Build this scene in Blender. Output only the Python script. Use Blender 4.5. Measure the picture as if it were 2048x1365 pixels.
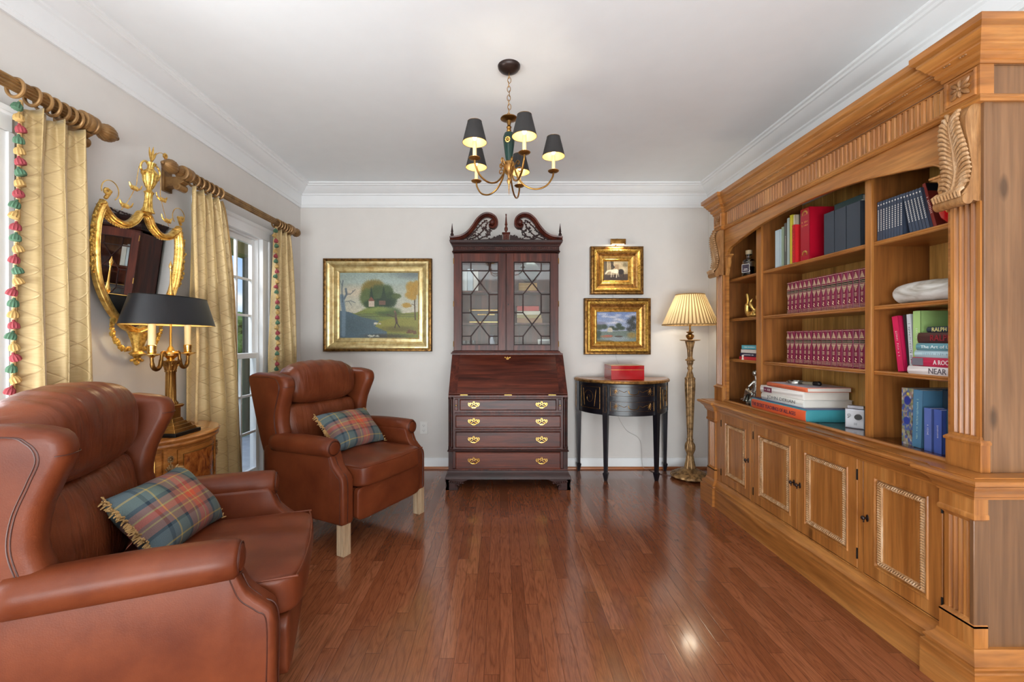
import bpy, bmesh, math, random
import numpy as np
from mathutils import Vector, Matrix, Euler
random.seed(7); rng = np.random.default_rng(7)
PI = math.pi
SC = bpy.context.scene; COL = SC.collection
for o in list(bpy.data.objects): bpy.data.objects.remove(o)

# ------------------------------------------------------------------ camera
cd = bpy.data.cameras.new('camera'); cam = bpy.data.objects.new('camera', cd); COL.objects.link(cam)
cam.location = (0, 0, 1.227); cam.rotation_euler = (PI/2, 0, 0)
cd.sensor_width = 36; cd.lens = 880/2048*36; cd.shift_x = 24/2048; cd.shift_y = -2.5/2048; cd.clip_start = .05
SC.camera = cam
# ------------------------------------------------------------------ exposure
SC.view_settings.view_transform = 'Standard'; SC.view_settings.look = 'None'
SC.view_settings.gamma = 1; SC.view_settings.use_curve_mapping = False
SC.view_settings.exposure = 0.07
SC.cycles.max_bounces = 7; SC.cycles.diffuse_bounces = 4; SC.cycles.glossy_bounces = 4
SC.cycles.transmission_bounces = 5; SC.cycles.transparent_max_bounces = 8
SC.cycles.sample_clamp_indirect = 4; SC.cycles.caustics_reflective = False; SC.cycles.caustics_refractive = False
SC.cycles.blur_glossy = 1.0

def nd(nt, t, ins=None, **pr):
    n = nt.nodes.new('ShaderNode'+t)
    for k, v in pr.items(): setattr(n, k, v)
    for k, v in (ins or {}).items():
        if isinstance(v, bpy.types.NodeSocket): nt.links.new(v, n.inputs[k])
        else:
            s = n.inputs[k]
            if s.type == 'RGBA' and len(v) == 3: v = (*v, 1)
            s.default_value = v
    return n
def mth(nt, op, a, b=0.0, c=0.0):
    return nd(nt, 'Math', {0: a, 1: b, 2: c}, operation=op).outputs[0]
def ramp(nt, fac, stops, interp='LINEAR'):
    n = nt.nodes.new('ShaderNodeValToRGB'); nt.links.new(fac, n.inputs[0]); cr = n.color_ramp; cr.interpolation = interp
    while len(cr.elements) < len(stops): cr.elements.new(.5)
    for e, (p, c) in zip(cr.elements, stops):
        e.position = p; e.color = (*c, 1) if len(c) == 3 else c
    return n.outputs[0]
def mixc(nt, f, a, b, mode='MIX'):
    return nd(nt, 'MixRGB', {0: f, 1: a, 2: b}, blend_type=mode).outputs[0]
def lin(r, g, b):
    f = lambda c: (c/255/12.92) if c/255 <= .04045 else ((c/255+.055)/1.055)**2.4
    return (f(r), f(g), f(b))

# ------------------------------------------------------------------ sky
W = bpy.data.worlds.new('sky'); SC.world = W; W.use_nodes = True
nt = W.node_tree; bg = nt.nodes['Background']
tc = nd(nt, 'TexCoord').outputs['Generated']
sp = nd(nt, 'SeparateXYZ', {0: tc})
sky = ramp(nt, sp.outputs[2], [(0.0, lin(205, 225, 245)), (.25, lin(120, 175, 235)), (1.0, lin(70, 130, 215))])
cn = nd(nt, 'TexNoise', {'Vector': nd(nt, 'Mapping', {0: tc, 'Scale': (1.5, 1.5, 5)}).outputs[0], 'Scale': 2.3, 'Detail': 6, 'Roughness': .6}).outputs[0]
cl = ramp(nt, cn, [(.50, (0, 0, 0)), (.62, (1, 1, 1))])
nt.links.new(mixc(nt, cl, sky, (1.0, 1.0, 1.0, 1)), bg.inputs[0]); bg.inputs[1].default_value = 1.25

# ------------------------------------------------------------------ sun outdoors (from the street side behind the house)
def lamp(name, kind, loc, rot, energy, color=(1, 1, 1), **kw):
    l = bpy.data.lights.new(name, kind); l.energy = energy; l.color = color
    for k, v in kw.items(): setattr(l, k, v)
    o = bpy.data.objects.new(name, l); COL.objects.link(o); o.location = loc; o.rotation_euler = rot; return o
lamp('sun', 'SUN', (0, 0, 8), (math.radians(35), math.radians(35), 0), 2.0, (1, .96, .9), angle=.02)
# fill lamps added behind the camera, then daylight lamps outside the left windows
lamp('rear_fill_down', 'AREA', (0.1, -1.6, 2.66), (0, 0, 0), 22, (.96, .985, 1.0), shape='RECTANGLE', size=3.2, size_y=2.0)  # added fill lamp facing down, unseen behind the camera
lamp('rear_fill_up', 'AREA', (0.05, -2.75, .50), (PI/2+math.radians(38), 0, 0), 232, (.88, .965, 1.0), shape='RECTANGLE', size=3.6, size_y=.85)  # added fill tilted up to brighten ceiling and back wall; rear wall is solid
lamp('daylight_near_window', 'AREA', (-2.12, 1.14, 1.15), (PI/2+.45, 0, -PI/2), 62, (.93, .97, 1.0), shape='RECTANGLE', size=.9, size_y=1.8)
lamp('daylight_side_window', 'AREA', (-2.12, -1.4, 1.15), (PI/2, 0, -PI/2), 26, (.93, .97, 1.0), shape='RECTANGLE', size=1.4, size_y=1.8)
lamp('daylight_far_window', 'AREA', (-2.40, 2.7, 2.27), (math.radians(40), 0, -PI/2), 30, (.93, .97, 1.0), shape='RECTANGLE', size=1.6, size_y=.3)

# ------------------------------------------------------------------ materials
MATS = {}
def newmat(name, rough=.5, metal=0.0, color=None, **ins):
    m = bpy.data.materials.new(name); m.use_nodes = True; nt = m.node_tree; b = nt.nodes['Principled BSDF']
    b.inputs['Roughness'].default_value = rough; b.inputs['Metallic'].default_value = metal
    if color is not None: b.inputs['Base Color'].default_value = (*color, 1)
    for k, v in ins.items(): b.inputs[k.replace('_', ' ')].default_value = v
    MATS[name] = m; return m, nt, b
def lk(nt, s, b, name): nt.links.new(s, b.inputs[name])
def bump(nt, h, b, strength=.3, dist=.01):
    n = nd(nt, 'Bump', {'Height': h, 'Strength': strength, 'Distance': dist}); nt.links.new(n.outputs[0], b.inputs['Normal'])
def ocoord(nt, scale=(1, 1, 1), rot=(0, 0, 0), src='Object'):
    t = nd(nt, 'TexCoord').outputs[src]
    return nd(nt, 'Mapping', {0: t, 'Scale': scale, 'Rotation': rot}).outputs[0]
def noise(nt, vec, scale=1, detail=3, rough=.5, dist=0.0):
    return nd(nt, 'TexNoise', {'Vector': vec, 'Scale': scale, 'Detail': detail, 'Roughness': rough, 'Distortion': dist}).outputs[0]

def plain(name, color, rough=.5, metal=0.0, var=.12, bumps=0.0, bs=200, **ins):
    m, nt, b = newmat(name, rough, metal, color, **ins)
    v = ocoord(nt); f = noise(nt, v, 9, 4)
    d = tuple(c*(1-var) for c in color); l = tuple(min(1, c*(1+var)) for c in color)
    lk(nt, ramp(nt, f, [(.3, d), (.7, l)]), b, 'Base Color')
    if bumps: bump(nt, noise(nt, v, bs, 2), b, bumps, .002)
    return m
def wood(name, dark, mid, light, axis='z', rough=.35, across=14, along=1.2, coat=0.0, knots=0, fine=.25, spec=.5, bstr=.05):
    m, nt, b = newmat(name, rough); b.inputs['Coat Weight'].default_value = coat; b.inputs['Coat Roughness'].default_value = .12
    b.inputs['Specular IOR Level'].default_value = spec
    s = {'x': (along, across, across), 'y': (across, along, across), 'z': (across, across, along), 'h': (along, along, across)}[axis]
    v = ocoord(nt, s)
    if axis == 'h':
        p_ = nd(nt, 'SeparateXYZ', {0: nd(nt, 'TexCoord').outputs['Object']}); xy = mth(nt, 'ADD', p_.outputs[0], p_.outputs[1])
        hv = lambda q: nd(nt, 'CombineXYZ', {0: mth(nt, 'MULTIPLY', xy, along*q), 1: mth(nt, 'MULTIPLY', p_.outputs[2], across*q), 2: mth(nt, 'MULTIPLY', p_.outputs[0], along)}).outputs[0]
        v = hv(1)
    a = noise(nt, v, 1.0, 5, .6, .8)
    c = ramp(nt, a, [(.3, dark), (.5, mid), (.72, light)])
    s2 = tuple(k*(7 if k == across else 3) for k in s)
    g = noise(nt, hv(6) if axis == 'h' else ocoord(nt, s2), 1.0, 3, .6)
    g2 = ramp(nt, g, [(.35, (1-fine, 1-fine, 1-fine)), (.65, (1+fine*.3,)*3)])
    c = mixc(nt, 1.0, c, g2, 'MULTIPLY')
    if knots:
        ks = {'x': (1.6, 5, 5), 'y': (5, 1.6, 5), 'z': (5, 5, 1.9), 'h': (1.6, 1.6, 5)}[axis]
        vo = nd(nt, 'TexVoronoi', {'Vector': ocoord(nt, ks), 'Scale': 1.0, 'Randomness': 1.0}).outputs['Distance']
        k = ramp(nt, vo, [(.045, (1, 1, 1)), (.10, (0, 0, 0))])
        c = mixc(nt, mth(nt, 'MULTIPLY', k, .75), c, tuple(x*.35 for x in dark)+(1,))
    lk(nt, c, b, 'Base Color'); bump(nt, g, b, bstr, .002)
    return m

# floor: narrow oak strips running away from the camera
m, nt, b = newmat('oak_floor', .18)
P = nd(nt, 'SeparateXYZ', {0: nd(nt, 'TexCoord').outputs['Object']})
px = mth(nt, 'DIVIDE', P.outputs[0], .0585); row = mth(nt, 'FLOOR', px); fx = mth(nt, 'FRACT', px)
wn = nd(nt, 'TexWhiteNoise', {'W': row}, noise_dimensions='1D').outputs[0]
py = mth(nt, 'DIVIDE', mth(nt, 'ADD', P.outputs[1], mth(nt, 'MULTIPLY', wn, 7.3)), mth(nt, 'ADD', .62, mth(nt, 'MULTIPLY', wn, .5)))
cy = mth(nt, 'FLOOR', py); fy = mth(nt, 'FRACT', py)
cv = nd(nt, 'CombineXYZ', {0: row, 1: cy, 2: 0.0}).outputs[0]
w2 = nd(nt, 'TexWhiteNoise', {'Vector': cv}, noise_dimensions='3D')
rnd = w2.outputs[0]
gv = nd(nt, 'CombineXYZ', {0: mth(nt, 'ADD', mth(nt, 'MULTIPLY', P.outputs[0], 15), mth(nt, 'MULTIPLY', rnd, 37.0)), 1: mth(nt, 'MULTIPLY', P.outputs[1], 1.5), 2: mth(nt, 'MULTIPLY', rnd, 11.0)}).outputs[0]
big = noise(nt, gv, 1.0, 2, .5, .3)
rings = mth(nt, 'FRACT', mth(nt, 'MULTIPLY', big, 11.0))
gv2 = nd(nt, 'CombineXYZ', {0: mth(nt, 'ADD', mth(nt, 'MULTIPLY', P.outputs[0], 330), mth(nt, 'MULTIPLY', rnd, 91.0)), 1: mth(nt, 'MULTIPLY', P.outputs[1], 14), 2: 0.0}).outputs[0]
fine = noise(nt, gv2, 1.0, 3, .7)
base = ramp(nt, rnd, [(0, lin(120, 67, 42)), (.2, lin(136, 78, 49)), (.75, lin(146, 86, 56)), (1, lin(158, 98, 66))])
c = mixc(nt, ramp(nt, rings, [(0, (.6, .6, .6)), (.18, (.12,)*3), (.7, (0, 0, 0)), (1, (.45,)*3)]), base, (*lin(98, 52, 31), 1))
c = mixc(nt, 1.0, c, ramp(nt, fine, [(.33, (.72, .70, .68)), (.6, (1.06, 1.06, 1.06))]), 'MULTIPLY')
ex = mth(nt, 'MINIMUM', fx, mth(nt, 'SUBTRACT', 1.0, fx))
ey = mth(nt, 'MULTIPLY', mth(nt, 'MINIMUM', fy, mth(nt, 'SUBTRACT', 1.0, fy)), 12.0)
ed = mth(nt, 'MINIMUM', ex, ey)
gap = ramp(nt, ed, [(.008, (1, 1, 1)), (.03, (0, 0, 0))])
c = mixc(nt, mth(nt, 'MULTIPLY', gap, .6), c, (*lin(60, 28, 15), 1))
lk(nt, c, b, 'Base Color')
b.inputs['Coat Weight'].default_value = .5; b.inputs['Coat Roughness'].default_value = .10
lk(nt, ramp(nt, fine, [(.3, (.22,)*3), (.7, (.15,)*3)]), b, 'Roughness')
h = mth(nt, 'ADD', mth(nt, 'MULTIPLY', mth(nt, 'MINIMUM', mth(nt, 'MULTIPLY', ed, 14.0), 1.0), .6), mth(nt, 'ADD', mth(nt, 'MULTIPLY', fine, .10), mth(nt, 'MULTIPLY', noise(nt, nd(nt, 'TexCoord').outputs['Object'], 7, 2), .8)))
bump(nt, h, b, .10, .004)

plain('wall_paint', lin(222, 217, 212), .7, var=.015, bumps=.04, bs=300)
plain('ceiling_paint', lin(243, 246, 248), .8, var=.01)
plain('trim_paint', lin(238, 239, 240), .35, var=.01)
PINE = (lin(140, 84, 35), lin(172, 110, 52), lin(196, 138, 76))
wood('pine_upright', *PINE, axis='z', rough=.33, across=11, along=.9, knots=1, coat=.15)
wood('pine_long', *PINE, axis='h', rough=.33, across=11, along=.9, knots=1, coat=.15)
wood('pine_inside', lin(104, 60, 24), lin(136, 82, 34), lin(158, 100, 46), axis='z', rough=.45, across=9, along=.8, knots=1)
wood('pine_bay', lin(112, 64, 26), lin(142, 86, 38), lin(162, 102, 48), axis='z', rough=.45, across=9, along=.8, knots=1)
wood('pine_back', lin(150, 104, 46), lin(186, 138, 70), lin(206, 160, 90), axis='z', rough=.45, across=11, along=.8, knots=1)
# pine end panel, a little browner
wood('pine_side', lin(100, 68, 42), lin(124, 87, 57), lin(140, 102, 70), axis='z', rough=.35, across=8, along=.7, knots=1, coat=.1)
m = wood('carved_pine', lin(150, 104, 62), lin(182, 140, 96), lin(208, 178, 146), axis='z', rough=.5, across=40, along=8)
wood('carved_brown', lin(120, 78, 40), lin(150, 104, 60), lin(178, 134, 88), axis='z', rough=.45, across=30, along=6)
wood('dark_counter', lin(54, 24, 14), lin(76, 36, 20), lin(96, 48, 28), axis='y', rough=.15, across=14, along=1.4, coat=.5)
MAHO = (lin(48, 20, 16), lin(80, 36, 27), lin(108, 52, 36))
wood('mahogany_across', lin(50, 21, 17), lin(88, 40, 28), lin(116, 56, 38), axis='x', rough=.3, across=22, along=1.8, coat=.0, fine=.35, spec=.28)
wood('mahogany_upright', *MAHO, axis='z', rough=.32, across=16, along=1.5, coat=.0, spec=.28)
wood('mahogany_dark', lin(30, 14, 12), lin(50, 24, 20), lin(70, 34, 26), axis='x', rough=.45, across=16, along=2, coat=.0, spec=.28)
wood('walnut_light', lin(140, 80, 32), lin(182, 116, 54), lin(206, 146, 78), axis='y', rough=.25, across=12, along=2, coat=.4)
wood('weathered_oak', lin(150, 120, 92), lin(178, 150, 120), lin(200, 176, 146), axis='z', rough=.5, across=40, along=3)
wood('shoe_mould_oak', lin(140, 80, 44), lin(172, 104, 60), lin(190, 122, 74), axis='x', rough=.3, across=30, along=2)
# burl veneer
m, nt, b = newmat('burl_veneer', .22); b.inputs['Coat Weight'].default_value = .5
v = ocoord(nt); a = noise(nt, v, 9, 6, .65, 2.2)
lk(nt, ramp(nt, a, [(.32, lin(60, 26, 10)), (.45, lin(128, 66, 26)), (.6, lin(170, 100, 42)), (.75, lin(196, 130, 62))]), b, 'Base Color')

def gilt(name, dark, light, rough=.34, metal=.85, sc=40, bs=.25, lo=.35, hi=.6):
    m, nt, b = newmat(name, rough, metal); v = ocoord(nt); f = noise(nt, v, sc, 4, .6)
    lk(nt, ramp(nt, f, [(lo, dark), (hi, light)]), b, 'Base Color'); bump(nt, f, b, bs, .003); return m
gilt('gilt_bright', lin(190, 140, 62), lin(244, 206, 118), .3)
gilt('gilt_frame', lin(206, 176, 118), lin(240, 222, 166), .32, metal=.6, sc=18, bs=.06)
gilt('gilt_dark', lin(84, 56, 26), lin(150, 110, 58), .42)
gilt('gilt_rich', lin(170, 122, 50), lin(240, 204, 110), .34, metal=.7, sc=60, bs=.5)
gilt('gilt_bronze', lin(130, 92, 50), lin(192, 146, 86), .38)
gilt('antique_gold_wood', lin(100, 72, 42), lin(178, 140, 92), .42, metal=.45, sc=30)
gilt('rod_gold', lin(112, 80, 46), lin(158, 120, 74), .38, metal=.4, sc=12, bs=.02)
gilt('brass', lin(190, 140, 66), lin(240, 200, 120), .22, metal=1.0, sc=8, bs=.02)
gilt('brass_aged', lin(110, 78, 38), lin(178, 132, 68), .3, metal=.9, sc=8, bs=.05)
gilt('silver', lin(110, 110, 104), lin(200, 198, 190), .25, metal=.95, sc=30, bs=.1)
plain('black_iron', (.012, .011, .010), .4, .6)
plain('bronze_paint', lin(44, 30, 26), .35, .4)
plain('black_tole', (.014, .015, .018), .38, .0, var=.05)
plain('shade_black', lin(40, 38, 38), .75)
plain('gold_lining', lin(240, 205, 130), .5)
plain('cream_candle', lin(240, 222, 170), .5, Subsurface_Weight=.0)
plain('green_tole', lin(18, 52, 44), .3)
plain('chinoiserie_black', lin(22, 20, 26), .28, var=.4)
plain('red_lacquer', lin(168, 2, 14), .12, Coat_Weight=.1)
plain('paper', lin(226, 220, 210), .8, var=.05)
plain('plastic_white', lin(236, 234, 230), .35, var=.01)
plain('wire_clear', lin(190, 186, 180), .4)
plain('wire_brown', lin(70, 40, 26), .5)
plain('steel_grey', lin(150, 152, 156), .3, .8)

m, nt, b = newmat('mirror_glass', .01, 1.0, (.93, .94, .94))
m, nt, b = newmat('window_glass', .02); nt.nodes.remove(b)
o_ = nt.nodes['Material Output']; fr = mth(nt, 'ADD', .03, mth(nt, 'MULTIPLY', mth(nt, 'POWER', nd(nt, 'LayerWeight', {0: .5}).outputs['Facing'], 4.0), .6))
tr = nd(nt, 'BsdfTransparent').outputs[0]; gl = nd(nt, 'BsdfGlossy', {'Roughness': .02}).outputs[0]
nt.links.new(nd(nt, 'MixShader', {0: fr, 1: tr, 2: gl}).outputs[0], o_.inputs[0])
m, nt, b = newmat('cabinet_glass', .02); nt.nodes.remove(b)
o_ = nt.nodes['Material Output']; fr = mth(nt, 'ADD', .045, mth(nt, 'MULTIPLY', mth(nt, 'POWER', nd(nt, 'LayerWeight', {0: .5}).outputs['Facing'], 4.0), .6))
tr = nd(nt, 'BsdfTransparent', {0: (.95, .97, .96, 1)}).outputs[0]; gl = nd(nt, 'BsdfGlossy', {'Roughness': .03}).outputs[0]
nt.links.new(nd(nt, 'MixShader', {0: fr, 1: tr, 2: gl}).outputs[0], o_.inputs[0])
newmat('clear_glass', .02, 0, (.9, .95, .96), Transmission_Weight=1.0, IOR=1.45)

# leather
def leather(name, dark, light, wr=.0, rough=.40):
    m, nt, b = newmat(name, rough); b.inputs['Specular IOR Level'].default_value = .26; v = ocoord(nt)
    f = noise(nt, v, 5, 4, .6)
    lk(nt, ramp(nt, f, [(.3, dark), (.7, light)]), b, 'Base Color')
    b.inputs['Coat Weight'].default_value = .05; b.inputs['Coat Roughness'].default_value = .3
    g = nd(nt, 'TexVoronoi', {'Vector': v, 'Scale': 260.0}).outputs[0]
    w = noise(nt, ocoord(nt, (22, 4, 4)), 1, 3, .55, .9)
    h = mth(nt, 'ADD', mth(nt, 'MULTIPLY', g, .012), mth(nt, 'MULTIPLY', w, wr)); bump(nt, h, b, .5, .02)
    return m
leather('leather_smooth', lin(88, 38, 19), lin(114, 56, 30), .0)
leather('leather_wrinkled', lin(94, 44, 24), lin(122, 64, 38), .5, .34)
plain('leather_seam', lin(66, 29, 18), .4)

# plaid wool from the pillow's own cloth coordinates
m, nt, b = newmat('plaid_wool', .95); uv = nd(nt, 'SeparateXYZ', {0: nd(nt, 'TexCoord').outputs['UV']})
BL, GN, RU, OR, YE, NV = lin(84, 98, 104), lin(92, 106, 100), lin(146, 92, 78), lin(196, 84, 54), lin(176, 152, 84), lin(36, 52, 64)
def bands(sock, seq):
    return ramp(nt, sock, seq, 'CONSTANT')
SU = [(0, BL), (.12, NV), (.15, BL), (.20, YE), (.215, GN), (.33, NV), (.37, RU), (.45, YE), (.465, RU), (.50, OR), (.555, YE), (.57, OR), (.62, RU), (.70, NV), (.745, GN), (.86, YE), (.875, BL), (.95, NV)]
SV = [(0, BL), (.10, YE), (.12, BL), (.27, NV), (.31, RU), (.40, YE), (.42, RU), (.46, OR), (.54, YE), (.56, RU), (.64, NV), (.69, GN), (.82, YE), (.84, BL)]
c = mixc(nt, .5, bands(uv.outputs[0], SU), bands(uv.outputs[1], SV))
v = nd(nt, 'TexCoord').outputs['UV']
w = noise(nt, nd(nt, 'Mapping', {0: v, 'Scale': (1.5, 1, 1)}).outputs[0], 190, 2, .7)
c = mixc(nt, 1.0, c, ramp(nt, w, [(.3, (.72,)*3), (.7, (1.2,)*3)]), 'MULTIPLY')
lk(nt, c, b, 'Base Color'); bump(nt, w, b, .5, .003)
plain('pillow_fringe', lin(186, 148, 96), .9, var=.3)
# curtain silk with a stitched diamond lattice
m, nt, b = newmat('curtain_silk', .42); uv = nd(nt, 'SeparateXYZ', {0: nd(nt, 'TexCoord').outputs['UV']})
u, vv = uv.outputs[0], uv.outputs[1]
def dline(op):
    t = mth(nt, 'FRACT', mth(nt, op, mth(nt, 'MULTIPLY', u, 7.4), mth(nt, 'MULTIPLY', vv, 10.5)))
    return mth(nt, 'ABSOLUTE', mth(nt, 'SUBTRACT', t, .5))
dl = mth(nt, 'MINIMUM', dline('ADD'), dline('SUBTRACT'))
ln = ramp(nt, dl, [(.008, (1, 1, 1)), (.026, (0, 0, 0))])
sl = noise(nt, nd(nt, 'Mapping', {0: nd(nt, 'TexCoord').outputs['UV'], 'Scale': (9, 60, 1)}).outputs[0], 3, 3)
base = ramp(nt, sl, [(.25, lin(190, 162, 110)), (.75, lin(204, 178, 128))])
lk(nt, mixc(nt, mth(nt, 'MULTIPLY', ln, .42), base, (*lin(140, 108, 64), 1)), b, 'Base Color')
b.inputs['Sheen Weight'].default_value = .3; b.inputs['Metallic'].default_value = .2
h = mth(nt, 'ADD', mth(nt, 'MULTIPLY', mth(nt, 'MINIMUM', mth(nt, 'MULTIPLY', dl, 18.0), 1.0), 1.0), mth(nt, 'MULTIPLY', noise(nt, nd(nt, 'TexCoord').outputs['Object'], 26, 3), .7))
bump(nt, h, b, .25, .003)
plain('tassel_red', lin(136, 52, 58), .8, var=.3); plain('tassel_green', lin(66, 98, 74), .8, var=.3); plain('tassel_gold', lin(168, 134, 78), .8, var=.3)
plain('braid', lin(176, 140, 90), .8, var=.4)
# pleated silk shade that glows with the bulb inside
m, nt, b = newmat('pleated_silk', .8); nt.nodes.remove(b)
o_ = nt.nodes['Material Output']
p_ = nd(nt, 'SeparateXYZ', {0: nd(nt, 'TexCoord').outputs['Object']}); an = mth(nt, 'FRACT', mth(nt, 'MULTIPLY', mth(nt, 'ARCTAN2', p_.outputs[1], p_.outputs[0]), 44/(2*PI)))
st = ramp(nt, an, [(0, (1, 1, 1)), (.55, (1, 1, 1)), (.66, (.30, .25, .18)), (.92, (.36, .30, .22)), (1, (1, 1, 1))])
d = nd(nt, 'BsdfDiffuse', {0: mixc(nt, 1.0, st, (*lin(226, 204, 164), 1), 'MULTIPLY')}).outputs[0]; t = nd(nt, 'BsdfTranslucent', {0: mixc(nt, 1.0, st, (*lin(250, 226, 180), 1), 'MULTIPLY')}).outputs[0]
nt.links.new(nd(nt, 'MixShader', {0: .5, 1: d, 2: t}).outputs[0], o_.inputs[0])
def emis(name, color, s):
    m, nt, b = newmat(name); b.inputs['Emission Color'].default_value = (*color, 1); b.inputs['Emission Strength'].default_value = s
emis('bulb_glow', (1, .82, .5), 14)
# vertex-painted canvas / printed cover
m, nt, b = newmat('painted_canvas', .45); ca = nd(nt, 'VertexColor', layer_name='paint').outputs[0]
lk(nt, ca, b, 'Base Color'); bump(nt, noise(nt, ocoord(nt), 260, 2), b, .25, .002)
# outdoors
plain('lawn', lin(96, 140, 62), .9, var=.25); plain('foliage', lin(72, 110, 50), .8, var=.45, bumps=1.0, bs=14)
plain('porch_paint', lin(138, 128, 84), .7); plain('road', lin(196, 194, 188), .8)
plain('downspout', lin(74, 72, 56), .5); plain('van_white', lin(220, 222, 224), .3); plain('tyre', (.02,)*3, .7)
m, nt, b = newmat('brick', .85)
br = nd(nt, 'TexBrick', {'Vector': ocoord(nt, (1, 1, 1), (PI/2, 0, 0)), 'Color1': (*lin(120, 84, 60), 1), 'Color2': (*lin(96, 70, 52), 1), 'Mortar': (*lin(170, 160, 140), 1), 'Scale': 4.6, 'Mortar Size': .02})
lk(nt, br.outputs[0], b, 'Base Color')

_cm = {}
def cmat(color, rough=.5, metal=0.0):
    k = (tuple(color), rough, metal)
    if k not in _cm: _cm[k] = plain('dye_%d_%d_%d_%d' % (*[int(c) for c in color], len(_cm)), lin(*color), rough, metal, var=.06)
    return _cm[k]
def M(x): return MATS[x] if isinstance(x, str) else x

# ------------------------------------------------------------------ mesh builder
class MB:
    def __init__(s): s.v = []; s.f = []; s.uv = {}; s.col = None
    def add(s, vs, fs, uvs=None, mat=None):
        n = len(s.v)
        for i, p in enumerate(vs):
            s.v.append(tuple(mat @ Vector(p)) if mat else tuple(p))
            if uvs: s.uv[n+i] = uvs[i]
        s.f += [tuple(n+i for i in f) for f in fs]; return s
    def box(s, x0, x1, y0, y1, z0, z1, mat=None):
        v = [(x, y, z) for x in (x0, x1) for y in (y0, y1) for z in (z0, z1)]
        return s.add(v, [(0, 1, 3, 2), (4, 6, 7, 5), (0, 4, 5, 1), (2, 3, 7, 6), (0, 2, 6, 4), (1, 5, 7, 3)], mat=mat)
    def loft(s, rings, closed=True, cap=True, mat=None, wrap=False):
        n = len(rings[0]); vs = [p for r in rings for p in r]; fs = []
        R = len(rings)
        for i in range(R if wrap else R-1):
            a, b = i*n, ((i+1) % R)*n
            for j in range(n if closed else n-1):
                k = (j+1) % n; fs.append((a+j, a+k, b+k, b+j))
        if cap and closed and not wrap:
            fs.append(tuple(range(n))); fs.append(tuple((R-1)*n+i for i in range(n)))
        return s.add(vs, fs, mat=mat)
    def frus(s, cx, cy, z0, z1, a0, b0, a1, b1, mat=None):
        r = lambda a, b, z: [(cx-a, cy-b, z), (cx+a, cy-b, z), (cx+a, cy+b, z), (cx-a, cy+b, z)]
        return s.loft([r(a0, b0, z0), r(a1, b1, z1)], mat=mat)
    def prism(s, poly, axis, a0, a1, mat=None):
        f = {'x': lambda a, p: (a, p[0], p[1]), 'y': lambda a, p: (p[0], a, p[1]), 'z': lambda a, p: (p[0], p[1], a)}[axis]
        return s.loft([[f(a0, p) for p in poly], [f(a1, p) for p in poly]], mat=mat)
    def lathe(s, prof, c=(0, 0, 0), seg=24, sx=1, sy=1, lobes=0, amp=0, mat=None, cap=True, a0=0, a1=None):
        rings = []; full = a1 is None; n = seg
        for r, z in prof:
            ring = []
            for i in range(n if full else n+1):
                t = (2*PI*i/n) if full else a0+(a1-a0)*i/n
                rr = r*(1+amp*math.cos(lobes*t)) if lobes else r
                ring.append((c[0]+rr*math.cos(t)*sx, c[1]+rr*math.sin(t)*sy, c[2]+z))
            rings.append(ring)
        return s.loft(rings, closed=full, cap=cap, mat=mat)
    def tube(s, pts, r, seg=8, closed=False, mat=None, flat=1.0):
        pts = [Vector(p) for p in pts]; n = len(pts); rs = r if isinstance(r, (list, tuple)) else [r]*n
        up = None; rings = []
        for i, p in enumerate(pts):
            a = pts[(i-1) % n] if (closed or i > 0) else p; b = pts[(i+1) % n] if (closed or i < n-1) else p
            t = (b-a)
            if t.length < 1e-9: t = Vector((0, 0, 1))
            t.normalize()
            if up is None:
                up = Vector((0, 0, 1)) if abs(t.z) < .9 else Vector((1, 0, 0))
            nn = (up-t*up.dot(t))
            if nn.length < 1e-6: nn = t.orthogonal()
            nn.normalize(); up = nn; bb = t.cross(nn)
            rings.append([tuple(p+(nn*math.cos(2*PI*k/seg)*flat+bb*math.sin(2*PI*k/seg))*rs[i]) for k in range(seg)])
        return s.loft(rings, cap=not closed, wrap=closed, mat=mat)
    def ball(s, c, r, seg=12, mat=None):
        rx, ry, rz = (r, r, r) if isinstance(r, (int, float)) else r
        m = max(4, seg//2)
        rings = []
        for i in range(m+1):
            t = PI*min(max(i/m, .02), .98)
            rings.append([(c[0]+rx*math.sin(t)*math.cos(2*PI*j/seg), c[1]+ry*math.sin(t)*math.sin(2*PI*j/seg), c[2]+rz*math.cos(t)) for j in range(seg)])
        return s.loft(rings, mat=mat)
    def soft(s, c, h, k=6, n=12, fn=None, mat=None):
        """rounded cushion box; fn(p in [-1,1]^3, q) -> displaced q"""
        vs = []; idx = {}; fs = []
        def vid(a):
            key = tuple(round(x, 6) for x in a)
            if key not in idx:
                L = (sum(abs(x)**k for x in a))**(1/k); p = [x/L for x in a]
                q = [c[i]+p[i]*h[i] for i in range(3)]
                if fn: q = fn(p, q)
                idx[key] = len(vs); vs.append(tuple(q))
            return idx[key]
        g = [math.sin(PI/2*(-1+2*i/n))*.35+(-1+2*i/n)*.65 for i in range(n+1)]
        for ax in range(3):
            for sg in (-1, 1):
                for i in range(n):
                    for j in range(n):
                        q = []
                        for (a, b_) in ((g[i], g[j]), (g[i+1], g[j]), (g[i+1], g[j+1]), (g[i], g[j+1])):
                            p = [0, 0, 0]; p[ax] = sg; p[(ax+1) % 3] = a; p[(ax+2) % 3] = b_; q.append(vid(p))
                        fs.append(tuple(q))
        return s.add(vs, fs, mat=mat)
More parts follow.
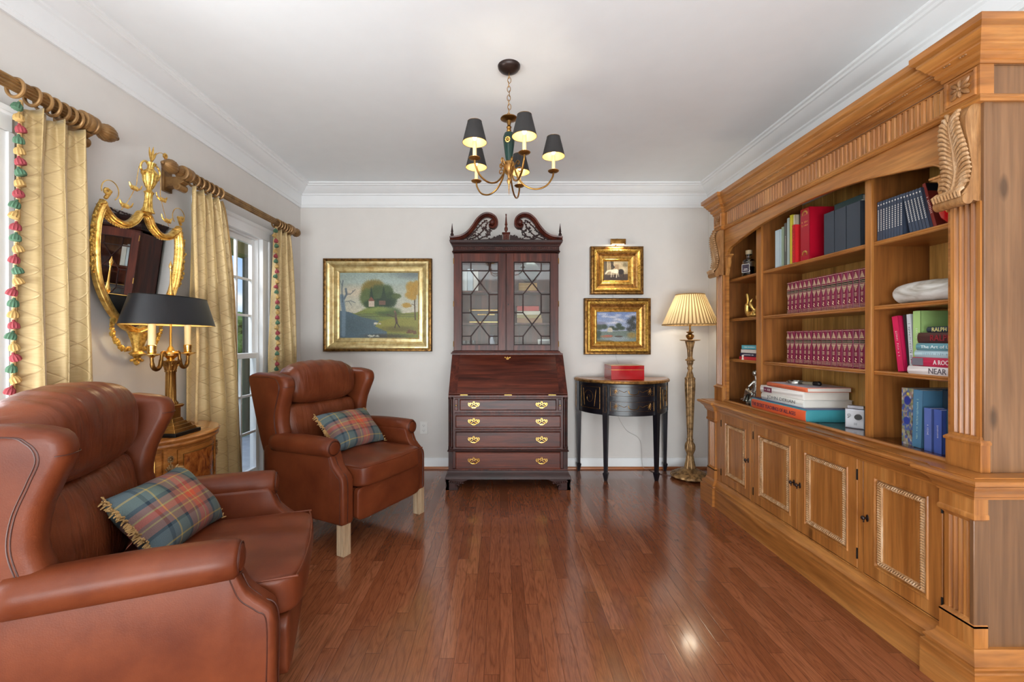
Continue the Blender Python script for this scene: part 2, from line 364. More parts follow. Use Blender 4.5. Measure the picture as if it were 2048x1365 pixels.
    def slab(s, outline, axis, a0, a1, r, steps=4, mat=None, warp=None):
        """outline extruded with rounded rims"""
        n = len(outline); P = [Vector((p[0], p[1])) for p in outline]
        area = sum(P[i].x*P[(i+1) % n].y-P[(i+1) % n].x*P[i].y for i in range(n)); sg = 1 if area > 0 else -1
        nrm = []
        for i in range(n):
            t = (P[(i+1) % n]-P[i-1]); t = t.normalized() if t.length > 1e-9 else Vector((1, 0)); nrm.append(Vector((-t.y, t.x))*sg)
        f = {'x': lambda a, p: (a, p.x, p.y), 'y': lambda a, p: (p.x, a, p.y), 'z': lambda a, p: (p.x, p.y, a)}[axis]
        rings = []; L = []
        for i in range(steps+1):
            t = PI/2*i/steps; L.append((r*(1-math.sin(t)), a0+r*(1-math.cos(t))))
        for i in range(steps, -1, -1):
            t = PI/2*i/steps; L.append((r*(1-math.sin(t)), a1-r*(1-math.cos(t))))
        for inset, a in L:
            ring = [f(a, P[i]+nrm[i]*inset) for i in range(n)]
            if warp: ring = [warp(q) for q in ring]
            rings.append(ring)
        return s.loft(rings, mat=mat)
    def molding(s, path, prof, side=1, cap=True):
        """prof (out, z) swept along a 2D polyline with mitres; side=+1 offsets to the left of travel"""
        P = [Vector(p) for p in path]; n = len(P); off = []
        for i in range(n):
            d0 = (P[i]-P[i-1]).normalized() if i > 0 else (P[1]-P[0]).normalized()
            d1 = (P[i+1]-P[i]).normalized() if i < n-1 else d0
            n0 = Vector((-d0.y, d0.x))*side; n1 = Vector((-d1.y, d1.x))*side
            m = (n0+n1)
            m = m.normalized() if m.length > 1e-6 else n0
            off.append(m/max(.3, m.dot(n0)))
        return s.loft([[(P[i].x+off[i].x*o, P[i].y+off[i].y*o, z) for o, z in prof] for i in range(n)], cap=cap)
    def rectloft(s, rings, fn, cap_last=True, cap_first=True):
        """rings of (u0,u1,v0,v1,w) mapped by fn"""
        R = [[fn(u0, v0, w), fn(u1, v0, w), fn(u1, v1, w), fn(u0, v1, w)] for u0, u1, v0, v1, w in rings]
        vs = [p for r in R for p in r]; fs = []
        for i in range(len(R)-1):
            for j in range(4):
                k = (j+1) % 4; fs.append((i*4+j, i*4+k, (i+1)*4+k, (i+1)*4+j))
        if cap_first: fs.append((0, 1, 2, 3))
        if cap_last: fs.append(tuple((len(R)-1)*4+i for i in range(4)))
        return s.add(vs, fs)
    def grid(s, fn, nu, nv, uvf=None, closed_u=False):
        vs = []; uvs = []
        for j in range(nv+1):
            for i in range(nu+1):
                u, v = i/nu, j/nv; vs.append(fn(u, v)); uvs.append(uvf(u, v) if uvf else (u, v))
        w = nu+1
        return s.add(vs, [(j*w+i, j*w+i+1, (j+1)*w+i+1, (j+1)*w+i) for j in range(nv) for i in range(nu)], uvs)
    def build(s, name, mat, parent=None, world=True, smooth=True, bevel=0, sub=0, solid=0, ang=38, seg=2, recalc=True, loc=None):
        me = bpy.data.meshes.new(name)
        inv = None
        if parent is not None and world:
            q = parent
            while q.parent: q = q.parent
            inv = (Matrix.Translation(q.location) @ q.rotation_euler.to_matrix().to_4x4()).inverted()
        off = Vector(loc) if loc is not None else None
        vs = [Vector(p) for p in s.v]
        if inv: vs = [inv @ p for p in vs]
        if off is not None: vs = [p-off for p in vs]
        me.from_pydata([tuple(p) for p in vs], [], s.f); me.update()
        if recalc:
            bm = bmesh.new(); bm.from_mesh(me); bmesh.ops.recalc_face_normals(bm, faces=bm.faces); bm.to_mesh(me); bm.free()
        if s.uv:
            ul = me.uv_layers.new(name='UVMap')
            for l in me.loops: ul.data[l.index].uv = s.uv.get(l.vertex_index, (0, 0))
        if s.col is not None:
            ca = me.color_attributes.new('paint', 'FLOAT_COLOR', 'POINT'); ca.data.foreach_set('color', np.asarray(s.col, dtype=np.float32).ravel())
        if smooth:
            me.shade_smooth()
            if not sub: me.set_sharp_from_angle(angle=math.radians(ang))
        me.materials.append(M(mat))
        o = bpy.data.objects.new(name, me); COL.objects.link(o)
        if parent is not None: o.parent = parent
        if off is not None: o.location = off
        if bevel:
            m = o.modifiers.new('bevel', 'BEVEL'); m.width = bevel; m.segments = seg; m.limit_method = 'ANGLE'; m.angle_limit = math.radians(40)
        if solid:
            m = o.modifiers.new('solid', 'SOLIDIFY'); m.thickness = solid; m.offset = 0
        if sub:
            m = o.modifiers.new('subd', 'SUBSURF'); m.levels = sub; m.render_levels = sub
        return o
def tag(o, label, cat, group=None, kind=None):
    o['label'] = label; o['category'] = cat
    if group: o['group'] = group
    if kind: o['kind'] = kind
    return o
def thing(name, label, cat, loc, rz=0, group=None, rot=None):
    o = bpy.data.objects.new(name, None); COL.objects.link(o); o.location = loc
    o.rotation_euler = rot if rot else Euler((0, 0, rz)); o.empty_display_size = .1
    return tag(o, label, cat, group)
def struct(o): o['kind'] = 'structure'; return o
def dup(o, parent=None):
    c = o.copy(); COL.objects.link(c); c.parent = parent
    for ch in list(o.children): dup(ch, c)
    return c
def plight(name, loc, e, color, r=.02, parent=None):
    l = bpy.data.lights.new(name, 'POINT'); l.energy = e; l.color = color; l.shadow_soft_size = r
    o = bpy.data.objects.new(name, l); COL.objects.link(o)
    if parent is not None:
        o.parent = parent
        q = (Matrix.Translation(parent.location) @ parent.rotation_euler.to_matrix().to_4x4()).inverted() @ Vector(loc); o.location = q
    else: o.location = loc
    return o
_tc = {}
def textmb(s, height, depth=.0006, width=None, serif=False):
    if s[0] == '~':                                        # print too small to read: rows of fine strokes
        q = random.Random(len(s)); W_ = width or height*4; n = max(3, int(W_/(height*.62))); m = MB()
        for i in range(n):
            if q.random() < .12: continue
            x = -W_/2+W_*(i+.5)/n; w_ = W_/n*.26; hh = height*q.choice((.5, .7, .8, .6))/2
            m.box(x-w_*.5, x+w_*.2, -hh, hh, -depth, depth)
            if q.random() < .6: yy = hh*q.uniform(-.7, .7); m.box(x-w_*.3, x+w_*1.3, yy-height*.06, yy+height*.06, -depth*.9, depth*.9)
        return m
    """letters as geometry, centred at origin in the XY plane, facing +Z"""
    if s not in _tc:
        cu = bpy.data.curves.new('t', 'FONT'); cu.body = s; cu.size = 1; cu.extrude = .01; cu.align_x = 'CENTER'; cu.align_y = 'CENTER'; cu.resolution_u = 2
        ob = bpy.data.objects.new('t', cu); COL.objects.link(ob)
        dg = bpy.context.evaluated_depsgraph_get(); me = bpy.data.meshes.new_from_object(ob.evaluated_get(dg))
        v = [tuple(x.co) for x in me.vertices]; f = [tuple(p.vertices) for p in me.polygons]
        bpy.data.objects.remove(ob); bpy.data.curves.remove(cu); bpy.data.meshes.remove(me)
        xs = [p[0] for p in v] or [0]; ys = [p[1] for p in v] or [0]
        cx, cy = (max(xs)+min(xs))/2, (max(ys)+min(ys))/2; w, h = max(xs)-min(xs), max(ys)-min(ys)
        _tc[s] = ([((p[0]-cx), (p[1]-cy), p[2]/.01) for p in v], f, w, h)
    v, f, w, h = _tc[s]; ky = height/h; kx = width/w if width else ky
    m = MB(); m.add([(p[0]*kx, p[1]*ky, p[2]*depth) for p in v], f); return m
def place(mb, mat):
    mb.v = [tuple(mat @ Vector(p)) for p in mb.v]; return mb
def frame_m(o, ex, ey, ez=None):
    """matrix whose local x,y go along ex,ey at origin o"""
    ex = Vector(ex).normalized(); ey = Vector(ey).normalized(); ez = ex.cross(ey)
    m = Matrix((ex, ey, ez)).transposed().to_4x4(); m.translation = Vector(o); return m

# ================================================================== THE ROOM
XL, XR, YB, YF, ZC = -1.905, 1.99, 4.2, -3.0, 2.69
struct(MB().box(XL-.2, XR+.2, YF-.2, YB+.2, -.12, 0).build('floor', 'oak_floor'))
struct(MB().box(XL-.2, XR+.2, YF-.2, YB+.2, ZC, ZC+.15).build('ceiling', 'ceiling_paint'))
struct(MB().box(XL-.2, XR+.2, YB, YB+.2, 0, ZC).build('wall_back', 'wall_paint'))
struct(MB().box(XR, XR+.2, YF-.2, YB, 0, ZC).build('wall_right', 'wall_paint'))
struct(MB().box(XL-.2, XR, YF-.2, YF, 0, ZC).build('wall_front', 'wall_paint'))
WINS = [(-2.1, -.7), (.68, 1.60), (2.82, 3.50)]; WZ0, WZ1 = .18, 2.03
w = MB(); ys = [YF]
for a, b_ in WINS:
    w.box(XL-.075, XL, ys[-1], a, 0, ZC); w.box(XL-.075, XL, a, b_, 0, WZ0); w.box(XL-.075, XL, a, b_, WZ1, ZC); ys.append(b_)
w.box(XL-.075, XL, ys[-1], YB, 0, ZC)
struct(w.build('wall_left', 'wall_paint', smooth=False))
def window(n, y0, y1):
    t = thing('window_%d' % n, 'white double hung window with small panes', 'window', (XL, (y0+y1)/2, WZ0)); t['kind'] = 'structure'
    c = MB()
    for a, b_ in ((y0-.10, y0+.005), (y1-.005, y1+.10)):
        c.box(XL-.01, XL+.022, a, b_, WZ0+.001, WZ1-.006)
        c.box(XL, XL+.030, (a-.001 if a < y0 else b_-.022), (a+.022 if a < y0 else b_+.001), WZ0+.002, WZ1-.007)
    c.box(XL-.01, XL+.022, y0-.10, y1+.10, WZ1-.005, WZ1+.075)
    c.molding([(XL, y0-.105), (XL+.001, y1+.115)], [(0, WZ1+.05), (-.035, WZ1+.065), (-.045, WZ1+.085), (0, WZ1+.09)], side=1)
    c.build('window_casing', 'trim_paint', t, bevel=.002)
    s = MB().box(XL-.09, XL+.055, y0-.12, y1+.12, WZ0-.03, WZ0).box(XL-.01, XL+.02, y0-.10, y1+.10, WZ0-.10, WZ0-.03)
    s.build('window_sill', 'trim_paint', t, bevel=.003)
    j = MB()
    for a, b_ in ((y0, y0+.018), (y1-.018, y1)): j.box(XL-.074, XL-.012, a, b_, WZ0, WZ1)
    j.box(XL-.073, XL-.013, y0+.001, y1-.001, WZ1-.0185, WZ1-.0005); j.build('window_jamb', 'trim_paint', t)
    mid = 1.105
    for nm, xo, za, zb in (('lower_sash', XL-.003, WZ0, mid+.02), ('upper_sash', XL-.036, mid-.02, WZ1-.018)):
        m = MB(); a, b_ = y0+.018, y1-.018; r = .038
        m.box(xo-.03, xo, a, a+r, za, zb).box(xo-.03, xo, b_-r, b_, za, zb).box(xo-.029, xo-.001, a+.001, b_-.001, za+.001, za+(.05 if nm[0] == 'l' else .04)).box(xo-.029, xo-.001, a+.001, b_-.001, zb-.04, zb-.001)
        nc = 3 if y1-y0 < .8 else 4 if y1-y0 < 1.2 else 6
        for i in range(1, nc): y = a+r+(b_-a-2*r)*i/nc; m.box(xo-.024, xo-.004, y-.009, y+.009, za, zb)
        for i in range(1, 3): z = za+.05+(zb-za-.09)*i/3; m.box(xo-.023, xo-.005, a+.002, b_-.002, z-.009, z+.009)
        o = m.build(nm, 'trim_paint', t, bevel=.002)
        MB().box(xo-.017, xo-.013, a+.01, b_-.01, za+.01, zb-.01).build('pane', 'window_glass', o)
    return t
for i, (a, b_) in enumerate(WINS): window(i+1, a, b_)
# crown, baseboards and shoe mould
CP = [(0, 2.485), (.012, 2.485), (.016, 2.497), (.014, 2.505), (.018, 2.51), (.020, 2.595), (.032, 2.602), (.034, 2.612), (.040, 2.615), (.058, 2.622), (.082, 2.638), (.098, 2.655), (.106, 2.662), (.118, 2.664), (.124, 2.674), (.138, 2.678), (.140, ZC), (0, ZC)]
struct(MB().molding([(XL, YF), (XL, YB), (XR, YB), (XR, YF)], CP, side=-1).build('trim_1', 'trim_paint', ang=25))
BP = [(0, 0), (.014, 0), (.014, .078), (.010, .086), (.007, .098), (0, .10)]
struct(MB().molding([(XL, 3.62), (XL, YB)], BP, side=-1).build('baseboard_left', 'trim_paint'))
struct(MB().molding([(XL, 1.72), (XL, 2.70)], BP, side=-1).build('baseboard_left', 'trim_paint'))
struct(MB().molding([(XL, YB), (XR, YB)], BP, side=-1).build('baseboard_back', 'trim_paint'))
struct(MB().molding([(XR, YB), (XR, 3.45)], BP, side=-1).build('baseboard_right', 'trim_paint'))
SP = [(.014, 0), (.032, 0), (.031, .010), (.026, .018), (.014, .020)]
struct(MB().molding([(XL, 3.62), (XL, YB), (XR, YB), (XR, 3.45)], SP, side=-1).build('trim_2', 'shoe_mould_oak'))
# wall outlet
def outlet(x, z):
    t = thing('wall_outlet', 'white double electrical outlet on the back wall beside the armchair', 'outlet', (x, YB, z))
    MB().box(x-.035, x+.035, YB-.006, YB, z-.058, z+.058).build('cover_plate', 'plastic_white', t, bevel=.002)
    for dz in (-.024, .024):
        o = MB().slab([(x+.017*math.cos(a)*1.05, z+dz+.016*math.sin(a)) for a in np.linspace(0, 2*PI, 17)[:-1]], 'y', YB-.009, YB-.005, .001).build('socket', 'plastic_white', t)
        m = MB().box(x-.008, x-.006, YB-.0096, YB-.0085, z+dz-.003, z+dz+.006).box(x+.006, x+.008, YB-.0096, YB-.0085, z+dz-.003, z+dz+.005).box(x-.002, x+.002, YB-.0096, YB-.0085, z+dz-.011, z+dz-.007)
        m.build('slots', 'black_iron', o)
outlet(-.727, .386)

# ================================================================== OUTDOORS
struct(MB().box(-40, XL-.17, -10, 60, -.75, -.55).build('ground_lawn', 'lawn'))
struct(MB().box(-16, -12.5, -10, 60, -.56, -.53).build('ground_road', 'road'))
struct(MB().box(-3.45, XL-.2, -2, 6.6, -.3, -.08).build('porch_floor', 'road'))
struct(MB().box(-3.5, XL-.2, -2, 6.6, 2.50, 2.56).box(-3.5, -3.3, -2, 6.6, 2.33, 2.50).build('porch_ceiling', 'porch_paint', smooth=False))
tag(MB().box(-3.36, -2.9, 5.95, 6.4, -.08, 2.5).build('brick_pillar', 'brick'), 'brick porch pillar seen through the far window', 'pillar')
tag(MB().tube([(-3.42, 5.93, -.05), (-3.42, 5.93, 2.45)], .045, 10).build('downspout', 'downspout'), 'dark downspout pipe beside the brick porch pillar', 'downspout')
def shrub(x, y, z, r, seed, label, name='shrub', trunk=0):
    t = thing(name, label, 'tree' if trunk else 'shrub', (x, y, -.55)); r0 = random.Random(seed); m = MB()
    for k in range(150):
        a, b_ = r0.uniform(0, 2*PI), math.acos(r0.uniform(-1, 1)); q = r0.uniform(.55, 1.0)
        c = (x+r*q*math.sin(b_)*math.cos(a), y+r*q*math.sin(b_)*math.sin(a), z+r*q*math.cos(b_)*.85)
        m.ball(c, r*r0.uniform(.08, .2), 6)
    m.ball((x, y, z), (r*.75,)*3, 10)
    m.build('foliage', 'foliage', t)
    if trunk: MB().tube([(x, y, -.55), (x+.05, y, z)], [.16, .10], 8).build('trunk', 'wood_bark', t)
plain('wood_bark', lin(84, 68, 54), .9)
shrub(-7.0, 12.0, 1.0, 1.15, 1, 'round green tree beyond the porch, below the clouds', 'tree', 1)
shrub(-9.6, 15.2, .9, 1.6, 2, 'larger green tree standing further off behind the round one', 'tree', 1)
shrub(-4.9, 8.4, -.1, .42, 3, 'low clipped green shrub just outside the far window')
for i, (x, y, z, r) in enumerate([(-19, 22, 1.0, 2.4), (-21, 30, 1.4, 3.0), (-20, 38, 1.2, 3.0), (-18, 15, .8, 2.2)]):
    shrub(x, y, z, r, 10+i, ['leafy tree across the road, second from the near end', 'tallest leafy tree across the road', 'farthest leafy tree across the road', 'nearest leafy tree across the road'][i], 'tree', 1)
v = thing('van', 'white van parked on the road beyond the lawn', 'van', (-13.6, 24.0, -.53))
MB().slab([(22.0, -.25), (26.2, -.25), (26.2, .55), (25.4, .75), (24.8, 1.35), (22.0, 1.4)], 'x', -14.5, -12.8, .08).build('body', 'van_white', v)
MB().box(-12.79, -12.77, 22.5, 24.6, .7, 1.15).build('window_band', 'black_iron', v)
for y in (22.8, 25.4):
    MB().tube([(-12.95, y, -.2), (-12.72, y, -.2)], .33, 16).build('wheel', 'tyre', v)

# ================================================================== CURTAIN RODS
XRd, ZRd = -1.79, 2.168
def rot_y(c): return Matrix.Translation(c) @ Matrix.Rotation(-PI/2, 4, 'X')       # lathe axis z -> +y
def rot_ny(c): return Matrix.Translation(c) @ Matrix.Rotation(PI/2, 4, 'X')
def rod(y0, y1, rings, fins, bracks, label):
    t = thing('curtain_rod', label, 'curtain rod', (XRd, (y0+y1)/2, ZRd))
    MB().lathe([(.022, 0), (.022, y1-y0)], seg=72, lobes=12, amp=.11, mat=rot_y((XRd, y0, ZRd))).build('pole', 'rod_gold', t, ang=60)
    FP = [(.016, 0), (.028, .004), (.028, .014), (.018, .022), (.018, .03), (.030, .045), (.037, .062), (.037, .078), (.030, .098), (.019, .112), (.009, .120), (.011, .126), (.006, .133), (.001, .135)]
    for f, s in fins:
        MB().lathe(FP, seg=80, lobes=16, amp=.045, mat=(rot_y if s > 0 else rot_ny)((XRd, f, ZRd))).build('finial', 'rod_gold', t, ang=60)
    for y in bracks:
        b = MB().lathe([(.032, -.034), (.040, -.030), (.040, -.018), (.036, -.014), (.041, -.008), (.041, .008), (.036, .014), (.040, .018), (.040, .030), (.032, .034)], seg=28, mat=rot_y((XRd, y, ZRd)))
        b.box(XL, XL+.016, y-.03, y+.03, ZRd-.10, ZRd+.03)
        b.prism([(XL, ZRd-.02), (XRd-.02, ZRd-.02), (XRd+.01, ZRd-.045), (XRd-.03, ZRd-.066), (XL+.03, ZRd-.075), (XL, ZRd-.09)], 'y', y-.022, y+.022)
        b.tube([(XRd-.028, y-.03, ZRd-.075), (XRd-.028, y+.03, ZRd-.075)], .021, 16)
        b.tube([(XRd-.028, y-.034, ZRd-.075), (XRd-.028, y+.034, ZRd-.075)], .009, 12)
        b.build('bracket', 'rod_gold', t, ang=40)
    for i, y in enumerate(rings):
        tl = random.uniform(-.10, .10)
        MB().tube([(XRd+.034*math.cos(a), y+tl*.034*math.cos(a), ZRd-.010+.034*math.sin(a)) for a in np.linspace(0, 2*PI, 25)[:-1]], .0065, 8, closed=True).build('ring', 'rod_gold', t)
    return t
rod(.2, 1.935, [1.625, 1.685, 1.725, 1.762, 1.796, 1.828, 1.858], [(1.930, 1)], [1.905], 'fluted gilt wooden curtain rod over the near window, turned finial at its right end')
rod(2.455, 3.80, [2.575, 2.62, 2.665, 2.71, 2.755, 2.80, 3.52, 3.56, 3.60, 3.64, 3.68], [(2.46, -1), (3.79, 1)], [2.505, 3.745], 'fluted gilt wooden curtain rod over the far window, finials at both ends')

# ================================================================== CURTAINS
def tassel_mesh(name, mat):
    m = MB(); m.ball((0, 0, -.004), .005, 8)
    m.lathe([(.003, -.006), (.0085, -.009), (.0135, -.015), (.0155, -.024), (.0150, -.032), (.011, -.034)], seg=20, lobes=10, amp=.09)
    return m
TM = [tassel_mesh('tassel', k) for k in range(3)]
def curtain(label, yt, yb, n, tas, ph=0, amp=(.02, .05), folds=None, x0=-1.80):
    zt, zb = 2.115, .012; H = zt-zb
    t = thing('curtain', label, 'curtain', (x0, (yb[0]+yb[1])/2, 0), group=None)
    def fold(u, v):
        k = .35+.65*min(1, v*4)
        a = amp[0]+(amp[1]-amp[0])*min(1, v*2.2)
        p = 2*PI*n*u+ph+.5*math.sin(2.2*v+3*u)
        s = math.sin(p)
        top = max(0, 1-v*9); s2 = math.sin(2*PI*n*3*u)*.010*top
        return a*s+s2+.010*math.sin(7*u+5*v+ph)*min(1, v*2), a*.38*math.sin(2*p+.6)
    def fn(u, v):
        a, b_ = yt[0]+(yb[0]-yt[0])*v**.6, yt[1]+(yb[1]-yt[1])*v**.6
        dx, dy = fold(u, v); e = min(1, 6*u, 6*(1-u))
        x = max(x0+dx, -1.862)
        if v < .04: x = max(x, -1.80-.02)
        return (x, a+(b_-a)*u+dy*e*.8, zt-H*v+.012*math.sin(2*PI*n*u+ph)*max(0, 1-v*15))
    wdt = .62 if n < 4 else .95
    m = MB().grid(fn, 110, 70, lambda u, v: (u*wdt, -v*H)); m.build('drape', 'curtain_silk', t, solid=.003, ang=70)
    # braid and tassels down one edge
    e = 0 if tas < 0 else 1; sg = tas
    pts = [fn(e, v) for v in np.linspace(0, 1, 60)]
    MB().tube([(p[0]+.002, p[1]+sg*.003, p[2]) for p in pts], .0055, 6).build('braid', 'braid', t, ang=20)
    inv = Vector(t.location); k = 0; z = zt-.004; protos = []
    for i, mt in enumerate(('tassel_green', 'tassel_gold', 'tassel_red')):
        mm = MB(); mm.v = list(TM[i].v); mm.f = list(TM[i].f); protos.append(mm.build('tassel', mt, t, world=False))
    while z > .06:
        v = (zt-z)/H; p = fn(e, v) if n < 4 else tuple(Vector(fn(.94, v))-Vector((.035, .0, 0))); pr = protos[k % 3]
        o = pr if k < 3 else pr.copy()
        if k >= 3: COL.objects.link(o); o.parent = t
        o.location = (p[0]-inv.x+.006, p[1]-inv.y+sg*.012, z-inv.z)
        o.rotation_euler = (random.uniform(.1, .4)*sg*1.0, random.uniform(-.25, .25), random.uniform(0, 6))
        k += 1; z -= .0405
    return t
curtain('gold quilted silk curtain on the near rod, tassel trim down its left edge', (1.645, 1.90), (1.63, 1.925), 3, -1, ph=2.6, amp=(.020, .036))
curtain('gold quilted silk curtain behind the table lamp, left side of the far window', (2.56, 2.83), (2.54, 3.10), 4, 1, ph=.4)
curtain('narrow gold silk curtain in the far corner, multicoloured tassel trim facing the window', (3.50, 3.74), (3.45, 3.90), 3, -1, ph=1.2, amp=(.018, .045))

# ================================================================== SECRETARY DESK
def bezier(pts, n=8):
    """Catmull-Rom through the points"""
    P = [Vector(p) for p in pts]; out = []
    for i in range(len(P)-1):
        p0 = P[i-1] if i > 0 else P[i]*2-P[i+1]; p1, p2 = P[i], P[i+1]; p3 = P[i+2] if i+2 < len(P) else P[i+1]*2-P[i]
        for k in range(n):
            t = k/n; out.append(tuple(.5*((2*p1)+(p2-p0)*t+(2*p0-5*p1+4*p2-p3)*t*t+(3*p1-p0-3*p2+p3)*t**3)))
    out.append(tuple(P[-1])); return out
CX = .066
sec = thing('secretary_desk', 'tall dark mahogany secretary desk with glazed doors and scrolled pediment against back wall', 'desk', (CX, 3.9, 0))
F0 = 3.60                                                     # drawer front plane
hw = .487
c = MB().box(CX-hw, CX+hw, F0+.012, 4.17, .155, .775)
c.box(CX-hw, CX+hw, F0-.002, F0+.02, .155, .172)
for z in (.322, .487, .622, .750): c.box(CX-hw+.05, CX+hw-.05, F0-.002, F0+.02, z-.006, z+.006)
c.prism([(F0, .775), (4.17, .775), (4.17, 1.095), (3.88, 1.095)], 'x', CX-hw, CX-hw+.02).prism([(F0, .775), (4.17, .775), (4.17, 1.095), (3.88, 1.095)], 'x', CX+hw-.02, CX+hw)
c.box(CX-hw, CX+hw, 3.87, 4.17, 1.085, 1.108).box(CX-hw, CX+hw, F0-.01, F0+.03, .757, .775)
c.build('lower_case', 'mahogany_upright', sec, bevel=.003)
MB().molding([(CX-hw, 4.17), (CX-hw, F0), (CX+hw, F0), (CX+hw, 4.17)], [(0, .155), (.004, .155), (.006, .135), (.02, .12), (.026, .10), (.026, .09), (0, .09)], side=-1).build('base_moulding', 'mahogany_dark', sec)
MB().molding([(CX-hw, 4.17), (CX-hw, F0), (CX+hw, F0), (CX+hw, 4.17)], [(0, .310), (.008, .312), (.010, .318), (.004, .326), (0, .326)], side=-1).build('waist_moulding', 'mahogany_dark', sec)
for sx in (-1, 1):
    for (yy, d) in ((F0-.015, 1), (4.10, -1)):
        f = MB(); ox = CX+sx*(hw+.022)
        # ogee bracket foot with carved knee, and its return along the front
        f.prism([(ox, 0), (ox, .022), (ox-sx*.008, .03), (ox-sx*.004, .055), (ox+sx*.006, .075), (ox, .092), (ox-sx*.19, .092), (ox-sx*.17, .078), (ox-sx*.135, .066), (ox-sx*.105, .045), (ox-sx*.09, .04), (ox-sx*.10, .022), (ox-sx*.10, 0)], 'y', yy if d > 0 else yy, yy+.055)
        f.prism([(yy, 0), (yy, .092), (yy+.12, .092), (yy+.08, .05), (yy+.07, 0)], 'x', min(ox, ox-sx*.03), max(ox, ox-sx*.03))
        if d > 0:
            for k in range(7): f.ball((ox-sx*(.03+.018*k), yy-.002, .070-.002*k), (.012, .006, .009), 8)
            f.tube([(ox-sx*(.095+.014*math.cos(a)), yy-.002, .036+.012*math.sin(a)) for a in np.linspace(0, 4.5, 10)], .006, 6)
        f.build('foot', 'mahogany_dark', sec, bevel=.002)
    # quarter columns at the corners
    q = MB(); qx = CX+sx*(hw-.017)
    q.lathe([(.017, 0), (.017, .40)], (qx, F0+.005, .345), 48, lobes=8, amp=.1)
    for z in (.335, .345, .74, .75): q.lathe([(.02, 0), (.021, .004), (.02, .008)], (qx, F0+.005, z), 20)
    q.box(qx-.017, qx+.017, F0-.006, F0+.03, .17, .31)
    q.build('corner_column', 'mahogany_dark', sec)
def handle(parent, x, z, y, s=1.0, root=None):
    """pierced brass bail handle"""
    pl = []
    for sx in (-1, 1):
        pl.append([(x+sx*p[0]*s, y-.003, z+p[1]*s) for p in bezier([(0, -.026, 0), (.012, -.024, 0), (.022, -.012, 0), (.034, -.010, 0), (.046, .004, 0), (.042, .018, 0), (.028, .014, 0), (.024, .020, 0), (.012, .012, 0), (.006, .026, 0), (0, .030, 0)], 4)])
    h = MB()
    for p in pl: h.tube(p, .0022*s, 6)
    for sx in (-1, 1):
        h.tube([(x+sx*.018*s+.010*s*math.cos(a), y-.003, z+.003*s+.010*s*math.sin(a)) for a in np.linspace(0, 2*PI, 13)[:-1]], .0018*s, 6, closed=True)
        h.tube([(x+sx*.036*s+.006*s*math.cos(a), y-.003, z+.004*s+.007*s*math.sin(a)) for a in np.linspace(0, 2*PI, 11)[:-1]], .0016*s, 6, closed=True)
    h.tube([(x+.007*s*math.cos(a), y-.003, z+.012*s+.009*s*math.sin(a)) for a in np.linspace(0, 2*PI, 11)[:-1]], .0018*s, 6, closed=True)
    o = h.build('handle', 'brass', parent)
    if s > .8:
        b = MB().tube(bezier([(x-.030, y-.012, z+.006), (x-.028, y-.02, z-.008), (x-.012, y-.022, z-.016), (x, y-.022, z-.013), (x+.012, y-.022, z-.016), (x+.028, y-.02, z-.008), (x+.030, y-.012, z+.006)], 4), .0028, 8)
        for sx in (-1, 1): b.tube([(x+sx*.030, y, z+.006), (x+sx*.030, y-.015, z+.006)], .0045, 8)
        b.build('bail', 'brass', o)
for x0, x1, z0, z1 in ((-.395, .395, .649, .738), (-.43, .43, .508, .605), (-.43, .43, .345, .474), (-.43, .43, .168, .306)):
    d = MB().rectloft([(CX+x0, CX+x1, z0, z1, .02), (CX+x0, CX+x1, z0, z1, -.004), (CX+x0+.004, CX+x1-.004, z0+.004, z1-.004, -.007), (CX+x0+.007, CX+x1-.007, z0+.007, z1-.007, -.004)], lambda u, v, w: (u, F0+w, v)).build('drawer', 'mahogany_across', sec)
    for sx in (-1, 1): handle(d, CX+sx*.277-.003, (z0+z1)/2, F0-.006)
for sx in (-1, 1):
    d = MB().rectloft([(CX+sx*.424-.013, CX+sx*.424+.013, .649, .738, .02), (CX+sx*.424-.013, CX+sx*.424+.013, .649, .738, -.002), (CX+sx*.424-.010, CX+sx*.424+.010, .652, .735, -.005)], lambda u, v, w: (u, F0+w, v)).build('lid_support', 'mahogany_across', sec)
    MB().ball((CX+sx*.424, F0-.012, .69), .007, 10).build('knob', 'brass', d)
# slant lid
n_ = Vector((0, -(1.090-.778), (3.875-F0))).normalized(); e_ = Vector((0, 3.875-F0, 1.090-.778)).normalized(); L_ = math.hypot(3.875-F0, .312)
lf = lambda u, v, w: tuple(Vector((u, F0, .778))+e_*v+n_*w)
lid = MB().rectloft([(CX-hw, CX+hw, 0, L_, -.012), (CX-hw, CX+hw, 0, L_, .008), (CX-hw+.006, CX+hw-.006, .006, L_-.006, .012)], lf).build('writing_lid', 'mahogany_across', sec)
for a, b_ in ((CX-hw+.003, CX-hw+.07), (CX+hw-.07, CX+hw-.003)):
    MB().rectloft([(a, b_, .004, L_-.004, .010), (a, b_, .004, L_-.004, .0128)], lf).build('end_banding', 'mahogany_upright', lid)
m = MB()
for (a, b_) in ((0, 0), (.012, .004), (-.012, .004), (.022, .008), (-.022, .008), (0, -.012), (.008, -.008), (-.008, -.008), (0, .010)):
    m.ball(lf(CX+a, L_-.045+b_, .014), (.006, .003, .006), 8)
m.build('escutcheon', 'brass', lid)
h = MB()
for dx in (-.36, 0, .36): h.box(CX+dx-.03, CX+dx+.03, F0-.012, F0-.004, .774, .779)
h.build('lid_hinge', 'brass_aged', lid)
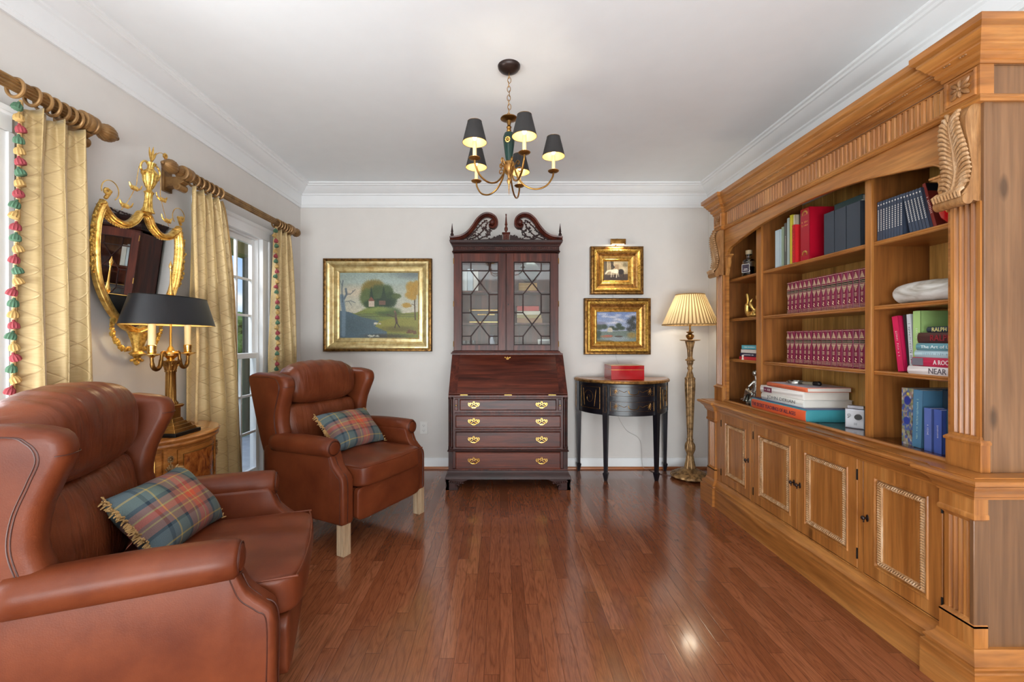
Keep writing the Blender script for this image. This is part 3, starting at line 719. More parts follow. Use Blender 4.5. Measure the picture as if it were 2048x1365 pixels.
# upper bookcase
U0, UW = 3.90, .465
ux = CX-.012
u = MB().box(ux-UW, ux-UW+.022, U0+.022, 4.17, 1.108, 2.0).box(ux+UW-.022, ux+UW, U0+.022, 4.17, 1.108, 2.0)
u.box(ux-UW, ux+UW, 4.16, 4.17, 1.108, 2.0).box(ux-UW, ux+UW, U0+.022, 4.17, 1.108, 1.13).box(ux-UW, ux+UW, U0+.022, 4.17, 1.98, 2.0).box(ux-.008, ux+.008, U0+.022, U0+.05, 1.12, 1.99)
u.build('upper_case', 'mahogany_upright', sec, smooth=False)
MB().molding([(ux-UW, 4.17), (ux-UW, U0), (ux+UW, U0), (ux+UW, 4.17)], [(-.02, 1.100), (.022, 1.100), (.022, 1.112), (.012, 1.118), (.010, 1.126), (0, 1.130), (-.02, 1.130)], side=-1).build('waist_rail', 'mahogany_across', sec)
for z in (1.37, 1.66): MB().box(ux-UW+.02, ux+UW-.02, U0+.05, 4.16, z-.008, z+.008).build('shelf', 'mahogany_upright', sec)
for sx in (-1, 1):
    x0, x1 = (ux-UW, ux-.003) if sx < 0 else (ux+.003, ux+UW)
    z0, z1 = 1.131, 1.993; ow = .066; zt_, zb_ = z1-.075, z0+.05
    gx0, gx1 = x0+ow+(.005 if sx < 0 else 0), x1-ow-(0 if sx < 0 else .005)
    d = MB().box(x0, gx0, U0, U0+.022, z0, z1).box(gx1, x1, U0, U0+.022, z0, z1).box(gx0, gx1, U0, U0+.022, z0, zb_).box(gx0, gx1, U0, U0+.022, zt_, z1)
    dr = d.build('door', 'mahogany_upright', sec, bevel=.002)
    ex = [gx0, gx0+(gx1-gx0)*.25, gx0+(gx1-gx0)*.5, gx0+(gx1-gx0)*.75, gx1]
    Hh = zt_-zb_; rz = lambda f: zt_-Hh*f
    R1, R2, R3, R4, X1, X2 = .105, .39, .612, .895, .25, .755
    S = [((ex[0], rz(R1)), (ex[4], rz(R1))), ((ex[1], zt_), (ex[1], rz(R1))), ((ex[3], zt_), (ex[3], rz(R1))), ((ex[1], rz(R1)), (ex[3], rz(R2))), ((ex[3], rz(R1)), (ex[1], rz(R2))),
         ((ex[0], rz(R2)), (ex[1], rz(R2))), ((ex[3], rz(R2)), (ex[4], rz(R2))), ((ex[1], rz(R2)), (ex[1], rz(R3))), ((ex[3], rz(R2)), (ex[3], rz(R3))), ((ex[0], rz(R3)), (ex[1], rz(R3))), ((ex[3], rz(R3)), (ex[4], rz(R3))),
         ((ex[1], rz(R3)), (ex[3], rz(R4))), ((ex[3], rz(R3)), (ex[1], rz(R4))), ((ex[0], rz(R4)), (ex[1], rz(R4))), ((ex[3], rz(R4)), (ex[4], rz(R4))), ((ex[1], rz(R4)), (ex[1], zb_)), ((ex[3], rz(R4)), (ex[3], zb_))]
    g = MB()
    for a, b_ in S: g.tube([(a[0], U0+.008, a[1]), (b_[0], U0+.008, b_[1])], .0052, 6)
    for a, b_ in (((gx0, zb_), (gx1, zb_)), ((gx0, zt_), (gx1, zt_)), ((gx0, zb_), (gx0, zt_)), ((gx1, zb_), (gx1, zt_))): g.tube([(a[0], U0+.004, a[1]), (b_[0], U0+.004, b_[1])], .006, 6)
    g.build('astragal_bars', 'mahogany_dark', dr)
    MB().box(gx0-.005, gx1+.005, U0+.010, U0+.013, zb_-.005, zt_+.005).build('glass', 'cabinet_glass', dr)
    hx = x0 if sx < 0 else x1
    for z in (1.19, 1.545, 1.925): MB().tube([(hx, U0-.003, z-.025), (hx, U0-.003, z+.025)], .004, 8).build('hinge', 'brass_aged', dr)
    if sx > 0: MB().slab([(x0+.016+.005*math.cos(a), 1.54+.008*math.sin(a)) for a in np.linspace(0, 2*PI, 13)[:-1]], 'y', U0-.002, U0+.001, .0005).build('keyhole', 'black_iron', dr)
CPf = [(0, 2.0), (.006, 2.0), (.014, 2.006), (.010, 2.014), (.006, 2.018), (.006, 2.055), (.012, 2.06), (.014, 2.07), (.03, 2.085), (.034, 2.10), (.034, 2.106), (0, 2.106)]
MB().molding([(ux-UW, 4.17), (ux-UW, U0), (ux+UW, U0), (ux+UW, 4.17)], CPf, side=-1).box(ux-UW, ux+UW, U0, 4.17, 2.0, 2.1).build('cornice', 'mahogany_dark', sec)
m = MB()
for i in range(58):
    x = ux-UW+.01+i*(2*UW-.02)/57
    m.tube([(x-.006, U0-.007, 2.024), (x+.006, U0-.007, 2.05)], .0022, 5); m.tube([(x+.006, U0-.007, 2.024), (x-.006, U0-.007, 2.05)], .0022, 5)
m.build('fretwork_frieze', 'mahogany_upright', sec)
for sx in (-1, 1):
    # swan-neck moulding: swept profile growing into a scroll
    P2 = [(.495, .0), (.46, .002), (.40, .012), (.34, .045), (.29, .10), (.245, .165), (.195, .205), (.145, .208), (.102, .180), (.088, .135), (.108, .105), (.138, .108), (.146, .13)]
    cp = [(ux+sx*p[0], 0, 2.118+p[1]) for p in P2]; cv = bezier(cp, 6)
    rings = []
    N = len(cv)
    for i, p in enumerate(cv):
        a = Vector(cv[max(0, i-1)]); b_ = Vector(cv[min(N-1, i+1)]); t_ = (b_-a).normalized(); nn = Vector((t_.z, 0, -t_.x))*sx
        th = .018*(1 if i < N*.75 else 1-.5*(i-N*.75)/(N*.25)); ysh = .0
        pr = [(-1, .02), (-1, -.02), (-.5, -.035), (0, -.030), (.3, -.045), (1, -.048), (1, .02)]
        rings.append([tuple(Vector(p)+nn*th*q[0]+Vector((0, U0+q[1]*1.0, 0))) for q in pr])
    MB().loft(rings).lathe([(.001, -.03), (.012, -.028), (.023, -.018), (.025, 0), (.025, .04)], seg=20, mat=Matrix.Translation((ux+sx*.122, U0-.03, 2.118+.142)) @ Matrix.Rotation(-PI/2, 4, 'X')).build('swan_neck', 'mahogany_upright', sec, ang=30)
    # pierced carving: vines with leaves below the neck
    v = MB(); rr = random.Random(5)
    def under(x): # neck height above x
        pts = sorted(P2[:8]); xs = [p[0] for p in pts]; zs = [p[1] for p in pts]
        return float(np.interp(x, xs, zs))
    vines = [[(.40, .0), (.34, .012), (.29, .055), (.25, .10), (.20, .15), (.17, .17)], [(.33, .0), (.27, .02), (.22, .06), (.19, .10), (.16, .15)], [(.25, -.005), (.20, .02), (.15, .04), (.14, .09)], [(.17, -.005), (.12, .0), (.09, .015), (.06, .03)], [(.30, .04), (.26, .03), (.24, .0)], [(.22, .10), (.18, .09), (.16, .06), (.18, .03)]]
    for V in vines:
        c3 = bezier([(ux+sx*p[0], U0+.005, 2.12+p[1]) for p in V], 5); v.tube(c3, .0055, 6)
        for k in range(2, len(c3), 3):
            a = rr.uniform(0, 6.28); q = c3[k]
            for s_ in (-1, 1): v.ball((q[0]+.011*math.cos(a)*s_, q[1], q[2]+.011*math.sin(a)*s_), (.009, .004, .006), 6)
    v.build('pierced_carving', 'mahogany_dark', sec)
    # low rail joining the plinth
    MB().prism([(ux+sx*.42, 2.106), (ux+sx*.42, 2.112), (ux+sx*.16, 2.118), (ux+sx*.10, 2.132), (ux+sx*.06, 2.150), (ux+sx*.035, 2.158), (ux+sx*.03, 2.106)], 'y', U0-.005, U0+.02).build('pediment_rail', 'mahogany_dark', sec)
    f = MB().box(ux+sx*.478-.016, ux+sx*.478+.016, U0-.022, U0+.01, 2.10, 2.130)
    f.lathe([(.010, 0), (.006, .008), (.008, .014), (.0145, .024), (.014, .036), (.007, .046), (.010, .052), (.0105, .056), (.006, .085), (.001, .13)], (ux+sx*.478, U0-.006, 2.128), 20); f.build('finial', 'mahogany_dark', sec)
MB().box(ux-.028, ux+.028, U0-.016, U0+.02, 2.106, 2.165).molding([(ux-.028, U0+.02), (ux-.028, U0-.016), (ux+.028, U0-.016), (ux+.028, U0+.02)], [(0, 2.160), (.008, 2.168), (.008, 2.176), (0, 2.176)], side=-1).ball((ux, U0-.018, 2.135), (.012, .006, .014), 10).box(ux-.03, ux+.03, U0-.018, U0+.02, 2.168, 2.176).build('plinth', 'mahogany_upright', sec, bevel=.001)
MB().lathe([(.010, 0), (.007, .008), (.015, .022), (.0155, .04), (.008, .055), (.006, .062), (.013, .068), (.012, .073), (.009, .09), (.004, .15), (.0065, .156), (.0065, .164), (.001, .17)], (ux, U0, 2.176), 20).build('finial', 'mahogany_upright', sec)
# contents behind the glass
def sbook(x0, x1, y0, y1, z0, z1, col, label, group=None, page='paper', side='-y', name='book', cat='book'):
    """closed book: cover wrapped round a page block; spine faces 'side'"""
    t = thing(name, label, cat, ((x0+x1)/2, (y0+y1)/2, z0), group=group)
    dims = (x1-x0, y1-y0, z1-z0); cm = col if isinstance(col, str) else cmat(col, .5)
    th = .0025; e = .004
    ax = min(((abs(d), i) for i, d in enumerate(dims) if not (side[1] == 'xyz'[i])), key=lambda q: q[0])[1]   # thickness axis
    lo, hi = [x0, y0, z0], [x1, y1, z1]; c_ = MB()
    a, b_ = list(lo), list(hi); b_[ax] = lo[ax]+th; c_.box(a[0], b_[0], a[1], b_[1], a[2], b_[2])
    a, b_ = list(lo), list(hi); a[ax] = hi[ax]-th; c_.box(a[0], b_[0], a[1], b_[1], a[2], b_[2])
    s = 'xyz'.index(side[1]); a, b_ = list(lo), list(hi)
    if side[0] == '-': b_[s] = lo[s]+th
    else: a[s] = hi[s]-th
    c_.box(a[0], b_[0], a[1], b_[1], a[2], b_[2]); c_.build('cover', cm, t, bevel=.001)
    a, b_ = list(lo), list(hi); a[ax] += th*.9; b_[ax] -= th*.9
    for i in range(3):
        if i != ax:
            if i == s:
                if side[0] == '-': a[i] += th; b_[i] -= e
                else: b_[i] -= th; a[i] += e
            else: a[i] += e; b_[i] -= e
    MB().box(a[0], b_[0], a[1], b_[1], a[2], b_[2]).build('pages', page, t)
    return t
def add_text(parent, s, o, ex, ey, h, mat='gilt_bright', width=None, name='title'):
    return place(textmb(s, h, .0006, width), frame_m(o, ex, ey)).build(name, mat, parent, smooth=False)
IN = 'inside the glazed secretary'
yb_ = 4.155
for i, (w_, h_, col) in enumerate([(.05, .19, (210, 212, 214)), (.05, .20, (188, 196, 204)), (.045, .19, (214, 206, 200))]):
    x = ux-.40+i*.052; sbook(x, x+w_, 3.98, 4.14, 1.668, 1.668+h_, col, ['pale grey book at the left end of the top secretary shelf', 'blue grey book second from left on the top secretary shelf', 'warm white book third from left on the top secretary shelf'][i])
b = sbook(ux-.33, ux-.06, 3.98, 4.14, 1.378, 1.50, (36, 30, 34), 'large dark box album with gold edges on the middle shelf behind the left glass door', name='album', cat='album')
m = MB()
for z in (1.385, 1.492): m.box(ux-.33, ux-.06, 3.9785, 3.9805, z, z+.005)
m.build('gold_edge', 'brass', b); add_text(b, 'RALPH LAUREN', (ux-.18, 3.979, 1.455), (1, 0, 0), (0, 0, 1), .012, 'brass', .15)
for k, (h_, col) in enumerate([(.045, (150, 108, 70)), (.03, (168, 150, 96)), (.035, (214, 206, 188)), (.045, (176, 48, 40))]):
    z0 = 1.378+[0, .045, .075, .11][k]
    sbook(ux+.10, ux+.33-.01*k, 3.99, 4.14, z0, z0+h_, col, ['tan book at the bottom of the flat stack behind the right glass door', 'olive book second up in the flat stack behind the right glass door', 'cream book third up in the flat stack behind the right glass door', 'red book on top of the flat stack behind the right glass door'][k], 'books stacked behind the right glass door')
bk = thing('wicker_box', 'small woven wicker box on the top shelf behind the right glass door', 'box', (ux+.20, 4.06, 1.668))
m = MB()
for k in range(7): m.tube([(ux+.20+.08*sx_, 4.06+.05*sy_, 1.674+.011*k) for sx_, sy_ in ((-1, -1), (1, -1), (1, 1), (-1, 1))], .006, 6, closed=True)
m.box(ux+.122, ux+.278, 4.012, 4.108, 1.668, 1.742).build('body', 'pillow_fringe', bk)
pl = MB().lathe([(.001, 0), (.05, .002), (.085, .010), (.10, .016), (.10, .019), (.085, .014), (.05, .006), (.001, .004)], seg=32, mat=Matrix.Translation((ux+.22, 4.13, 1.86)) @ Matrix.Rotation(math.radians(80), 4, 'X'))
tag(pl.build('plate', 'silver', loc=(ux+.22, 4.13, 1.76)), 'round patterned plate standing upright on the top secretary shelf', 'plate')
for k, x in enumerate((ux-.385, ux-.345, ux-.30)):
    g = MB().lathe([(.016, 0), (.018, .004), (.02, .05), (.02, .09), (.018, .09), (.016, .006), (.001, .005)], (x, 4.02+.02*k, 1.13), 20)
    tag(g.build('drinking_glass', 'clear_glass', loc=(x, 4.02+.02*k, 1.13)), ['pale blue drinking glass nearest the left side of the secretary', 'pale blue drinking glass, middle of the three in the secretary', 'pale blue drinking glass, rightmost of the three in the secretary'][k], 'glass', 'drinking glasses in the secretary')
v_ = MB().lathe([(.02, 0), (.03, .02), (.034, .06), (.02, .10), (.012, .12), (.018, .14), (.001, .14)], (ux-.13, 4.04, 1.13), 20)
tag(v_.build('vase', cmat((196, 198, 214), .2), loc=(ux-.13, 4.04, 1.13)), 'small pale porcelain vase at the bottom behind the left glass door', 'vase')
fr_ = thing('framed_photo', 'small white framed photograph lying against the secretary back, bottom right', 'picture frame', (ux+.36, 4.10, 1.131))
MB().rectloft([(ux+.30, ux+.42, 1.132, 1.232, 0), (ux+.30, ux+.42, 1.132, 1.232, -.012), (ux+.315, ux+.405, 1.147, 1.217, -.008)], lambda u, v, w: (u, 4.11+w+(v-1.13)*.2, v)).build('frame', 'plastic_white', fr_)
MB().rectloft([(ux+.315, ux+.405, 1.147, 1.217, -.0085), (ux+.315, ux+.405, 1.147, 1.217, -.010)], lambda u, v, w: (u, 4.11+w+(v-1.13)*.2, v)).build('print', cmat((170, 168, 172)), fr_)

# ================================================================== DEMILUNE TABLE, RED BOX
dx, dy, dr_ = 1.14, 4.165, .428
dm = thing('demilune_table', 'black painted half-round side table with gilt edge beneath the two small paintings', 'table', (dx, 4.0, 0))
def arc(r, a0, a1, n, y=None): return [(dx+r*math.cos(a), dy-r*math.sin(a)*.99) for a in np.linspace(a0, a1, n)]
def edge_loft(rs):  # list of (r,z) -> D shaped solid
    rings = []
    for r, z in rs:
        a = arc(r, 0, PI, 48); rings.append([(p[0], p[1], z) for p in a])
    return rings
MB().loft(edge_loft([(.428, .846), (.436, .850), (.438, .858), (.434, .868), (.424, .872), (.420, .873)])).build('top', 'gilt_bronze', dm, ang=25)
MB().loft(edge_loft([(.419, .8728), (.419, .8745)])).build('top_panel', 'walnut_light', dm)
MB().loft(edge_loft([(.405, .57), (.410, .575), (.410, .84), (.415, .847)])).build('apron', 'chinoiserie_black', dm, ang=25)
LA = [math.radians(a) for a in (4, 57, 123, 176)]
for a in LA:
    r = .405; lx, ly = dx+r*math.cos(a), dy-r*math.sin(a)+.0
    if a < .3 or a > 2.9: ly -= .012
    R = Matrix.Translation((lx, ly, 0)) @ Matrix.Rotation(-a+PI/2, 4, 'Z')
    l = MB().frus(0, 0, .075, .57, .014, .014, .022, .022, mat=R).box(-.022, .022, -.024, .018, .57, .845, mat=R)
    l.loft([[(x*s_, y*s_, z) for x, y in ((-1, -1), (1, -1), (1, 1), (-1, 1))] for s_, z in ((.011, 0), (.018, .045), (.021, .062), (.021, .068), (.014, .075))], mat=R)
    o = l.build('leg', 'chinoiserie_black', dm)
    g = MB()
    for xx in (-.014, .014): g.box(xx-.0012, xx+.0012, -.0252, -.024, .60, .82, mat=R)
    for zz in (.60, .82): g.box(-.0152, .0152, -.0252, -.024, zz-.0012, zz+.0012, mat=R)
    g.build('leg_line', 'gilt_dark', o)
def curved(fn, name, mat, par, r=.411):
    """map (s, z) strokes on the curved apron; s = arc length from the middle, + to the right"""
    m = MB()
    for pts, rad in fn: m.tube([(dx+(r)*math.cos(PI/2-p[0]/r), dy-(r)*math.sin(PI/2-p[0]/r)*.99, p[1]) for p in pts], rad, 5)
    return m.build(name, mat, par)
def rect(s0, s1, z0, z1, n=10):
    ss = np.linspace(s0, s1, n); return [[(s, z0) for s in ss], [(s, z1) for s in ss], [(s0, z0), (s0, z1)], [(s1, z0), (s1, z1)]]
for z0, z1 in ((.735, .825), (.605, .70)):
    a0, a1 = PI/2-.205/.41, PI/2+.205/.41
    rr = [[(dx+q*math.cos(a), dy-q*math.sin(a)*.99, z) for q, z in ((.405, z0), (.416, z0), (.416, z1), (.405, z1))] for a in np.linspace(a0, a1, 16)]
    d = MB().loft(rr).build('drawer', 'chinoiserie_black', dm)
    curved([(p, .0012) for p in rect(-.195, .195, z0+.008, z1-.008)], 'drawer_line', 'gilt_dark', d, .417)
    zc = (z0+z1)/2; st = []
    for sg in (-1, 1):
        st = []
        for k in range(9):
            a = k*.7; st.append(([(sg*.15, zc), (sg*.15+.03*math.cos(a), zc+.028*math.sin(a))], .0016))
        st.append(([(sg*.15+.012*math.cos(a), zc+.012*math.sin(a)) for a in np.linspace(0, 5, 10)], .0022))
        st.append((bezier([(sg*.125, zc+.012), (sg*.10, zc+.004), (sg*.08, zc-.004), (sg*.055, zc+.008)], 4), .0022))
        curved(st, 'gilt_spray', 'gilt_bronze', d, .417)
    curved([(bezier([(-.045, zc+.01), (-.035, zc-.015), (0, zc-.024), (.035, zc-.015), (.045, zc+.01)], 4), .0028)], 'handle', 'brass_aged', d, .420)
for sg in (-1, 1):
    s0, s1 = sorted((sg*.29, sg*.52)); st = [(p, .002) for p in rect(s0, s1, .62, .81)]
    c0 = (s0+s1)/2
    st += [([(c0+q*.06*math.cos(a)+.0, .715+q*.07*math.sin(a)) for a, q in zip(np.linspace(0, 9, 30), np.linspace(.1, 1, 30))], .0022)]
    st += [([(c0+d_, .64), (c0+d_*1.3, .79)], .002) for d_ in (-.06, .06)]
    curved(st, 'side_panel', 'gilt_dark', dm, .412)
bx = thing('red_box', 'glossy red lacquer box with a thin gold rim, on the half-round table', 'box', (1.118, 3.98, .875))
MB().box(.973, 1.263, 3.85, 4.10, .8755, .962).build('body', 'red_lacquer', bx, bevel=.0015)
MB().box(.973, 1.263, 3.85, 4.10, .964, 1.000).build('lid', 'red_lacquer', bx, bevel=.0015)
MB().box(.9735, 1.2625, 3.8505, 4.0995, 1.0, 1.0015).box(.975, 1.261, 3.852, 4.098, .962, .964).build('lid_rim', 'brass', bx)

# ================================================================== PAINTINGS
def canvas(w, h, c0, c1):
    t = np.linspace(0, 1, h)[:, None, None]; return np.ones((h, w, 3))*(np.array(c0)/255*(1-t)+np.array(c1)/255*t)
def blob(A, cx, cy, rx, ry, c, al=1.0, soft=.25, nz=.0):
    h, w, _ = A.shape; X, Y = np.meshgrid(np.linspace(0, 1, w), np.linspace(0, 1, h))
    d = np.sqrt(((X-cx)/rx)**2+((Y-cy)/ry)**2)
    if nz: d = d+rng.normal(size=d.shape)*nz
    m = np.clip((1-d)/soft, 0, 1)[..., None]*al; A[:] = A*(1-m)+np.array(c)/255*m
def poly(A, pts, c, al=1.0):
    h, w, _ = A.shape; X, Y = np.meshgrid(np.linspace(0, 1, w), np.linspace(0, 1, h)); ins = np.zeros(X.shape, bool); n = len(pts)
    for i in range(n):
        x0, y0 = pts[i]; x1, y1 = pts[(i+1) % n]
        if y0 == y1: continue
        cnd = ((Y >= min(y0, y1)) & (Y < max(y0, y1))); xx = x0+(Y-y0)*(x1-x0)/(y1-y0); ins ^= cnd & (X < xx)
    m = ins[..., None]*al; A[:] = A*(1-m)+np.array(c)/255*m
def stroke(A, pts, wd, c, al=1.0):
    h, w, _ = A.shape; X, Y = np.meshgrid(np.linspace(0, 1, w), np.linspace(0, 1, h)); asp = h/w; D = np.full(X.shape, 9.0)
    for (x0, y0), (x1, y1) in zip(pts[:-1], pts[1:]):
        vx, vy = x1-x0, (y1-y0)*asp; L = vx*vx+vy*vy+1e-9; t = np.clip(((X-x0)*vx+(Y-y0)*asp*vy)/L, 0, 1)
        D = np.minimum(D, np.hypot(X-x0-t*vx, (Y-y0)*asp-t*vy))
    m = np.clip((wd-D)/(wd*.5), 0, 1)[..., None]*al; A[:] = A*(1-m)+np.array(c)/255*m
def mottle(A, amt, k=1):
    h, w, _ = A.shape; n = rng.normal(size=(h//k+2, w//k+2, 1)); A *= 1+amt*np.kron(n, np.ones((k, k, 1)))[:h, :w]
def paint_mesh(A, fn):
    """A: rows top to bottom; fn(u,v)->xyz with v up"""
    h, w, _ = A.shape; m = MB(); m.grid(lambda u, v: fn(u, 1-v), w-1, h-1)
    a = np.clip(A, 0, 1); a = np.where(a <= .04045, a/12.92, ((a+.055)/1.055)**2.4)
    m.col = np.concatenate([a.reshape(-1, 3), np.ones((h*w, 1))], 1); m.uv = {}; return m
def painting(label, x0, x1, z0, z1, ix0, ix1, iz0, iz1, prof, mats, A, name='framed_painting', dep=.05, beads=0):
    t = thing(name, label, 'painting', ((x0+x1)/2, YB, z0))
    fx, fz = (ix0-x0), (iz0-z0); gx, gz = (x1-ix1), (z1-iz1)
    for nm, seg, mt in prof:
        r = [(x0+fx*a, x1-gx*a, z0+fz*a, z1-gz*a, w) for a, w in seg]
        MB().rectloft(r, lambda u, v, w: (u, YB-w, v), cap_last=False, cap_first=False).build(nm, mt, t, ang=25, recalc=False)
    if beads:
        a = .30; m = MB(); xx0, xx1, zz0, zz1 = x0+fx*a, x1-gx*a, z0+fz*a, z1-gz*a; st = .012
        for i in range(int((xx1-xx0)/st)):
            for z in (zz0, zz1): m.ball((xx0+i*st, YB-beads, z), (.007, .005, .0055), 6)
        for i in range(int((zz1-zz0)/st)):
            for x in (xx0, xx1): m.ball((x, YB-beads, zz0+i*st), (.0055, .005, .007), 6)
        m.build('beading', 'gilt_rich', t)
    paint_mesh(A, lambda u, v: (ix0-.004+(ix1-ix0+.008)*u, YB-.012, iz0-.004+(iz1-iz0+.008)*v)).build('canvas', 'painted_canvas', t)
    MB().box(ix0-.01, ix1+.01, YB-.0115, YB-.001, iz0-.01, iz1+.01).build('backing', 'wood_bark', t)
    return t
# the hunter below the wooded hill
A = canvas(170, 142, (150, 166, 158), (226, 206, 176)); mottle(A, .025, 6)
blob(A, .95, .03, .35, .10, (104, 112, 112), .8, .8); blob(A, .5, .14, .5, .07, (168, 186, 182), .7, .8); blob(A, .2, .3, .3, .14, (222, 196, 166), .6, .8)
poly(A, [(0, .60), (.2, .62), (.45, .5), (.62, .56), (.8, .62), (1, .60), (1, 1), (0, 1)], (128, 134, 66))
blob(A, .48, .62, .24, .13, (118, 132, 66), 1, .5, .03); blob(A, .62, .60, .20, .09, (74, 92, 54), .9, .4, .05)
for cx, cy, rx, ry, c in [(.38, .26, .12, .16, (128, 112, 52)), (.46, .22, .13, .13, (120, 106, 50)), (.36, .38, .12, .16, (84, 100, 56)), (.50, .34, .14, .18, (66, 84, 50)), (.60, .32, .10, .16, (70, 88, 52)), (.64, .42, .10, .14, (52, 72, 44)), (.72, .36, .07, .05, (78, 94, 52)), (.55, .46, .16, .08, (40, 58, 40)), (.40, .48, .11, .08, (54, 74, 46))]: blob(A, cx, cy, rx, ry, c, .95, .3, .07)
poly(A, [(.40, .20), (.44, .44), (.375, .44)], (44, 62, 46)); poly(A, [(.56, .20), (.60, .42), (.52, .42)], (46, 64, 44))
poly(A, [(.37, .43), (.44, .43), (.44, .52), (.37, .52)], (196, 178, 158)); poly(A, [(.36, .435), (.40, .37), (.45, .435)], (124, 78, 62)); poly(A, [(.50, .43), (.58, .43), (.58, .49), (.50, .49)], (110, 84, 70))
blob(A, .50, .56, .22, .05, (132, 146, 76), .8, .6)
poly(A, [(0, .58), (.12, .60), (.28, .68), (.5, .74), (.7, .78), (.6, .9), (.6, 1), (0, 1)], (86, 106, 118)); blob(A, .25, .80, .35, .20, (80, 98, 104), .8, .6, .05)
poly(A, [(.5, .74), (.7, .70), (1, .69), (1, .95), (.6, .9), (.45, .82)], (138, 136, 64)); blob(A, .75, .86, .3, .06, (98, 90, 50), .8, .6, .05); blob(A, .6, .97, .4, .05, (66, 62, 52), .8, .6, .08)
stroke(A, [(.22, .64), (.35, .63), (.6, .64), (.95, .64)], .003, (88, 80, 56)); stroke(A, [(.22, .67), (.5, .665), (.95, .665)], .003, (88, 80, 56))
stroke(A, [(.05, .95), (.055, .6), (.03, .36)], .034, (112, 132, 146)); stroke(A, [(.04, .45), (.03, .25), (.045, .12)], .008, (92, 104, 112)); stroke(A, [(.06, .40), (.09, .33), (.08, .25)], .016, (98, 112, 122)); stroke(A, [(.09, .33), (.14, .33), (.20, .26)], .006, (98, 104, 110)); stroke(A, [(.07, .45), (.14, .43), (.20, .46)], .005, (98, 104, 110)); stroke(A, [(.12, .44), (.15, .50)], .004, (98, 104, 110)); stroke(A, [(.03, .2), (.01, .13)], .004, (92, 100, 108)); stroke(A, [(.16, .31), (.17, .27)], .004, (98, 104, 110))
stroke(A, [(.96, .72), (.95, .45), (.97, .25)], .010, (84, 66, 48)); stroke(A, [(.955, .5), (.91, .48), (.90, .52)], .004, (84, 66, 48))
for cx, cy, rx, ry in [(.90, .22, .07, .10), (.95, .28, .07, .10), (.88, .34, .06, .07), (.93, .38, .06, .05), (.85, .50, .07, .045), (.97, .18, .05, .07)]: blob(A, cx, cy, rx, ry, (176, 136, 52), .9, .35, .10)
stroke(A, [(.71, .62), (.715, .70)], .016, (92, 74, 62)); stroke(A, [(.715, .70), (.725, .76)], .019, (84, 62, 56)); stroke(A, [(.72, .76), (.70, .84)], .008, (60, 48, 44)); stroke(A, [(.72, .76), (.76, .83)], .008, (60, 48, 44)); blob(A, .70, .595, .014, .018, (128, 96, 78)); stroke(A, [(.65, .665), (.70, .68), (.60, .64)], .004, (70, 56, 48))
blob(A, .46, .775, .03, .018, (206, 200, 180)); blob(A, .51, .78, .02, .014, (200, 190, 172)); stroke(A, [(.44, .79), (.44, .80)], .004, (200, 194, 176))
for k in range(26): blob(A, .36+.14*rng.random(), .95+.03*rng.random(), .012, .008, (198, 198, 182), .8)
for k in range(14): blob(A, .86+.12*rng.random(), .88+.05*rng.random(), .02, .015, (104, 70, 50), .8)
mottle(A, .05)
PF = [('outer_edge', [(0, .0), (0, .046), (.06, .055), (.14, .058), (.20, .054)], 'gilt_dark'), ('frame', [(.20, .054), (.26, .062), (.34, .064), (.42, .060), (.50, .050), (.60, .036), (.64, .034)], 'gilt_frame'), ('inner_lip', [(.64, .034), (.67, .028), (.72, .031), (.80, .031), (.82, .026), (.88, .027), (.97, .020), (1.0, .013)], 'gilt_frame')]
painting('large gold framed landscape painting of a hunter below a wooded hill, left of the secretary', -1.672, -.644, 1.116, 1.996, -1.524, -.78, 1.246, 1.864, PF, None, A)
PR = [('outer_edge', [(0, 0), (0, .05), (.06, .058), (.16, .060), (.22, .055)], 'gilt_dark'), ('frame', [(.22, .055), (.26, .072), (.34, .076), (.40, .068), (.44, .060)], 'gilt_rich'), ('cove', [(.44, .060), (.54, .052), (.62, .036), (.66, .034)], 'gilt_bronze'), ('inner_lip', [(.66, .034), (.70, .040), (.78, .036), (.84, .028), (.88, .030), (.96, .020), (1, .013)], 'gilt_bright')]
# horses at a stable, in sepia
B = canvas(96, 76, (186, 170, 140), (150, 130, 100)); poly(B, [(0, 0), (.14, 0), (.14, 1), (0, 1)], (90, 76, 58)); poly(B, [(.18, 0), (.26, 0), (.28, .55), (.18, .55)], (150, 132, 104)); poly(B, [(.28, 0), (.40, 0), (.42, .45), (.30, .45)], (70, 58, 46)); poly(B, [(.45, .18), (.62, .18), (.62, .45), (.45, .45)], (150, 126, 100))
blob(B, .88, .2, .14, .16, (104, 96, 72), .8, .5, .2); blob(B, .8, .45, .2, .2, (206, 192, 160), .8, .6); poly(B, [(0, .72), (1, .66), (1, 1), (0, 1)], (72, 56, 44)); blob(B, .5, .9, .5, .15, (56, 44, 38), .7, .6, .1)
blob(B, .70, .55, .14, .16, (40, 32, 30)); stroke(B, [(.62, .6), (.62, .82)], .022, (38, 30, 28)); stroke(B, [(.8, .6), (.8, .8)], .02, (38, 30, 28)); stroke(B, [(.42, .32), (.36, .22)], .05, (46, 38, 34))
blob(B, .44, .52, .18, .12, (232, 222, 196), 1, .3); blob(B, .52, .52, .10, .13, (238, 228, 204), 1, .3); stroke(B, [(.30, .48), (.16, .52), (.09, .64)], .045, (226, 216, 190)); stroke(B, [(.32, .58), (.31, .82)], .02, (222, 212, 188)); stroke(B, [(.38, .6), (.40, .80)], .018, (190, 178, 156)); stroke(B, [(.55, .6), (.52, .84)], .022, (226, 216, 190)); stroke(B, [(.58, .5), (.62, .80)], .015, (200, 190, 168)); mottle(B, .08)
painting('small gold framed painting of a white horse, under the brass picture light', .854, 1.354, 1.656, 2.109, .989, 1.217, 1.794, 1.973, PR, None, B, beads=.075)
Cc = canvas(130, 98, (110, 132, 180), (214, 210, 212)); 
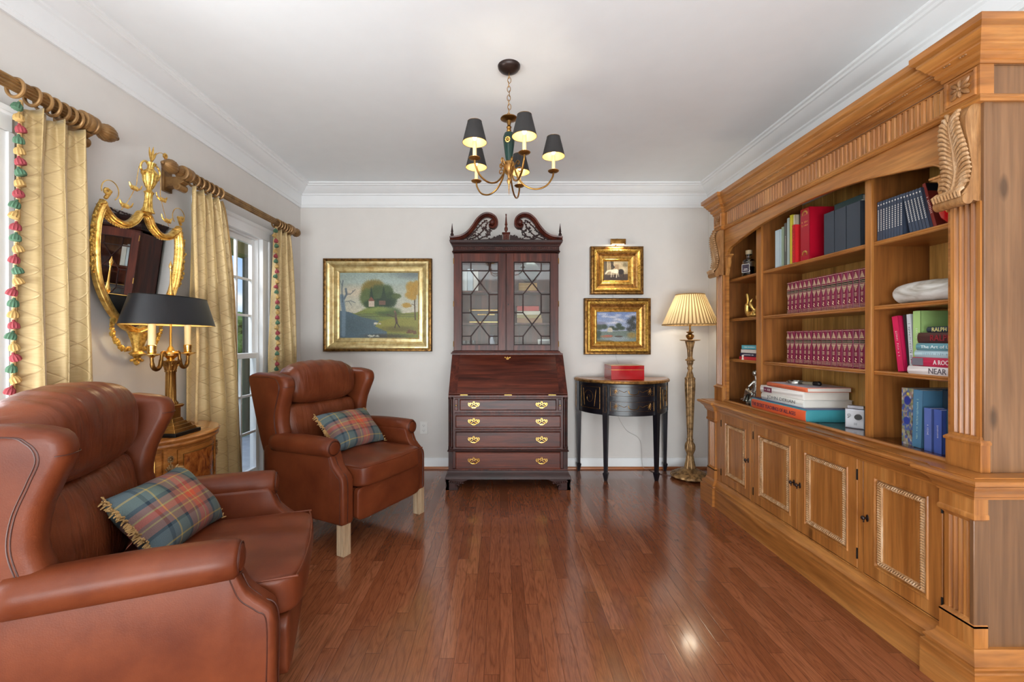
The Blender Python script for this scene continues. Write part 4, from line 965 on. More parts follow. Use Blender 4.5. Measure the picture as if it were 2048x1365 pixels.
for k in range(26): blob(Cc, rng.random(), .05+.35*rng.random(), .12, .05, (226, 222, 224), .5, .8, .1)
blob(Cc, .08, .40, .22, .09, (128, 128, 152), .9, .5); poly(Cc, [(0, .66), (1, .62), (1, 1), (0, 1)], (112, 126, 116)); blob(Cc, .5, .9, .45, .12, (146, 156, 160), .9, .6, .08)
for cx, cy, rx, ry in [(.06, .52, .12, .12), (.2, .50, .10, .10), (.38, .54, .10, .08), (.55, .46, .10, .10), (.62, .55, .12, .08), (.48, .58, .1, .06), (.05, .75, .08, .18)]: blob(Cc, cx, cy, rx, ry, (52, 66, 48), .95, .4, .12)
for cx, cy, rx, ry in [(.85, .35, .12, .14), (.92, .22, .10, .10), (.94, .5, .12, .16), (.82, .58, .10, .10)]: blob(Cc, cx, cy, rx, ry, (44, 48, 44), .9, .4, .2)
poly(Cc, [(.27, .58), (.30, .53), (.37, .53), (.40, .59), (.40, .68), (.27, .68)], (198, 190, 170)); blob(Cc, .25, .82, .18, .05, (150, 112, 84)); blob(Cc, .3, .80, .12, .03, (176, 96, 78)); blob(Cc, .55, .82, .12, .03, (84, 72, 60)); blob(Cc, .88, .78, .14, .12, (150, 124, 60), .9, .5, .15); poly(Cc, [(0, .93), (.35, .95), (.5, 1), (0, 1)], (104, 96, 60)); mottle(Cc, .10)
painting('gold framed river landscape painting with boats, above the half-round table', .795, 1.423, 1.087, 1.619, .923, 1.297, 1.211, 1.491, PR, None, Cc, beads=.075)
pl_ = thing('picture_light', 'slim brass picture light above the white horse painting', 'lamp', (1.10, YB, 2.11))
MB().slab([(1.030, 2.118), (1.170, 2.118), (1.170, 2.166), (1.030, 2.166)], 'y', 4.085, 4.115, .006).build('lamp_shade', 'brass_aged', pl_)
MB().tube(bezier([(1.10, 4.19, 2.10), (1.10, 4.17, 2.16), (1.10, 4.14, 2.175), (1.10, 4.10, 2.16)], 5), .005, 8).build('arm', 'brass_aged', pl_)
MB().box(1.045, 1.155, 4.090, 4.110, 2.1175, 2.1195).build('bulb', 'bulb_glow', pl_)
l = lamp('picture_light_glow', 'AREA', (1.10, 4.09, 2.112), (math.radians(18), 0, 0), 1.0, (1, .84, .58), shape='RECTANGLE', size=.11, size_y=.03)
l.parent = pl_; l.location = (0, -.11, .002)
tag(MB().tube(bezier([(1.075, 4.193, 1.66), (1.08, 4.194, 1.60), (1.10, 4.194, 1.10), (1.14, 4.19, .95), (1.10, 4.19, .6), (1.19, 4.185, .38), (1.33, 4.18, .27), (1.35, 4.16, .03), (1.42, 4.12, .02)], 10), .0016, 5).build('electric_cord', 'wire_clear'), 'thin pale cord hanging down the wall behind the half-round table', 'cord')
tag(MB().tube(bezier([(1.40, 4.14, .004), (1.43, 4.04, .004), (1.50, 3.98, .004), (1.56, 3.96, .006)], 6), .003, 6).build('electric_cord', 'wire_brown'), 'brown cord on the floor running to the floor lamp', 'cord')

# ================================================================== FLOOR LAMP
lx, ly = 1.684, 3.90
fl = thing('floor_lamp', 'tall carved gilt floor lamp with lit pleated shade beside the bookcase', 'lamp', (lx, ly, 0))
MB().lathe([(.150, .012), (.162, .022), (.160, .034), (.148, .044), (.13, .048), (.125, .056), (.10, .062), (.085, .075), (.06, .082), (.05, .088)], (lx, ly, 0), 108, lobes=18, amp=.03).build('base', 'antique_gold_wood', fl, ang=50)
for k in range(4):
    a = PI/4+k*PI/2+.2; MB().ball((lx+.12*math.cos(a), ly+.12*math.sin(a), .012), (.022, .022, .012), 10).build('foot', 'antique_gold_wood', fl)
pz = lambda py: 1.227+(680-py)/225.6
prof = [(.045, .085), (.046, .10), (.040, .13), (.034, .16), (.028, .20), (.022, pz(914)), (.026, pz(911)), (.026, pz(909)), (.030, pz(906)), (.042, pz(899)), (.042, pz(892)), (.038, pz(888)), (.026, pz(884)), (.025, pz(881)), (.028, pz(879)), (.022, pz(877)), (.022, pz(874)), (.027, pz(850)), (.034, pz(810)), (.041, pz(780)), (.042, pz(768)), (.040, pz(760)), (.043, pz(758)), (.040, pz(756)), (.030, pz(754)), (.024, pz(747)), (.016, pz(742)), (.018, pz(740)), (.024, pz(737)), (.016, pz(733)), (.022, pz(730)), (.026, pz(727)), (.026, pz(723)), (.040, pz(721)), (.038, pz(720)), (.024, pz(718)), (.020, pz(714)), (.024, pz(700)), (.034, pz(688)), (.040, pz(684)), (.030, pz(682))]
MB().lathe(prof, (lx, ly, 0), 96, lobes=12, amp=.05).build('post', 'antique_gold_wood', fl, ang=50)
MB().lathe([(.03, 0), (.07, .004), (.084, .010), (.080, .014), (.06, .009), (.02, .008)], (lx, ly, pz(683)), 72, lobes=12, amp=.05).build('tray', 'antique_gold_wood', fl)
MB().lathe([(.012, 0), (.022, .01), (.034, .03), (.034, .045), (.018, .055), (.016, .06), (.030, .068), (.032, .074), (.012, .078), (.008, .09), (.008, .13), (.011, .135), (.008, .14), (.006, .30), (.010, .32), (.002, .335)], (lx, ly, pz(681)), 32).build('stem', 'brass_aged', fl)
zb, zt = pz(650), pz(590)
pr = []
for k in range(2):
    z = (zb, zt)[k]; R0 = (.230, .117)[k]; ring = []
    for i in range(220):
        t = 2*PI*i/220; q = 1+(.018 if k == 0 else .03)*(1 if (i % 5) in (0, 1) else -.6 if (i % 5) == 3 else 0); ring.append((lx+R0*q*math.cos(t), ly+R0*q*math.sin(t), z))
    pr.append(ring)
mid = [[tuple(np.array(a)*(1-f)+np.array(b_)*f) for a, b_ in zip(*pr)] for f in (0, .33, .66, 1)]
sh = MB().loft(mid, cap=False).build('lamp_shade', 'pleated_silk', fl, ang=20, recalc=False)
for r, z in ((.232, zb), (.119, zt)): MB().tube([(lx+r*math.cos(a), ly+r*math.sin(a), z) for a in np.linspace(0, 2*PI, 65)[:-1]], .0055, 6, closed=True).build('trim_band', 'braid', sh)
MB().ball((lx, ly, zb+.12), (.028, .028, .04), 12).build('bulb', 'bulb_glow', fl)
plight('floor_lamp_light', (lx, ly, zb+.11), 4.0, (1, .90, .72), .05, fl)

# ================================================================== CHANDELIER
hx, hy = .048, 2.35
ch = thing('chandelier', 'five-arm brass chandelier with black shades and a dark green urn body', 'chandelier', (hx, hy, ZC))
MB().lathe([(.001, 2.650), (.012, 2.651), (.03, 2.656), (.05, 2.668), (.059, 2.680), (.060, ZC)], (hx, hy, 0), 40).build('canopy', 'bronze_paint', ch)
m = MB(); z = 2.648
for k in range(10):
    a = 0 if k % 2 else PI/2; pts = []
    for t in np.linspace(0, 2*PI, 17)[:-1]:
        w_, h_ = .0085*math.cos(t), .0165*math.sin(t); pts.append((hx+w_*math.cos(a)+.002*math.sin(k*2), hy+w_*math.sin(a), z-.010+h_))
    m.tube(pts, .0018, 6, closed=True); z -= .0238
m.build('chain', 'brass_aged', ch)
MB().lathe([(.003, 2.425), (.006, 2.422), (.012, 2.416), (.044, 2.412), (.046, 2.407), (.032, 2.400), (.014, 2.396), (.010, 2.38), (.008, 2.372), (.014, 2.362), (.009, 2.352), (.013, 2.345), (.010, 2.338), (.012, 2.332)], (hx, hy, 0), 36).build('stem', 'brass_aged', ch)
MB().lathe([(.012, 2.334), (.024, 2.330), (.031, 2.31), (.031, 2.29), (.026, 2.25), (.019, 2.20), (.015, 2.18)], (hx, hy, 0), 36).build('body', 'green_tole', ch)
m = MB()
for a0 in (-PI/2-.25, PI/2):
    c0 = Vector((hx+.031*math.cos(a0), hy+.031*math.sin(a0), 2.285)); ex = Vector((-math.sin(a0), math.cos(a0), 0))
    m.ball(tuple(c0), .007, 8)
    for k in range(10):
        a = k*PI/5; p = c0+ex*.011*math.cos(a)+Vector((0, 0, .013*math.sin(a))); m.ball(tuple(p), .0048, 6)
m.build('rosette', 'gilt_bright', ch)
MB().lathe([(.013, 2.182), (.024, 2.178), (.030, 2.170), (.030, 2.140), (.026, 2.132), (.022, 2.118), (.010, 2.108), (.006, 2.09), (.012, 2.078), (.010, 2.068), (.004, 2.055), (.001, 2.0)], (hx, hy, 0), 32).build('hub', 'gilt_bronze', ch)
AA = [1, 74, 140, 223, 287]; RA = .238
shp = None
for k, ad in enumerate(AA):
    a = math.radians(ad); ca, sa = math.cos(a), math.sin(a)
    P = lambda r, z: (hx+r*ca, hy+r*sa, z)
    arm = MB().tube(bezier([P(.026, 2.155), P(.034, 2.13), (P(.05, 2.09)), P(.09, 2.048), P(.145, 2.033), P(.20, 2.052), P(.232, 2.095), P(RA, 2.122)], 7), .0048, 8).build('arm', 'brass_aged', ch)
    MB().tube(bezier([P(.03, 2.16), P(.045, 2.185), P(.055, 2.178), P(.05, 2.165), P(.044, 2.170)], 6), .0035, 6).tube(bezier([P(.034, 2.14), P(.06, 2.15), P(.066, 2.135), P(.056, 2.128), P(.052, 2.136)], 6), .003, 6).build('arm_scroll', 'brass_aged', arm)
    MB().lathe([(.008, 0), (.022, .004), (.029, .011), (.027, .013), (.012, .008), (.010, .012)], P(RA, 2.120), 60, lobes=20, amp=.05).build('drip_pan', 'brass_aged', arm)
    MB().lathe([(.0095, 0), (.0098, .02), (.0095, .085), (.006, .088)], P(RA, 2.128), 16).build('candle_sleeve', 'cream_candle', arm)
    s = MB(); s.lathe([(.0605, 2.208), (.035, 2.312)], (hx+RA*ca, hy+RA*sa, 0), 40, cap=False); so = s.build('lamp_shade', 'shade_black', arm, recalc=False)
    MB().lathe([(.059, 2.2085), (.034, 2.3115)], (hx+RA*ca, hy+RA*sa, 0), 40, cap=False).build('shade_lining', 'gold_lining', so, recalc=False)
    for r, z in ((.0602, 2.208), (.0348, 2.312)): MB().tube([(hx+RA*ca+r*math.cos(t), hy+RA*sa+r*math.sin(t), z) for t in np.linspace(0, 2*PI, 41)[:-1]], .0011, 5, closed=True).build('shade_rim', 'gilt_dark', so)
    MB().lathe([(.003, 0), (.010, .012), (.011, .022), (.006, .04), (.001, .052)], P(RA, 2.218), 14).build('bulb', 'bulb_glow', arm)
    plight('chandelier_light', P(RA, 2.245), 2.2, (1, .86, .66), .012, ch)

# ================================================================== SHIELD MIRROR
my, mz = 2.24, 1.104
mr = thing('wall_mirror', 'shield-shaped gilt wall mirror with urn crest and garlands, hung over the corner cabinet', 'mirror', (-1.882, my, mz), rot=Euler((0, .072, 0)))
half = bezier([(0, .785), (.035, .772), (.065, .728), (.112, .700), (.165, .705), (.205, .732), (.237, .768)], 5)[:-1]+bezier([(.237, .768), (.262, .705), (.272, .62), (.266, .50), (.238, .378), (.17, .265), (.085, .185), (0, .150)], 6)
OUT = [(p[0], p[1]) for p in half]+[(-p[0], p[1]) for p in half[-2:0:-1]]
def inset(P, d):
    n = len(P); V = [Vector(p) for p in P]; A_ = sum(V[i].x*V[(i+1) % n].y-V[(i+1) % n].x*V[i].y for i in range(n)); sg = 1 if A_ > 0 else -1; out = []
    for i in range(n):
        t0 = (V[i]-V[i-1]).normalized(); t1 = (V[(i+1) % n]-V[i]).normalized()
        n0 = Vector((-t0.y, t0.x))*sg; n1 = Vector((-t1.y, t1.x))*sg; m_ = (n0+n1).normalized()
        out.append(V[i]+m_*d/max(.75, m_.dot(n0)))
    return out
rg = []
for d_, w_ in ((0, .004), (0, .022), (.005, .034), (.012, .038), (.019, .034), (.022, .026), (.027, .030), (.031, .026), (.034, .014), (.034, .010)):
    rg.append([(w_, p.x, p.y) for p in inset(OUT, d_)])
MB().loft(rg, cap=False).build('frame', 'gilt_bright', mr, world=False, ang=50)
b_ = MB(); IN_ = inset(OUT, .033)
for i in range(len(IN_)):
    a, c2 = IN_[i], IN_[(i+1) % len(IN_)]; L = (c2-a).length; k = max(1, int(L/.0085))
    for q in range(k): p = a.lerp(c2, q/k); b_.ball((.018, p.x, p.y), .0028, 5)
b_.build('beading', 'gilt_rich', mr, world=False)
g = MB(); ip = inset(OUT, .031); g.add([(.013, p.x, p.y) for p in ip], [tuple(range(len(ip)))]); g.build('glass', 'mirror_glass', mr, world=False, smooth=False)
g = MB(); g.add([(.003, p.x, p.y) for p in ip], [tuple(range(len(ip)))]); g.build('backing', 'wood_bark', mr, world=False, smooth=False)
def leafs(m, pts, r=.007, step=1, spread=.011, w=.024, seed=1):
    q = random.Random(seed)
    for p in pts[::step]:
        for s_ in (-1, 1): m.ball((w+q.uniform(-.004, .006), p[0]+s_*spread*q.uniform(.3, 1), p[1]+q.uniform(-.006, .006)), (r*.7, r*q.uniform(.7, 1.2), r*q.uniform(.9, 1.5)), 6)
for sg in (-1, 1):
    side = [(sg*(p[0]+.006), p[1]) for p in bezier([(.245, .74), (.27, .66), (.276, .58), (.27, .50), (.258, .44)], 6)]
    m = MB(); leafs(m, side, seed=3); m.build('side_garland', 'gilt_rich', mr, world=False)
    m = MB()                                                   # corner acroterion: wire hoop with flower
    hc = (sg*.215, .815)
    m.tube([(.03, hc[0]+.045*math.cos(a), hc[1]+.045*math.sin(a)) for a in np.linspace(-.4 if sg > 0 else PI+.4, (PI+.9) if sg > 0 else -.9, 18)], .0022, 6)
    for k in range(9): a = k*.75; m.ball((.034, hc[0]+sg*.02+.012*math.cos(a), hc[1]-.01+.010*math.sin(a)), (.006, .008, .008), 6)
    for k in range(6): m.ball((.03, sg*(.235-.004*k), .775+.007*k), (.008, .010, .008), 6)
    m.build('corner_flower', 'gilt_bright', mr, world=False)
    m = MB()                                                   # husk chain from urn handle to the frame
    ch_ = bezier([(sg*.068, .985), (sg*.075, .93), (sg*.078, .885), (sg*.115, .80), (sg*.15, .745)], 6)
    m.tube([(.03, p[0], p[1]) for p in ch_], .0016, 5)
    for c0 in ((sg*.085, .865), (sg*.13, .765)):
        m.tube([(.032, c0[0]+sg*q[0], c0[1]+q[1]) for q in bezier([(.035, .025), (.02, .005), (-.005, 0), (-.03, .01), (-.04, .03)], 5)], [.003, .004, .005, .006, .007, .007, .008, .007, .007, .006, .006, .006, .005, .005, .005, .004, .004, .003, .003, .003, .002], 6)
        for k in range(5): m.ball((.034, c0[0]+sg*(-.01+.008*k), c0[1]+.004), (.006, .006, .012), 6)
    m.build('husk_drop', 'gilt_bright', mr, world=False)
    m = MB()                                                   # lower swag
    sw = bezier([(sg*.145, .225), (sg*.150, .175), (sg*.128, .125), (sg*.09, .085), (sg*.045, .078)], 7)
    leafs(m, sw, r=.0085, spread=.007, seed=8); m.build('lower_swag', 'gilt_rich', mr, world=False)
cr = MB(); R0 = Matrix.Translation((.032, 0, 0))
cr.lathe([(.030, .775), (.026, .785), (.020, .80), (.016, .84), (.017, .87), (.022, .878), (.014, .884), (.010, .892), (.018, .905), (.029, .935), (.033, .96), (.033, .975), (.026, .985), (.015, .995), (.013, 1.01), (.020, 1.022), (.022, 1.028), (.008, 1.03)], seg=64, lobes=14, amp=.05, mat=R0)
cr.build('urn', 'gilt_rich', mr, world=False)
m = MB()
for sg in (-1, 1): m.tube([(.032, sg*(.03+.032*math.sin(t)), .985+.028*math.cos(t*1.2)+.012) for t in np.linspace(0, 3.4, 14)], .005, 6); m.ball((.032, sg*.05, .965), (.008, .008, .014), 6)
m.build('urn_handles', 'gilt_bright', mr, world=False)
m = MB()
for a, l in ((-.25, .075), (.10, .085), (.42, .07)):
    m.tube([(.032, math.sin(a)*l*q, 1.03+math.cos(a)*l*q) for q in np.linspace(0, 1, 6)], [.002, .004, .006, .006, .004, .001], 6)
m.tube([(.032, q[0], q[1]) for q in bezier([(0, 1.03), (.03, 1.085), (.06, 1.105), (.085, 1.10)], 5)], .0018, 5)
for k in range(7): m.ball((.032, .088+.009*math.cos(k*.9), 1.10+.009*math.sin(k*.9)), .007, 6)
m.build('wheat_spray', 'gilt_bright', mr, world=False)
m = MB().lathe([(.048, .165), (.040, .15), (.030, .12), (.022, .09), (.020, .07), (.026, .062), (.034, .055), (.026, .045), (.014, .04)], seg=40, lobes=8, amp=.06, mat=R0)
q = random.Random(4)
for k in range(26): a = q.uniform(0, 6.28); rr = q.uniform(0, .028); m.ball((.032+q.uniform(-.01, .015), rr*math.cos(a), .028+.8*rr*math.sin(a)), (.008, .009, .008), 6)
m.lathe([(.001, -.006), (.010, 0), (.014, .01), (.008, .02)], seg=16, mat=R0)
m.build('pendant_vase', 'gilt_rich', mr, world=False)

# ================================================================== CORNER CABINET AND BOUILLOTTE LAMP
cxw, cyc = -1.886, 2.30
cb = thing('demilune_cabinet', 'half-round burl veneer cabinet against the left wall under the mirror', 'cabinet', (cxw+.15, cyc, 0))
def D(rx, ry, z, n=40): return [(cxw+rx*math.cos(a), cyc+ry*math.sin(a), z) for a in np.linspace(-PI/2, PI/2, n)]
MB().loft([D(rx, rx+.008, z) for rx, z in ((.338, .700), (.346, .704), (.350, .712), (.346, .722), (.352, .728), (.356, .737), (.350, .744), (.342, .746))]).build('top', 'walnut_light', cb, ang=25)
MB().loft([D(.325, .332, .10), D(.325, .332, .700)]).build('body', 'walnut_light', cb, ang=25)
def Dp(r, th, z): return (cxw+r*math.cos(th), cyc+(r+.007)*math.sin(th), z)
def Dpatch(a0, a1, z0, z1, r0, r1, n=14):
    return MB().loft([[Dp(r0, t, z0), Dp(r1, t, z0), Dp(r1, t, z1), Dp(r0, t, z1)] for t in np.linspace(a0, a1, n)])
rd = math.radians
for a0, a1 in ((-24, 24), (36, 84), (-84, -36)):
    d = Dpatch(rd(a0), rd(a1), .13, .685, .324, .331).build('door', 'walnut_light', cb, ang=25)
    Dpatch(rd(a0+5), rd(a1-5), .165, .655, .330, .3325).build('burl_panel', 'burl_veneer', d, ang=25)
    m = MB(); q = [Dp(.3335, t, .16) for t in np.linspace(rd(a0+4.5), rd(a1-4.5), 12)]+[Dp(.3335, t, .66) for t in np.linspace(rd(a1-4.5), rd(a0+4.5), 12)]
    m.tube(q, .0016, 5, closed=True); m.build('inlay_line', 'brass_aged', d)
    if a0 == 36:
        k0 = Vector(Dp(.332, rd(44), .43)); n0 = Vector((math.cos(rd(44)), math.sin(rd(44)), 0))
        MB().tube([tuple(k0), tuple(k0+n0*.028)], .004, 8).ball(tuple(k0+n0*.030), .008, 8).build('key', 'brass_aged', d)
for a in (-30, 30, 88, -88):
    p = Dpatch(rd(a-4.5), rd(a+4.5), .0, .70, .32, .336, 6).build('pilaster', 'walnut_light', cb, ang=25)
    m = MB()
    for k in range(8): t = k*PI/4; m.ball(Dp(.340, rd(a)+.028*math.cos(t)/1.0, .648+.013*math.sin(t)), .0055, 6)
    m.ball(Dp(.341, rd(a), .648), .006, 8)
    for k in range(-3, 4): m.tube([Dp(.339, rd(a), .585), Dp(.342, rd(a+k*.9), .610-.004*abs(k)), Dp(.339, rd(a+k*1.2), .63-.008*abs(k))], [.003, .004, .002], 5)
    m.build('carved_rosette', 'antique_gold_wood', p)
lx, ly, lz = -1.68, 2.245, .7462
tl = thing('table_lamp', 'brass column table lamp with two candle arms and a long black metal shade', 'lamp', (lx, ly, lz))
m = MB().box(lx-.092, lx+.092, ly-.092, ly+.092, lz, lz+.018); m.build('plinth', 'black_iron', tl, bevel=.002)
m = MB()
for h_, z0, z1 in ((.080, .018, .034), (.066, .034, .050), (.052, .050, .064), (.040, .064, .082)): m.frus(lx, ly, lz+z0, lz+z1, h_, h_, h_-.006, h_-.006)
m.frus(lx, ly, lz+.082, lz+.135, .030, .030, .030, .030).frus(lx, ly, lz+.135, lz+.146, .036, .036, .042, .042).frus(lx, ly, lz+.146, lz+.152, .042, .042, .036, .036)
m.build('base', 'brass_aged', tl, bevel=.0015)
m = MB().lathe([(.030, .152), (.032, .158), (.026, .166), (.023, .172), (.021, .315), (.025, .318), (.025, .324)], (lx, ly, lz), 80, lobes=16, amp=.05); m.build('column', 'brass_aged', tl, ang=60)
m = MB().lathe([(.022, .324), (.024, .335), (.028, .352), (.036, .366), (.030, .368)], (lx, ly, lz), 64, lobes=8, amp=.10).box(lx-.034, lx+.034, ly-.034, ly+.034, lz+.366, lz+.374)
for k in range(8):
    a = k*PI/4; m.tube([(lx+r*math.cos(a), ly+r*math.sin(a), lz+z) for r, z in ((.022, .326), (.027, .345), (.034, .356), (.033, .350))], .004, 5)
m.build('capital', 'brass_aged', tl)
m = MB().lathe([(.020, .374), (.014, .382), (.022, .390), (.034, .400), (.036, .412), (.032, .418), (.018, .424), (.012, .440), (.006, .450), (.0045, .56)], (lx, ly, lz), 32); m.build('bowl_and_rod', 'brass', tl)
for sg in (-1, 1):
    cy_ = ly+sg*.122
    a = MB().tube(bezier([(lx, ly+sg*.030, lz+.405), (lx, ly+sg*.045, lz+.420), (lx, ly+sg*.058, lz+.412), (lx, ly+sg*.062, lz+.385), (lx, ly+sg*.072, lz+.348), (lx, ly+sg*.095, lz+.335), (lx, ly+sg*.116, lz+.350), (lx, cy_, lz+.385), (lx, cy_, lz+.405)], 5), [.006]*8+[.008]*8+[.010]*17+[.008]*8, 10)
    a.tube([(lx, ly+sg*(.044+.008*math.cos(t)), lz+.408+.009*math.sin(t)) for t in np.linspace(0, 5, 12)], .004, 6)
    arm = a.build('candle_arm', 'brass_aged', tl)
    MB().lathe([(.010, .395), (.014, .400), (.026, .404), (.040, .410), (.039, .413), (.020, .411), (.016, .413), (.019, .422), (.017, .430), (.019, .440), (.019, .452), (.016, .455)], (lx, cy_, lz), 32).build('drip_pan', 'brass', arm)
    MB().lathe([(.0155, .450), (.0155, .585), (.010, .588)], (lx, cy_, lz), 18).build('candle_sleeve', 'cream_candle', arm)
    MB().lathe([(.004, .588), (.012, .60), (.012, .615), (.002, .64)], (lx, cy_, lz), 14).build('bulb', 'bulb_glow', arm)
    plight('table_lamp_light', (lx, cy_, lz+.63), 1.6, (1, .80, .50), .015, tl)
E_ = lambda a_, b_, z, n=64: [(lx+b_*math.cos(t), ly+a_*math.sin(t), z) for t in np.linspace(0, 2*PI, n+1)[:-1]]
sh = MB().loft([E_(.268, .150, lz+.555), E_(.222, .112, lz+.695)], cap=False).build('lamp_shade', 'black_tole', tl, recalc=False)
MB().loft([E_(.266, .148, lz+.5555), E_(.220, .110, lz+.6945)], cap=False).build('shade_lining', 'gold_lining', sh, recalc=False)
MB().tube(E_(.268, .150, lz+.555), .0016, 5, closed=True).build('lower_rim', 'gilt_dark', sh)
MB().tube(E_(.222, .112, lz+.695), .0018, 5, closed=True).build('upper_rim', 'black_iron', sh)
m = MB()
for a in (0, PI/2, PI, 3*PI/2): m.tube([(lx, ly, lz+.68), (lx+.112*math.cos(a), ly+.222*math.sin(a), lz+.692)], .0018, 5)
m.build('shade_spider', 'brass_aged', sh)
MB().lathe([(.0045, .56), (.0045, .69), (.010, .70), (.014, .706), (.013, .72), (.008, .735), (.005, .76), (.0035, .83), (.006, .845), (.009, .852), (.008, .862), (.003, .875), (.001, .885)], (lx, ly, lz), 24).build('finial', 'brass', tl)

# ================================================================== LEATHER WING CHAIRS
def smooth_closed(P, n=4):
    P = [Vector(p) for p in P]; N = len(P); out = []
    for i in range(N):
        p0, p1, p2, p3 = P[i-1], P[i], P[(i+1) % N], P[(i+2) % N]
        for k in range(n):
            t = k/n; q = .5*((2*p1)+(p2-p0)*t+(2*p0-5*p1+4*p2-p3)*t*t+(3*p1-p0-3*p2+p3)*t**3); out.append((q.x, q.y))
    return out
ch0 = thing('wing_armchair', 'brown leather wing armchair by the far window, turned towards the room', 'armchair', (-.707, 2.80, 0), math.radians(62.7))
Lm, Lw, Ls = 'leather_smooth', 'leather_wrinkled', 'leather_seam'
def B(mb, nm, mt, par=ch0, **k): return mb.build(nm, mt, par, world=False, **k)
def rrect(a0, a1, b0, b1, r, n=4):
    r = min(r, (a1-a0)/2*.98, (b1-b0)/2*.98); out = []
    for cx_, cy2, t0 in ((a1-r, b1-r, 0), (a0+r, b1-r, PI/2), (a0+r, b0+r, PI), (a1-r, b0+r, 1.5*PI)):
        for k in range(n+1): t = t0+PI/2*k/n; out.append((cx_+r*math.cos(t), cy2+r*math.sin(t)))
    return out
TY = [0, .010, .030, .055, .078, .094, .106, .120, .30, .60, .70]; TZ = [.425, .448, .468, .490, .515, .550, .585, .600, .600, .595, .55]
for sg in (-1, 1):
    xa, xb = sorted((sg*.292, sg*.378)); rs_ = []
    for y_ in [0]*5+[.010, .020, .030, .042, .055, .066, .078, .086, .094, .100, .106, .113, .12, .16, .25, .4, .55, .62, .68]+[.70]:
        i_ = len(rs_); ins = .018*(1-math.sin(PI/2*i_/5)) if i_ < 5 else (.01 if y_ == .70 else 0); yy = .018*(1-math.cos(PI/2*i_/5)) if i_ < 5 else max(y_, .018+.001*(i_-5))
        zt2 = float(np.interp(yy, TY, TZ)); zt2 -= ins
        rs_.append([(p[0], yy, p[1]) for p in rrect(xa+ins, xb-ins, .172+ins, zt2, .018)])
    a = MB().loft(rs_)
    sp_ = B(a, 'side_panel', Lm)
    # rolled arm: fat tube leaning slightly outwards with a flat round front
    r = MB(); N = 14; rings = []
    for i in range(N+1):
        t = i/N; y = .095+(.60-.095)*t; rad = .054+.004*math.sin(PI*t); zc = .602+.004*math.sin(PI*t)-.012*t
        if i == 0: rad2 = rad*.80
        elif i == 1: rad2 = rad*.97
        else: rad2 = rad
        if i == 1: y = .105
        rings.append([(sg*(.352+.004*t)+rad2*1.0*math.cos(q), y, zc+rad2*math.sin(q)*(1.0 if math.sin(q) > 0 else 1.05)) for q in np.linspace(0, 2*PI, 29)[:-1]])
    rings.append([(sg*.356+.035*math.cos(q), .615, .59+.035*math.sin(q)) for q in np.linspace(0, 2*PI, 29)[:-1]])
    r.loft(rings); ar = B(r, 'arm', Lm, ang=60)
    f = MB(); f.lathe([(.001, .010), (.024, .009), (.036, .004), (.040, -.004)], seg=28, mat=Matrix.Translation((sg*.352, .094, .602)) @ Matrix.Rotation(PI/2, 4, 'X')); B(f, 'arm_front_disc', Lm, ar)
    s_ = MB(); s_.tube([(sg*.352+.042*math.cos(q), .0935, .602+.042*math.sin(q)) for q in np.linspace(0, 2*PI, 33)[:-1]], .0028, 6, closed=True)
    s_.tube([(sg*.3775, p[0], p[1]) for p in bezier([(.026, .185), (.024, .41), (.05, .452), (.09, .49), (.112, .54), (.125, .585)], 6)], .0022, 6)
    s_.tube([(sg*.345+q_, p[0]-.0015, p[1]) for p in bezier([(.0, .19), (-.001, .42), (.040, .472), (.074, .508), (.093, .552)], 6) for q_ in (0,)], .0024, 6)
    B(s_, 'welt', Ls, sp_)
    # wing
    def wrp(q, sg=sg):
        x, y, z = q; fl = max(0, (z-.62))*.06*max(0, 1-(y-.45)/.35); return (x+sg*fl, y, z)
    xa, xb = sorted((sg*.284, sg*.373)); rs_ = []
    WZ = [.503, .508, .518, .53, .56, .60, .65, .70, .75, .80, .85, .89, .92, .945, .965, .98, .992, 1.002, 1.010, 1.014]
    for z_ in WZ:
        yf_ = float(np.interp(z_, [.503, .515, .53, .60, .70, .78, .86, .92, .95, .975, .992, 1.006, 1.014], [.53, .500, .492, .512, .540, .532, .500, .474, .470, .476, .492, .525, .58]))
        yb_2 = float(np.interp(z_, [.503, .52, .60, .72, .84, .97, .998, 1.014], [.69, .722, .755, .795, .835, .872, .862, .81]))
        e_2 = .020*(1-min(1, (z_-.503)/.022))**2+.024*(1-min(1, (1.014-z_)/.030))**2
        rs_.append([wrp((p[0], p[1], z_)) for p in rrect(xa+e_2, xb-e_2, yf_, yb_2, .034, 6)])
    wv = MB().loft(rs_); wg = B(wv, 'wing', Lm, ang=60)
    s_ = MB()
    for o_ in (0, .007):
        s_.tube([wrp((sg*.3735, p[0]+o_, p[1])) for p in bezier([(.535, .518), (.545, .56), (.568, .63), (.585, .71), (.575, .79), (.545, .87), (.525, .93), (.545, .972), (.60, .990), (.84, .985)], 6)], .0018, 6)
    B(s_, 'seam', Ls, wg)
    s_ = MB().tube([wrp((p[0], p[1]-.0005, .935)) for p in sorted([p for p in rrect(xa, xb, .4695, .86, .035, 6) if p[1] < .503])], .0013, 6); B(s_, 'wing_seam', Ls, wg)
    l = MB().slab([(sg*.343+s2*.027*c2, .030+.027*d2) for s2, c2, d2 in ((1, 1, 1), (-1, 1, 1), (-1, 1, -1), (1, 1, -1))], 'z', 0, .18, .003, 2)
    for k in (-.014, 0, .014): l.box(sg*.343+k-.0035, sg*.343+k+.0035, .0, .058, .004, .176); 
    for k in (-.014, 0, .014): l.box(sg*.343-.0305, sg*.343+.0305, .030+k-.0035, .030+k+.0035, .004, .176)
    B(l, 'leg', 'weathered_oak')
    l = MB().tube([(sg*.31, .66, .30), (sg*.32, .72, .12), (sg*.33, .76, 0.0)], [.018, .016, .013], 8); B(l, 'rear_leg', 'black_iron')
